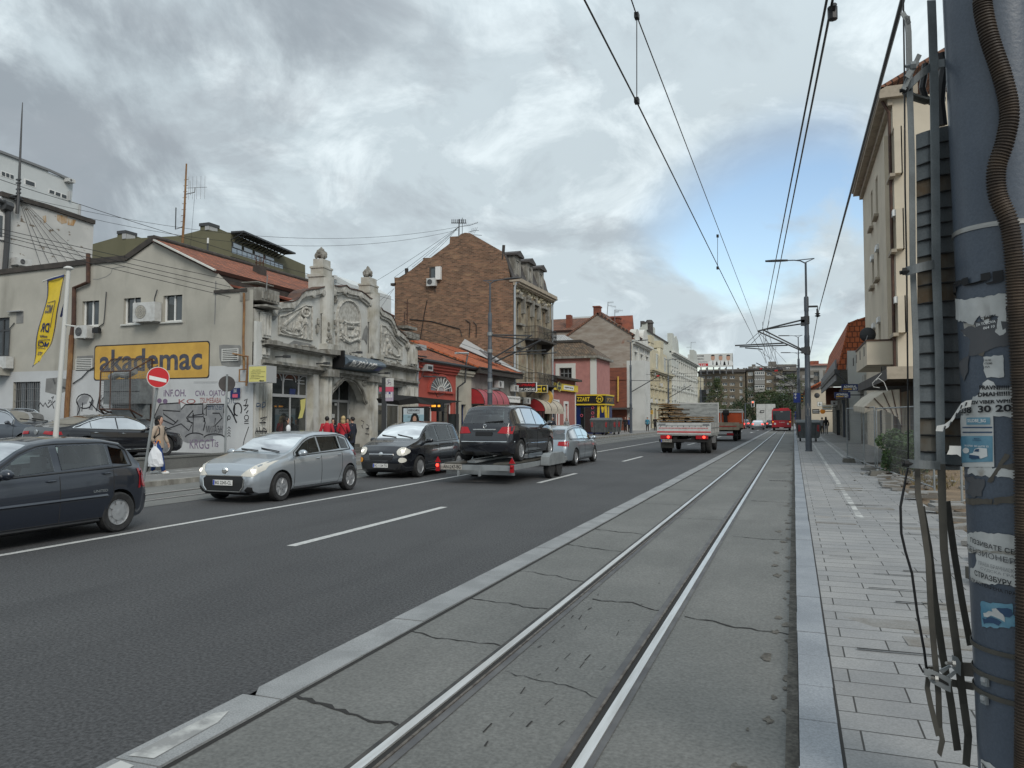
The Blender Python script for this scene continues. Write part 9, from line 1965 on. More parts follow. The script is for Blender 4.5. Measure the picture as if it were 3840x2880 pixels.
def fpanel(label,a,c,h=1.95,name='mesh_fence'):
 a,c=V(a),V(c);t=tg__(name,label,'fence',(a+c)/2,'temporary mesh fence panels by the bare earth');up=V((0,0,1));d=(c-a);b=MB()
 b.tu([a,a+up*h],.022,7);b.tu([c,c+up*h],.022,7);b.tu([a+up*h,c+up*h],.02,7);b.tu([a+up*.12,c+up*.12],.02,7);b.bu('frame','zx',t);b=MB();L=d.length
 for i in rg(1,int(L/.10)):u=i/int(L/.10);b.tu([a.lerp(c,u)+up*.12,a.lerp(c,u)+up*h],.002,3,False)
 for k in rg(1,8):b.tu([a+up*(.12+(h-.12)*k/8),c+up*(.12+(h-.12)*k/8)],.003,3,False)
 b.bu('wire_mesh','midgrey',t);return t
F1=gnd(3183,1730,.13);F2=gnd(3240,1748,.1);F3=gnd(3283,1765,.1);F4=gnd(3413,1830,.08)
fh=2.0
fpanel('far fence panel, end-on beside the tram pole',gnd(3178,1722,.13),gnd(3241,1746,.1),2.05);fpanel('middle narrow fence panel with grey posts',F2+V((.02,0,0)),F3,2.05);fpanel('near fence panel running back to the near pole, before the green shrub',F3+V((.05,-.1,0)),F4+V((.35,-1.2,0)),2.0)
fpanel('fence panel lying low behind the near pole',gnd(3560,1905,.1)+V((.25,.2,0)),gnd(3560,1905,.1)+V((1.4,2.2,0)),1.2)
for k,(p,lb)in en(((gnd(3183,1733,.13),'farther'),(gnd(3290,1784,.12),'nearer'))):
 t=tg__('fence_block',lb+' concrete foot of the mesh fence','fence foot',p);b=MB();b.add([p+V(q)for q in((-.22,-.36,0),(.22,-.36,0),(.22,.36,0),(-.22,.36,0),(-.18,-.3,.15),(.18,-.3,.15),(.18,.3,.15),(-.18,.3,.15))],[(0,3,2,1),(4,5,6,7),(0,1,5,4),(1,2,6,5),(2,3,7,6),(3,0,4,7)]);b.bu('block','m6',t);b=MB();b.la([(.04,.15),(.04,.19),(.0,.19)],p,'z',8);b.bu('socket','zx',t)
p0,p1=gnd(3130,1700,.13),None
t=tg__('bollard_post','grey square post with cap behind the far end of the fence','post',gnd(3180,1640,.13));pb=gnd(3178,1640,.13);tp_=atY(3180,1500,pb.y);b.box(pb.x-.33,pb.x+.33,pb.y,pb.y+.5,.12,tp_.z-.3);b.box(pb.x-.42,pb.x+.42,pb.y-.08,pb.y+.58,tp_.z-.3,tp_.z);b.bu('post','zf',t)
t=tg__('brick_pile','small pile of pale rubble and stones behind the fence','rubble',(4,24,.1));rr=random.Random(2)
for k in rg(40):b.ball((3.1+rr.gauss(0,.5),22.5+rr.gauss(0,1.1),.1+abs(rr.gauss(0,.08))),rr.uniform(.04,.13),rr.uniform(.04,.12),rr.uniform(.03,.09),5,3)
b.bu('stones','q9',t)
t=tg__('black_sack','dark torn slab stack and debris at the foot behind the near pole','debris',(2.0,9.2,.1));b.cb((2.05,8.9,.22),.7,.6,.12,Matrix.Rotation(.3,3,'Z'));b.cb((2.15,9.4,.3),.55,.4,.08,Matrix.Rotation(-.2,3,'Z'));b.bu('slab','m6',t)
def lfm(b,c,rx,ry,rz,n,s0,s1,rr,bias=.6):
 c=V(c)
 for k in rg(n):
  d=V((rr.gauss(0,1),rr.gauss(0,1),rr.gauss(0,1))).normalized();r=rr.random()**(1/3*bias);p=c+V((d.x*rx*r,d.y*ry*r,d.z*rz*r));s=rr.uniform(s0,s1)
  a=V((rr.gauss(0,1),rr.gauss(0,1),rr.gauss(0,.6))).normalized();u=a.cross(V((rr.gauss(0,1),rr.gauss(0,1),rr.gauss(0,1)))).normalized();b.add([p-a*s*.5,p+u*s*.32,p+a*s*.5,p-u*s*.32],[(0,1,2,3)])
t=tg__('shrub','bushy green shrub behind the mesh fence','shrub',(4.0,26,.1));rr=random.Random(8);m_=atY(3400,1690,26)
for k in rg(34):lfm(b,(3.1+rr.gauss(0,.24),26+rr.gauss(0,.8),.3+.95*rr.random()**1.2),.26,.4,.24,150,.06,.14,rr)
b.bu('foliage','leaf',t)
for k in rg(8):p=V((3.1+rr.gauss(0,.15),26+rr.gauss(0,.3),.05));b.tu([p,p+V((rr.gauss(0,.3),rr.gauss(0,.3),.9))],[.025,.008],5)
b.bu('stem','bark',t)
rr=random.Random(12)
for k in rg(900):
 x=2.9+abs(rr.gauss(0,.8));y=21+rr.random()*9;p=V((x,y,.06));h_=rr.uniform(.08,.35);d=V((rr.gauss(0,.12),rr.gauss(0,.12),h_));w_=V((rr.gauss(0,.012),rr.gauss(0,.012),0));b.po([p-w_,p+w_,p+d])
tag(b.bu('weeds','qn'),'dry weeds along the mesh fence','grass',None,'stuff')
def tree(label,base,h,cr,rr,m='qm',cone=False,n=60,dens=48,group='trees at the end of the street'):
 t=tg__('tree',label,'tree',base,group);base=V(base);b=MB();th=h*.32
 b.tu([base,base+V((.1,0,th)),base+V((.2,.1,h*.7))],[h*.028,h*.02,h*.007],7)
 L=[]
 for k in rg(9):a=rr.uniform(0,2*pi);z_=h*rr.uniform(.3,.65);e=base+V((cos(a)*cr*.7,sin(a)*cr*.7,z_+h*.16));b.tu([base+V((.1,0,z_)),base.lerp(e,.6)+V((0,0,z_*.45)),e],[h*.010,h*.006,h*.003],5)
 b.bu('trunk','bark',t);b=MB()
 for k in rg(n):
  u=rr.random();z_=h*(.22+.76*u);prof=(1-u)**.8 if cone else sin(pi*min(1,.12+.86*u))**.7;a=rr.uniform(0,2*pi);r=cr*prof*rr.uniform(.35,1.05);s=cr*rr.uniform(.16,.30)
  lfm(b,base+V((cos(a)*r,sin(a)*r,z_)),s,s,s*.75,dens,cr*.05,cr*.115,rr)
 b.bu('crown',m,t);return t
rr=random.Random(44)
def tb_(x,Y):p=atY(x,1600,Y);return(p.x,Y,-.05)
for lb,x_,y_,h_,r_,m_,cn,nn in(('dark conifer-like tree before the brown apartment block, left of the traffic light',2690,196,11.6,3.6,'ql',True,70),('slim pointed tree just left of the conifer-like one, before the brown block',2660,200,11.2,2.2,'qm',True,40),('round tree behind the traffic light',2822,190,9.4,3.3,'qm',False,60),('broad low tree between the traffic light and the bus',2885,185,8.,4.2,'ql',False,60),('tall olive-green tree rising behind the right poles',2970,180,11.8,3.2,'ql',False,80),('dark tree above the bus roof',2935,172,6.6,4.,'qm',False,60),('dark tree behind the white box van',2860,176,6.,3.8,'qm',False,60),('dark low tree at the foot of the brown block, above the orange tipper',2770,205,6.,3.5,'qm',False,50),('sparse small tree before the long pale house end',2640,205,6.5,1.8,'qm',False,30)):
 tree(lb,tb_(x_,y_),h_,r_,rr,m_,cn,nn)
 # people
def limb(b,P,R,n=8):b.tu(P,R,n)
def psn_(label,loc,face,h=1.7,top='mv',legs='cloth_black',hair='hairdark',shoes='chassis',pose='stand',hairlen=0,coat=0.,female=False,arms=(.06,.06),bend=(0,0),bag=None,lod=1,stride=.0,group=None):
 """local frame: x right, y forward, z up, then turned to bearing `face` (clockwise from the street direction)"""
 k=h/1.72;t=tg__('person',label,'person',(0,0,0),group)
 sw=(.185 if female else.215)*k;hip=.095*k;zk=.47*k;zh=.88*k;zs=1.40*k;zn=1.47*k;zhd=1.60*k
 sf=stride*k
 V_=[];E2=[];R_=[]
 def nv(p,r):V_.append(p);R_.append(r*k);return len(V_)-1
 pel=nv((0,0,zh+.06*k),.13);wa=nv((0,.01*k,1.10*k),.115 if female else.135);ch=nv((0,.015*k,1.28*k),.135 if female else.15);nk0=nv((0,.01*k,zn-.03*k),.075);nk1=nv((0,.02*k,zn+.05*k),.055);hd0=nv((0,.035*k,zhd-.03*k),.078);hd1=nv((0,.03*k,zhd+.06*k),.088);hd2=nv((0,.015*k,zhd+.12*k),.055)
 E2+=[(pel,wa),(wa,ch),(ch,nk0),(nk0,nk1),(nk1,hd0),(hd0,hd1),(hd1,hd2)]
 joints={}
 for s in(-1,1):
  fy=sf*s
  h0=nv((s*hip,0,zh),.10);kn=nv((s*hip*1.02,fy*.55+.02*k,zk+abs(fy)*.05),.062);an=nv((s*hip*.98,fy*1.0-.01*k,.09*k),.042);toe=nv((s*hip*1.05,fy+.13*k,.045*k),.036)
  E2+=[(pel,h0),(h0,kn),(kn,an),(an,toe)];joints[('k',s)]=V_[kn];joints[('a',s)]=V_[an];joints[('h',s)]=V_[h0]
  a,bd=arms[0 if s<0 else 1],bend[0 if s<0 else 1]
  sh=nv((s*sw*.82,.0,zs-.01*k),.062);el=nv((s*(sw+.04*k+a*.3*k),-.03*k+.03*bd*k-fy*.3,zs-.29*k),.043);wr=nv((s*(sw+.03*k+a*.35*k-.14*bd*k),.02*k+.20*bd*k-fy*.5,zs-.54*k+.30*bd*k),.030);
  E2+=[(ch,sh),(sh,el),(el,wr)];joints[('s',s)]=V_[sh];joints[('e',s)]=V_[el];joints[('w',s)]=V_[wr]
  palm=nv(tuple(V(V_[wr])+V((0,.015,-.06))*k),.034);E2+=[(wr,palm)];joints[('p',s)]=V_[palm]
 me=bpy.data.meshes.new('person_body');me.from_pydata(V_,E2,[]);ob=bpy.data.objects.new('skin',me);COL.objects.link(ob)
 sk=ob.modifiers.new('skin','SKIN');sk.use_smooth_shade=True;sd_=ob.modifiers.new('sub','SUBSURF');sd_.levels=sd_.render_levels=2 if lod>1 else 1
 for v,r in zip(me.skin_vertices[0].data,R_):v.radius=(r,r)
 me.skin_vertices[0].data[pel].use_root=True
 for nme,i in(('hd',hd1),('hd',hd0)):me.skin_vertices[0].data[i].radius=(.075*k,.092*k)
 for i,(rx,ry)in((ch,(.155,.115)),(wa,(.13,.10)),(pel,(.15,.115))):me.skin_vertices[0].data[i].radius=((rx-.015*female)*k,ry*k)
 dg=bpy.context.evaluated_depsgraph_get();m2=bpy.data.meshes.new_from_object(ob.evaluated_get(dg));bpy.data.objects.remove(ob);bpy.data.meshes.remove(me)
 bmq=bmesh.new();bmq.from_mesh(m2)
 x=MB()
 for s in(-1,1):
  pm=V(joints[('p',s)]);wrv=V(joints[('w',s)]);d=(pm-wrv).normalized()
  if lod>1:
   for f in rg(4):o=V(((f-1.5)*.004,(f-1.5)*.017,0))*k;L_=(.065,.078,.074,.058)[f]*k;x.tu([pm+o,pm+o+d*L_*.55+V((-s*.004,.004,0)),pm+o+d*L_+V((-s*.016,.006,0))],[.0095*k,.0085*k,.006*k],6)
   x.tu([wrv.lerp(pm,.5)+V((0,.024,0))*k,pm+V((-s*.008,.042,-.01))*k,pm+V((-s*.012,.046,-.045))*k],[.012*k,.0095*k,.007*k],6)
  x.ball((s*.078*k,.025*k,zhd+.02*k),.012*k,.02*k,.03*k,6,4)
 x.add([V((0,.128,zhd/k-.012))*k,V((.016,.108,zhd/k-.02))*k,V((-.016,.108,zhd/k-.02))*k,V((0,.108,zhd/k+.035))*k],[(0,1,3),(0,3,2),(0,2,1)])
 n0=len(bmq.verts);vv=[bmq.verts.new(p)for p in x.v];
 for f in x.f:
  try:bmq.faces.new([vv[i]for i in f])
  except Exception:pass
 for f in bmq.faces:f.smooth=True
 bmq.to_mesh(m2);bmq.free();m2.materials.clear();m2.materials.append(M('skin'));body=link('body',m2,t)
 b=MB()
 for s in(-1,1):b.ball((s*.031*k,.108*k,zhd+.025*k),.010*k,.006*k,.006*k,6,4)
 b.bu('eyes','ink',body)
 b=MB();b.ball((0,.112*k,zhd-.05*k),.024*k,.006*k,.006*k,6,4);b.bu('mouth','pinkred',body)
 b=MB();b.ball((0,.008*k,zhd+.055*k),.098*k,.112*k,.105*k,14,8)
 if hairlen>0:b.la([(.085*k,zhd+.03*k),(.105*k,zhd-.06*k),(.10*k,zhd-.06*k-hairlen*.6),(.05*k,zhd-.06*k-hairlen)],(0,-.035*k,0),'z',12)
 ho=b.bu('hair',hair,body,smooth=True)
 for v in ho.data.vertices:
  if v.co.y>.07*k and v.co.z<zhd+.10*k:v.co.y=.07*k+(v.co.y-.07*k)*.1
  v.co+=V((rnd(-.006,.006),rnd(-.006,.006),rnd(-.004,.004)))
 b=MB();zl=zh-.02*k-coat
 rings=[(zl,.175+.02*(coat>0),.13),(zh+.10*k,.17,.125),(1.10*k,.148-.012*female,.118),(1.28*k,.178-.015*female,.137),(1.385*k,.165,.115),(1.43*k,.10,.09),(1.475*k,.066,.066)]
 n=16;bs_=len(b.v)
 for z_,rx,ry in rings:
  for i in rg(n):q=2*pi*i/n;b.v.append(V((rx*k*cos(q),ry*k*sin(q)+.012*k,z_)))
 for j in rg(len(rings)-1):
  for i in rg(n):l=(i+1)%n;b.f.append([j*n+i,j*n+l,(j+1)*n+l,(j+1)*n+i]);b.mi.append(0)
 for s in(-1,1):
  S,E3,W3=V(joints[('s',s)]),V(joints[('e',s)]),V(joints[('w',s)]);b.tu([S+V((-s*.06*k,0,-.01*k)),S+V((s*.012*k,0,.0)),S.lerp(E3,.5),E3,E3.lerp(W3,.5),E3.lerp(W3,.93)],[.075*k,.078*k,.066*k,.060*k,.054*k,.047*k],10)
 b.bu('jacket',top,t,smooth=True)
 b=MB()
 for s in(-1,1):
  h0,kn,an=V(joints[('h',s)]),V(joints[('k',s)]),V(joints[('a',s)]);b.tu([h0+V((-s*.02*k,0,.10*k)),h0,h0.lerp(kn,.5),kn,kn.lerp(an,.5),an+V((0,0,.0))],[.105*k,.108*k,.092*k,.074*k,.066*k,.056*k],12)
 b.bu('trousers',legs,t,smooth=True)
 for s in(-1,1):an=V(joints[('a',s)]);b=MB();b.ball(an+V((0,.06*k,-.045*k)),.048*k,.135*k,.052*k,10,6);b.bu('shoe',shoes,t,smooth=True)
 t.location=loc;t.rotation_euler=(0,0,-RAD(face));return t,joints,k
def wpt(t,p):
 a=t.rotation_euler.z;return V(t.location)+Matrix.Rotation(a,3,'Z')@V(p)
wloc=(-17.78,17.95,.137)
w1,J,k=psn_('woman in beige jacket and blue trousers carrying a white bag on the left pavement',wloc,78,1.70,'ms','mt','hairdark','white',hairlen=.10,coat=.08,female=True,arms=(.05,.10),bend=(.15,.35),lod=2,stride=.24)
t=tg__('backpack','black backpack on the woman in the beige jacket','backpack',wpt(w1,(0,-.2,1.1)));rot=Matrix.Rotation(w1.rotation_euler.z,3,'Z');b.ball(wpt(w1,(0,-.19,1.17)),.15,.085,.235,12,8,rot);b.ball(wpt(w1,(0,-.25,1.08)),.11,.05,.12,10,6,rot);b.bu('bag','cloth_black',t,smooth=True)
for s in(-1,1):b.tu([wpt(w1,p)for p in((s*.09,-.14,1.36),(s*.12,-.02,1.45),(s*.13,.10,1.36),(s*.14,.11,1.2),(s*.12,-.12,1.02))],.018,5)
b.bu('strap','black',t)
hp=wpt(w1,V(J[('p',1)])+V((0,.02,-.06)));t=tg__('carrier_bag','large white carrier bag held by the woman in the beige jacket','bag',hp-V((0,0,.6)));n=14;rr=random.Random(6);rw=[]
for j,(z_,rx,ry)in en(((0,.02,.02),(-.08,.09,.05),(-.2,.17,.09),(-.38,.215,.12),(-.52,.235,.12),(-.60,.21,.10),(-.62,.05,.02))):
 for i in rg(n):q=2*pi*i/n;f_=1+rr.uniform(-.16,.16);b.v.append(hp+rot@V((ry*cos(q)*f_,rx*sin(q)*f_+.06*(-z_),z_)))
for j in rg(6):
 for i in rg(n):l=(i+1)%n;b.f.append([j*n+i,j*n+l,(j+1)*n+l,(j+1)*n+i]);b.mi.append(0)
b.bu('bag','mi',t);b.tu([hp+rot@V(p)for p in((0,-.05,-.08),(0,-.02,.06),(0,.04,.06),(0,.06,-.08))],.012,5);b.bu('handle','mi',t)
t=tg__('umbrella','furled dark umbrella with orange crook handle carried with the white bag','umbrella',hp);q0,q1=hp+rot@V((-.03,.0,.02)),hp+rot@V((-.05,-.28,-.78));b.tu([q0.lerp(q1,.1),q0.lerp(q1,.3),q0.lerp(q1,.75),q1],[.02,.05,.035,.008],8);b.bu('canopy','cloth_black',t);b.tu([q0.lerp(q1,.1),hp+rot@V((-.02,.05,.12)),hp+rot@V((-.02,.09,.17)),hp+rot@V((-.02,.14,.15)),hp+rot@V((-.02,.15,.09))],.016,6);b.bu('handle','orange',t)
def at_px(x,yfeet,z=.135):p=gnd(x,yfeet,z);return(p.x,p.y,z)
def spot(x,Y,z=.135):p=atY(x,1600,Y);return(p.x,Y,z)
psn_('man in a dark red jacket leaning in, seen from behind at the arched door',spot(1226,28.2),-30,1.70,'mw','cloth_black','hairdark',female=False);psn_('woman facing us between the two red jackets at the arched door',spot(1250,28.9),165,1.60,'mv','cloth_black','hairdark',hairlen=.1,female=True)
p_,J,k=psn_('blonde woman in a red jacket with a shoulder strap, her back to us',spot(1287,28.7),-20,1.72,'mw','mv','qg',hairlen=.14,female=True,arms=(.12,.12),bend=(.6,.6));b.tu([V(q)for q in((-.13,-.10,1.44),(.02,-.150,1.25),(.16,-.11,1.0))],.012,5);o=b.bu('bag_strap','cloth_black',p_)
psn_('person in a dark coat with glasses facing left, right of the blonde woman',spot(1322,29.5),-95,1.68,'mv','cloth_black','hairdark',coat=.28);psn_('half hidden person between the blonde woman and the dark coat',spot(1305,29.9),170,1.62,'mv','cloth_black','hairdark')
p_,J,k=psn_('long black haired woman walking past the shop window behind the silver hatchback',spot(1074,24.8),60,1.66,'cloth_black','cloth_black','hairdark',hairlen=.45,female=True,stride=.12);t=tg__('shoulder_bag','white bag of the long haired woman by the shop window','bag',wpt(p_,(.2,.1,1.2)));b.ball(wpt(p_,(.24,.1,1.25)),.09,.09,.16,8,6);b.bu('bag','mi',t)
psn_('person in a black top standing by the low annexe on the left pavement',spot(2345,88),175,1.75,'cloth_black','cloth_black');psn_('person in a blue outfit beside the black-topped one',spot(2360,90),200,1.7,'mt','cloth_black');psn_('person in a teal jacket walking before the white house',spot(2428,96),175,1.72,'mx','cloth_black',stride=.15);psn_('person in black walking before the cream house',spot(2457,100),175,1.78,'cloth_black','cloth_black',stride=.15);psn_('grey clothed person far along before the cream house',spot(2478,108),175,1.7,'mu','cloth_black');psn_('dark clothed person far along, last before the flatbed truck',spot(2491,110),175,1.7,'mv','cloth_black')
psn_('pale clothed woman by the bank windows',spot(2125,66),175,1.62,'mu','mv',hairlen=.3,female=True);psn_('grey haired person by the bank, beside the loaded car',spot(2072,62),150,1.7,'mv','cloth_black','mu');psn_('person waiting in the bus shelter',spot(1690,38),170,1.66,'mv','cloth_black')
psn_('woman in a black top and pale grey trousers walking away on the right pavement',(3.0,83.,.13),5,1.74,'cloth_black','mu','hairdark','white',hairlen=.35,female=True,stride=.14);psn_('person in a pale top just ahead of the woman in grey trousers',(2.72,85.5,.13),5,1.7,'mu','cloth_black')
DP_=3.12;pc=V((.835,3.62,0))
Lx=lambda y:atD(3534+(y/2880)*133+(10*sin(pi*y/2880)*-.6),y,DP_)
ptop,pbot=Lx(0),Lx(2880)
def prad(z):return.178+(2.0-z)*.0085
view=V((ptop.x,ptop.y,0)).normalized();side=V((view.y,-view.x,0))
def edge(z):
 u=(z-pbot.z)/(ptop.z-pbot.z);return V((pbot.x+(ptop.x-pbot.x)*u,pbot.y+(ptop.y-pbot.y)*u,z))
def axis_(z):e=edge(z);return V((e.x,e.y,z))+side*prad(z)+view*.02
tpn=tg__('tram_pole','blue-grey steel tram pole close at the right edge, plastered with torn posters','pole',axis_(.124))
zs_=[.1+.2*i for i in rg(46)];n=56
for z_ in zs_:
 c=axis_(z_);r=prad(z_)
 for i in rg(n):q=2*pi*i/n;b.v.append(c+V((r*cos(q),r*sin(q),0)))
for j in rg(len(zs_)-1):
 for i in rg(n):l=(i+1)%n;b.f.append([j*n+i,j*n+l,(j+1)*n+l,(j+1)*n+i]);b.mi.append(0)
b.f.append([(len(zs_)-1)*n+i for i in rg(n)]);b.mi.append(0)
b.bu('mast','zg',tpn,smooth=True,ang=60)
b.la([(.21,.1),(.21,.16),(.19,.17)],(axis_(.1).x,axis_(.1).y,0),'z',30);b.bu('collar','zg',tpn)
def onpole(x,y,o=.002):
 """point of the pole skin seen at (x, y)"""
 d=ray(x,y);lo=None;t=2.4
 for i in rg(400):
  p=EYE+d*t;c=axis_(p.z);
  if hypot(p.x-c.x,p.y-c.y)<=prad(p.z)+o:break
  t+=.003
 c=axis_(p.z);a=atan2(p.y-c.y,p.x-c.x);return a,p.z
def pp_(a,z,o=.003):c=axis_(z);r=prad(z)+o;return c+V((r*cos(a),r*sin(a),0))
aL=onpole(3620,1600)[0]
def a_of(x,y):
 return onpole(x,y)
def sheet_(name,pts,m,o,parent=None,step=.03,label=None,cat=None,jag=0.,seed=1,wr=.0):
 """paper cut to an outline measured on the pole and wrapped round it"""
 P=[onpole(x,y)for x,y in pts];am=sum(p[0]for p in P)/len(P)
 Q=[];rr=random.Random(seed)
 P=[(p[0]if abs(p[0]-am)<3 else p[0]-2*pi*math.copysign(1,p[0]-am),p[1])for p in P]
 for(a0,z0),(a1,z1)in zip(P,P[1:]+P[:1]):
  nseg=max(1,int(hypot((a1-a0)*.18,z1-z0)/.012))if jag else 1
  for i in rg(nseg):u=i/nseg;j_=jag if 0<i else 0;Q.append((a0+(a1-a0)*u+rr.uniform(-j_,j_)/.18,z0+(z1-z0)*u+rr.uniform(-j_,j_)))
 bmq=bmesh.new();bmq.faces.new([bmq.verts.new((a*.18,z,0))for a,z in Q])
 for ax_,st_ in((0,step),(1,step*3)):
  lo=min((q[0]*.18,q[1])[ax_]for q in Q);hi=max((q[0]*.18,q[1])[ax_]for q in Q);nn=int((hi-lo)/st_)
  for i in rg(1,nn+1):co=[0,0,0];no=[0,0,0];co[ax_]=lo+(hi-lo)*i/(nn+1);no[ax_]=1;bmesh.ops.bisect_plane(bmq,geom=bmq.verts[:]+bmq.edges[:]+bmq.faces[:],plane_co=co,plane_no=no)
 bmesh.ops.triangulate(bmq,faces=bmq.faces[:]);bmq.verts.index_update();x=MB();x.v=[pp_(v.co.x/.18,v.co.y,o+rr.uniform(0,wr))for v in bmq.verts]
 for f in bmq.faces:x.f.append([v.index for v in f.verts]);x.mi.append(0)
 bmq.free();ob=x.bu(name,m,parent,smooth=True,base=None)
 if label:tag(ob,label,cat or'poster')
 return ob
def ptxt(parent,word,x0,y0,x1,y1,m='ink',o=.006,bold=.02,skew=0.,name='lettering'):
 """lettering wrapped on the pole: top-left and bottom-right as measured"""
 a0,zt_=onpole(x0,y0);a1,_=onpole(x1,y0+(skew));_,zb_=onpole(x0,y1);dz=-(onpole(x1,y1)[1]-onpole(x1,y1+skew)[1])
 if abs(a1-a0)>3:a1+=2*pi if a1<a0 else-2*pi
 b=MB();letters(b,word,lambda u,v:pp_(a0+(a1-a0)*u,zb_+(zt_-zb_)*v+dz*u,o),bold=bold);return b.bu(name,m,parent)
KP=ZM(3040,1100,.36166);KQ=ZM(3340,1600,.22604);KW=ZM(3340,2000,.22604);KX=ZM(3240,2400,.28930)
p1=sheet_('poster',[KP(*p)for p in((1495,105),(1600,70),(1830,30),(2030,0),(2040,120),(2020,160),(2025,420),(1960,440),(1915,400),(1950,240),(1880,225),(1830,330),(1760,230),(1690,330),(1620,300),(1500,280))],'q5',.0025,None,label='torn white poster with big black capitals high on the near pole',jag=.004,wr=.003)
ptxt(p1,'KUPUJ',1505*.36166+3040,1100+112*.36166,3040+2015*.36166,1100+215*.36166,o=.009,bold=.05,skew=-26)
ptxt(p1,'СТАРИ',*KP(1770,255),*KP(1925,285),o=.010,skew=-8);
p2=sheet_('poster',[KP(*p)for p in((1590,300),(1760,330),(1880,290),(2000,250),(2060,260),(2065,415),(1830,425),(1590,440))],'q6',.0022,None,label='grey-brown remnant of a poster with white lettering below the big capitals',jag=.004,seed=2)
sheet_('dark_band',[KP(*p)for p in((1700,300),(1950,265),(1945,345),(1720,360))],'inkgrey',.004,p2,jag=.002);ptxt(p2,'ZA TOPOVA',*KP(1725,318),*KP(1925,345),'white',.008,.02,-8);ptxt(p2,'064 10',*KP(1800,350),*KP(1915,378),'white',.008,.02,-5)
p3=sheet_('poster',[KP(*p)for p in((1798,660),(1995,640),(2005,868),(1830,875),(1800,800))],'q5',.003,None,label='small square white poster remnant in the middle of the near pole',jag=.003,seed=3,wr=.002)
ptxt(p3,'тел. 063',*KP(1812,685),*KP(1880,705),o=.008);ptxt(p3,'стална',*KP(1812,720),*KP(1890,738),o=.008);ptxt(p3,'НА',*KP(1820,755),*KP(1868,772),o=.008)
p4=sheet_('poster',[KP(*p)for p in((1790,930),(1840,895),(1900,920),(1930,975),(2095,970),(2120,1290),(1880,1270),(1570,1255),(1560,1220),(1665,1150),(1690,1070),(1745,1050))],'q5',.003,None,label='torn white poster reading DMAH and VIBER in black, with a phone number',jag=.004,seed=4,wr=.002)
ptxt(p4,'PRAVNI!!!!!',*KP(1762,955),*KP(2060,1000),o=.009,bold=.04,skew=3);ptxt(p4,'DMAH!!!!!',*KP(1748,1030),*KP(2065,1075),o=.009,bold=.04,skew=-3);ptxt(p4,'ZIV VIBER WP!!!',*KP(1680,1115),*KP(2090,1152),o=.009,bold=.04,skew=-4);ptxt(p4,'038  30 20',*KP(1575,1180),*KP(2085,1250),o=.009,bold=.035,skew=-8)
p5=sheet_('poster',[KP(*p)for p in((1570,1265),(1898,1262),(1910,1800),(1562,1766))],'q5',.0055,None,label='blue and white moving-van poster, clean edged, on the near pole',seed=5)
sheet_('title_panel',[KP(*p)for p in((1632,1290),(1870,1285),(1872,1360),(1630,1362))],'zh',.0072,p5);ptxt(p5,'SELIDBE_BG',*KP(1648,1302),*KP(1832,1342),'white',.0105,.03);
for y in(1385,1435):sheet_('rule',[KP(*p)for p in((1590,y),(1890,y-2),(1890,y+12),(1590,y+12))],'posterdark',.0072,p5)
sheet_('picture',[KP(*p)for p in((1580,1480),(1895,1478),(1898,1745),(1575,1740))],'zh',.0072,p5)
ptxt(p5,'BRZO',*KP(1715,1500),*KP(1770,1512),'posterdark',.0105);ptxt(p5,'POVOLJNO',*KP(1700,1517),*KP(1785,1530),'posterdark',.0105);ptxt(p5,'063 227505  065 66370 22',*KP(1620,1568),*KP(1860,1586),'white',.0105,.02)
sheet_('white_disc',[KP(1630+33*cos(2*pi*i/16),1630+30*sin(2*pi*i/16))for i in rg(16)],'white',.009,p5)
sheet_('van_picture',[KP(*p)for p in((1665,1665),(1700,1655),(1720,1615),(1760,1600),(1840,1608),(1848,1690),(1790,1712),(1690,1715))],'white',.009,p5);sheet_('van_shade',[KP(*p)for p in((1668,1672),(1760,1685),(1775,1712),(1690,1718),(1665,1705))],'posterdark',.0105,p5);sheet_('van_window',[KP(*p)for p in((1715,1640),(1730,1615),(1768,1612),(1762,1642))],'posterdark',.0105,p5)
p6=sheet_('poster',[KW(*p)for p in((1275,0),(1500,-30),(1870,10),(1980,20),(2200,45),(2300,60),(2300,900),(2050,890),(2000,860),(1860,840),(1650,850),(1480,830),(1340,780),(1330,580),(1400,560),(1440,450),(1420,310),(1300,315),(1290,150))],'q5',.003,None,label='worn white Cyrillic notice low on the near pole, torn at the edges',jag=.004,seed=7,wr=.002)
sheet_('stained_strip',[KW(*p)for p in((1300,250),(1700,290),(2200,300),(2200,390),(1750,330),(1310,310))],'q6',.0058,p6,jag=.004,seed=8)
ptxt(p6,'ПОЗИВАТЕ СЕ',*KW(1350,60),*KW(2055,140),o=.009,bold=.01,skew=22);ptxt(p6,'ПЕНЗИОНЕРИ',*KW(1305,175),*KW(2190,265),'inkgrey',.009,.0,28);ptxt(p6,'ПОВОДОМ',*KW(1700,360),*KW(2105,420),'midgrey',.009,-.005,10);ptxt(p6,'ПРАВА БРАЧНИСКОГ',*KW(1480,450),*KW(2140,510),'midgrey',.009,-.005,14);ptxt(p6,'СУДСКА ГРАВА',*KW(1520,550),*KW(2180,605),'midgrey',.009,-.005,14);ptxt(p6,'СТРАЗБУРУ',*KW(1420,600),*KW(2010,690),o=.009,bold=.015,skew=16);ptxt(p6,'АЛИ ОСТВАРЕНА ПРАВА',*KW(1350,715),*KW(2200,775),o=.009,bold=.01,skew=26)
p7=sheet_('poster',[KW(*p)for p in((1505,1130),(2020,1165),(2085,1555),(1520,1550),(1500,1300))],'zh',.003,None,label='faded small blue flyer with torn white patches near the foot of the near pole',jag=.004,seed=9)
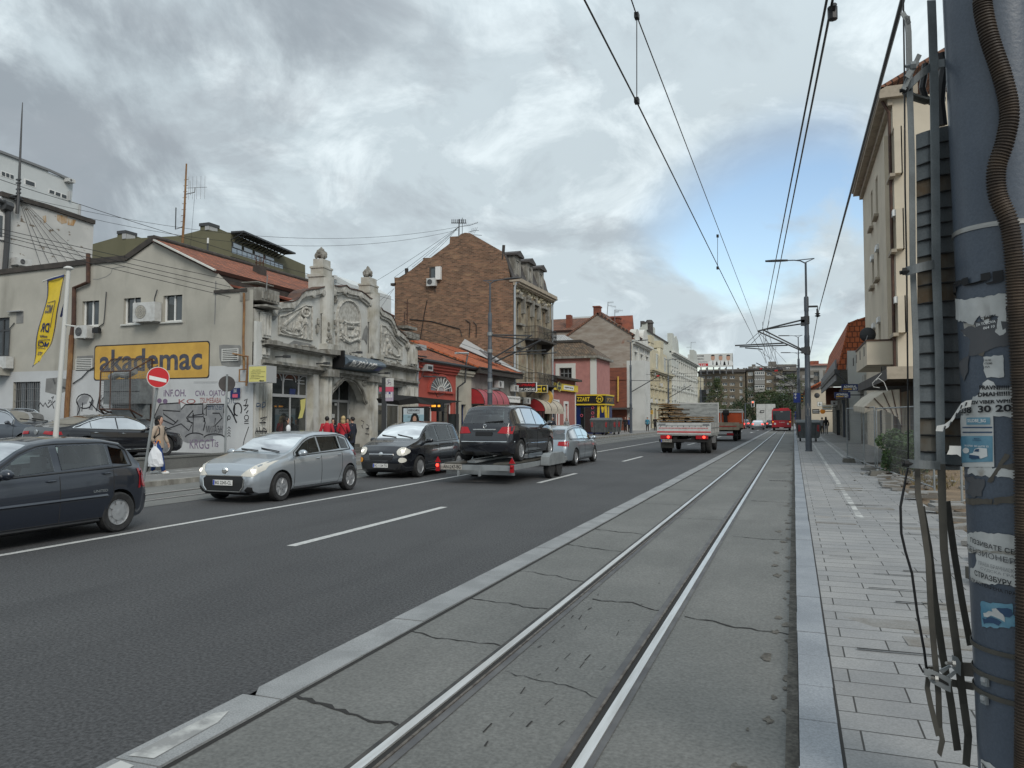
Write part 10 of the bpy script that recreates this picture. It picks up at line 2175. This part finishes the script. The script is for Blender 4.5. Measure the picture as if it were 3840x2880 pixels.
sheet_('torn_patch',[KW(*p)for p in((1550,1320),(1640,1285),(1700,1300),(1690,1250),(1760,1240),(1900,1390),(1905,1470),(1750,1390),(1680,1360),(1560,1380))],'q5',.0055,p7,jag=.005,seed=10);sheet_('dark_print',[KW(*p)for p in((1690,1290),(1740,1240),(1860,1240),(2010,1260),(2030,1350),(1900,1380),(1760,1300))],'posterdark',.005,p7,jag=.006,seed=11);sheet_('dark_print',[KW(*p)for p in((1540,1400),(1700,1390),(1850,1470),(1800,1530),(1560,1500))],'posterdark',.005,p7,jag=.008,seed=12)
p8=sheet_('poster',[KX(*p)for p in((1520,1545),(1640,1590),(1720,1659),(1900,1720),(1900,1800),(1530,1800))],'q5',.003,None,label='white scrap with black letters at the bottom edge, lowest on the near pole',jag=.003,seed=13);ptxt(p8,'TEL',*KX(1540,1578),*KX(1640,1640),o=.007,bold=.04,skew=14)
for i,(pts,m,lb)in en((([KP(*p)for p in((1490,1370),(1560,1330),(1570,1480),(1510,1480))],'q5','torn white paper corner sticking out left of the moving-van poster'),([KQ(*p)for p in((1195,620),(1320,640),(1280,770),(1205,745))],'q5','white scrap just under the moving-van poster'),([KQ(*p)for p in((1215,800),(1330,830),(1560,870),(1520,1150),(1400,1180),(1250,1090),(1340,960))],'inkgrey','rubbed grey smear of old paste below the van poster'),([KP(*p)for p in((1500,400),(1560,380),(1660,490),(1640,800),(1590,910),(1540,720))],'inkgrey','pale rubbed smear on the upper left of the near pole'))):
 sheet_('paper_scrap',pts,m,.0028+.0004*i,None,label=lb,cat='paper scrap',jag=.006,seed=20+i)
for i,(pts,lb)in en((([KP(*p)for p in((1760,340),(1830,200),(1870,150),(1880,240),(1800,340),(1830,480),(1790,655),(1745,640))],'long brown strip of tape hanging from the torn poster'),([KQ(*p)for p in((1610,920),(1830,560),(1900,440),(1980,470),(1830,700),(1680,930))],'diagonal brown tape strip right of the van poster'),([KQ(*p)for p in((1250,1180),(1700,1195),(1690,1290),(1340,1295),(1250,1260))],'wide brown tape band around the near pole below the smear'),([KQ(*p)for p in((1720,1180),(2230,1130),(2300,1130),(2300,1240),(1700,1290))],'brown tape end right of the wide band'),([KQ(*p)for p in((1780,640),(2050,600),(2300,640),(2300,780),(2050,720),(1820,690))],'brown tape wound below the conduit'))):
 sheet_('tape_strip',pts,'tape',.0035+.0003*i,None,label=lb,cat='tape',jag=.003,seed=40+i)
def strap(label,ypx0,w,m='zw',o=.006,buckle=None):
 """band round the pole; ypx0 at the left edge"""
 a,z0=onpole(3660,ypx0);t=tg__('metal_band',label,'metal band',axis_(z0));b=MB();n=64
 for o_,z_ in((o-.002,z0-w/2),(o+.001,z0-w/2),(o+.001,z0+w/2),(o-.002,z0+w/2)):b.v+=[pp_(2*pi*i/n,z_,o_)for i in rg(n)]
 for j in rg(3):
  for i in rg(n):l=(i+1)%n;b.f.append([j*n+i,j*n+l,j*n+n+l,j*n+n+i]);b.mi.append(0)
 b.bu('band',m,t,smooth=True,ang=40)
 if buckle:
  x,y=buckle;a,z_=onpole(x,y);rot=Matrix.Rotation(a,3,'Z');b=MB();b.cb(pp_(a,z_,.011),.012,.030,.030,rot);b.bu('buckle','zx',t);b=MB();b.cb(pp_(a,z_+.008,.02),.008,.016,.014,rot);b.bu('lug','lightgrey',t)
strap('wide shiny steel band high on the near pole, holding the conduit',852,.018,o=.004)
strap('highest of the three narrow bands near the foot of the near pole',2418,.018,'m6');strap('middle narrow band with a buckle near the foot of the near pole',2512,.020,'m6',buckle=KX(1600,540));strap('lowest narrow band with a buckle near the foot of the near pole',2580,.020,'m6',buckle=KX(1590,775))
KU_=KU;t=tg__('corrugated_conduit','brown corrugated plastic conduit snaking down the near pole','conduit',axis_(1.0));cpath=[(3700,-60),(3690,20),(3712,150),(3755,300),(3778,430),(3765,540),(3740,640),(3745,740),(3782,850),(3800,1000),(3806,1150),(3818,1350),(3828,1600),(3838,1900),(3860,2300),(3900,2900)]
P3=[pp_(*onpole(min(x,3845),y),.034)for x,y in cpath]
path=[];rad=[]
for i in rg(len(P3)-1):
 n=max(2,int((P3[i+1]-P3[i]).length/.0028))
 p0,p1,p2,p3=P3[max(i-1,0)],P3[i],P3[i+1],P3[min(i+2,len(P3)-1)]
 for k in rg(n):u=k/n;q=.5*((2*p1)+(p2-p0)*u+(2*p0-5*p1+4*p2-p3)*u*u+(3*p1-p0-3*p2+p3)*u**3);path.append(q);rad.append(.0335 if len(path)%4 in(0,1)else.0275)
b.tu(path,rad,14);b.bu('pipe','conduit',t,smooth=True,ang=50)
DD=3.22
def dq(x,y,d=DD):return atD(x,y,d)
td=tg__('cable_duct','weathered grey duct of overlapping bent plates strapped with flat bars beside the near pole','cable duct',dq(3500,1740))
K14=KU;ys=[505,560,622,680,740,800,852,905,965,1020,1072,1140,1198,1260,1325,1382,1444,1506,1566,1629,1690,1735]
for i,(y0,y1)in en(zip(ys,ys[1:])):
 b=MB();n=8;tilt=(1460-y0)*.022;P0,P1=[],[]
 for k in rg(n+1):
  u=k/n;xx=3430+(y0/2880)*26+178*u;dd=DD+.05*u-.05*sin(pi*u);dy=-tilt*3.3*u*(1-.4*u)
  P0.append(dq(xx,y0+dy,dd+.004));P1.append(dq(xx+.6,y1+dy+2,dd-.003))
 for k in rg(n):b.po([P0[k],P0[k+1],P1[k+1],P1[k]])
 ob=b.bu('bent_plate','zn' if i in(9,10,18,19)or(i%5==3 and i<9)else'm7',td)
 b=MB();b.tu([p-CF*.002-CU*rnd(-.001,.001)for p in P1],[.0022+.0012*(k%3)for k in rg(n+1)],4);b.bu('plate_edge_shade','chassis',ob)  # dark tube along the lower edge, painting in the overlap's shadow line
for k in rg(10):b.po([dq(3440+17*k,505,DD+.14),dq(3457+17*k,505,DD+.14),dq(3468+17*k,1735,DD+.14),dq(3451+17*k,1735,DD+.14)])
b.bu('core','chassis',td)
def flat(pts,w,th,m,name,parent,d=DD-.05,face=None):
 """flat bar through measured points"""
 P=[dq(x,y,dd)for x,y,dd in[(p[0],p[1],p[2]if len(p)>2 else d)for p in pts]];b=MB();nrm=face or(CF*-1)
 L_=[];
 for i,p in en(P):
  tng=(P[min(i+1,len(P)-1)]-P[max(i-1,0)]).normalized();a=tng.cross(V(nrm)).normalized()*(w/2);L_.append((p+a,p-a))
 nn=V(nrm).normalized()*th
 for(a0,a1),(c0,c1)in zip(L_,L_[1:]):b.add([a0,a1,c1,c0,a0-nn,a1-nn,c1-nn,c0-nn],[(0,1,2,3),(7,6,5,4),(0,3,7,4),(1,5,6,2),(0,4,5,1),(3,2,6,7)])
 return b.bu(name,m,parent)
flat([(3402,60),(3408,120),(3412,300),(3421,600),(3424,1000),(3436,1300),(3441,1740)],.0235,.005,'galv','flat_bar',td);flat([(3494,0),(3498,100),(3504,300),(3508,600),(3512,1000),(3523,1300),(3529,1740)],.035,.005,'galv','flat_bar',td)
flat([(3397,60),(3410,90),(3385,45)],.02,.004,'galv','bent_tip',td)
for pts,w,m,nm in(([(3441,1740),(3443,1850),(3462,1960),(3482,2100),(3492,2300),(3508,2480),(3520,2600),(3524,2730,DD-.03),(3535,2775),(3523,2832,DD-.10)],.0235,'m6','strap_end'),([(3455,1900,DD+.02),(3484,2060,DD+.02),(3505,2250,DD+.03),(3535,2450,DD+.03),(3568,2640,DD+.02),(3592,2815,DD)],.030,'m6','strap_end'),([(3531,1740),(3535,1900),(3541,2060),(3563,2250),(3590,2440),(3615,2640,DD-.02),(3632,2760,DD-.04),(3624,2872,DD-.10)],.032,'m6','strap_end'),([(3552,1880,DD+.06),(3580,2080,DD+.07),(3610,2260,DD+.08),(3640,2420,DD+.08)],.028,'m6','strap_end'),([(3482,2540),(3478,2580),(3490,2640),(3515,2740),(3520,2760)],.020,'m6','strap_end')):
 flat(pts,w,.004,m,nm,td)
def clampbar(label,yl,yr,w,xl,xr=3700,m='galv'):
 t=tg__('clamp',label,'clamp',dq(xl,yl));b=MB();n=14;P=[]
 for i in rg(n+1):u=i/n;x=xl+(xr-xl)*u;d=DD-.085+.012*u+.24*max(0,u-.45)**1.2-.03*sin(pi*min(1,u*1.6));P.append(dq(x,yl+(yr-yl)*sin(u*pi/2),d))
 hv=V((0,0,w/2))
 for p,q in zip(P,P[1:]):b.add([p-hv,q-hv,q+hv,p+hv]+[w_+V((0,.008,0))for w_ in(p-hv,q-hv,q+hv,p+hv)],[(0,1,2,3),(7,6,5,4),(3,2,6,7),(0,4,5,1),(0,3,7,4),(1,5,6,2)])
 b.bu('bar',m,t);b=MB();q=P[0];b.tu([q+V((-.022,0,-.004)),q+V((.02,0,0))],.008,8);b.la([(.0,-.008),(.016,-.008),(.016,.008),(0,.008)],q+V((-.004,-.004,0)),'x',6);b.bu('bolt','chassis',t);return t
clampbar('lowest horizontal clamp across the duct beside the near pole',1738,1748,.034,3404,3600);clampbar('middle horizontal clamp across the duct beside the near pole',1018,985,.036,3396,3570);clampbar('curved upper clamp above the top of the duct',335,235,.034,3396,3545)
b.tu([dq(x,y,DD+.1)for x,y in((3392,340),(3420,362),(3470,378),(3540,372))],.016,6);tag(b.bu('clamp','m6'),'rear half of the upper clamp, passing behind the bars','clamp')
t=tg__('bracket','small bolted steel bracket on the upper clamp beside the near pole','bracket',dq(3420,260));b.bar(dq(3388,335,DD-.1),dq(3448,205,DD-.1),.018,.006,CF);b.bar(dq(3400,290,DD-.12),dq(3440,230,DD-.12),.02,.006,CF);b.tu([dq(3396,248,DD-.1),dq(3428,246,DD-.12)],.007,6);b.la([(0,-.01),(.017,-.01),(.017,.01),(0,.01)],dq(3424,246,DD-.12),'x',6);b.bu('plate','galv',t)
t=tg__('slotted_bracket','slotted galvanised angle bracket with bolts at the strap ends, low on the near pole','bracket',dq(3520,2540))
def kx(x,y,d=DD-.08):return dq(*KX(x,y),d)
def plate_(pts,th=.005):b.pr(pts,CF*th)
plate_([kx(775,365),kx(835,385),kx(850,375),kx(1125,495),kx(1125,680),kx(1030,640),kx(860,545),kx(850,490),kx(785,455)]);plate_([kx(1145,195,DD-.05),kx(1215,225,DD-.05),kx(1255,290,DD-.05),kx(1255,470,DD-.05),kx(1150,370,DD-.05),kx(1150,260,DD-.05)]);plate_([kx(975,395,DD-.06),kx(1110,325,DD-.06),kx(1135,345,DD-.06),kx(1020,440,DD-.06)]);plate_([kx(1075,470,DD-.07),kx(1180,395,DD-.07),kx(1215,420,DD-.07),kx(1135,490,DD-.07)]);pb_=b.bu('angle_plate','zx',t)
plate_([kx(870,455,DD-.083),kx(890,450,DD-.083),kx(960,480,DD-.083),kx(1095,560,DD-.083),kx(1105,595,DD-.083),kx(1080,590,DD-.083),kx(950,520,DD-.083),kx(880,480,DD-.083)],.002);b.bu('slot','chassis',pb_)
for(x0,y0,x1,y1)in((850,490,950,500),(1065,298,1175,305)):b.tu([kx(x0,y0,DD-.1),kx(x1,y1,DD-.08)],.0065,8);b.la([(0,-.006),(.013,-.006),(.013,.006),(0,.006)],kx(x1-10,y1,DD-.09),'x',6)
b.bu('bolt','zw',t);plate_([kx(1140,510,DD-.03),kx(1425,560,DD+.05),kx(1425,655,DD+.05),kx(1140,605,DD-.03)]);plate_([kx(1250,290,DD-.03),kx(1420,300,DD+.05),kx(1420,480,DD+.05),kx(1250,465,DD-.03)]);plate_([kx(820,345,DD),kx(910,345,DD),kx(910,385,DD),kx(830,385,DD)]);b.bu('cross_strap','m6',t)
b.tu([kx(770,420),kx(712,312)],.004,5);b.bu('wire_end','black',t)
P=[dq(3387,-40),dq(3392,300),dq(3394,700),dq(3400,1000),dq(3405,1500),dq(3406,1745),dq(3390,1830),dq(3377,1900),dq(3380,2000),dq(3396,2070),dq(3420,2150),dq(3440,2300),dq(3466,2440),dq(3477,2530)];b.tu(P,[.0035]*6+[.0055]*8,7);tag(b.bu('hanging_cable','black',base=P[-1]),'loose black cable hanging left of the duct and bars','cable')
b.tu([dq(x,y,DD+.12)for x,y in((3470,240),(3465,290),(3458,330),(3470,365),(3495,385))],.014,7);b.tu([dq(x,y,DD+.06)for x,y in((3530,200),(3540,260),(3530,320),(3525,380),(3535,470))],.02,7);tag(b.bu('cable_loop','black'),'black cable loops behind the upper clamp of the duct','cable')
tp2=[(1665,1140),(1600,1150),(1550,1180),(1500,1260),(1440,1350),(1380,1395),(1300,1410)];w_=13
P=[dq(*KP(x,y),3.0+.012*i)for i,(x,y)in en(tp2)]
for i in rg(len(P)-1):a=V((.006,0,.028));b.po([P[i]-a*.5,P[i+1]-a*.5*(1-.1*i),P[i+1]+a*.5,P[i]+a*.5])
st_=tag(b.bu('paper_strip','q5'),'curling torn strip of printed paper sticking out left of the near pole','paper scrap')
for i in rg(5):
 q=P[i+1]-CF*.004;b.tu([q+V((.0,0,-.006)),q+V((.004,0,.008))],.0025,4)
b.bu('print','ink',st_)
P=[dq(*KQ(x,y),3.05)for x,y in((975,315),(1170,320),(1165,500),(1100,460),(1010,465),(930,460),(970,380))];b.po(P);tag(b.bu('paper_scrap','q5'),'white folded paper scrap jutting left of the moving-van poster','paper scrap')
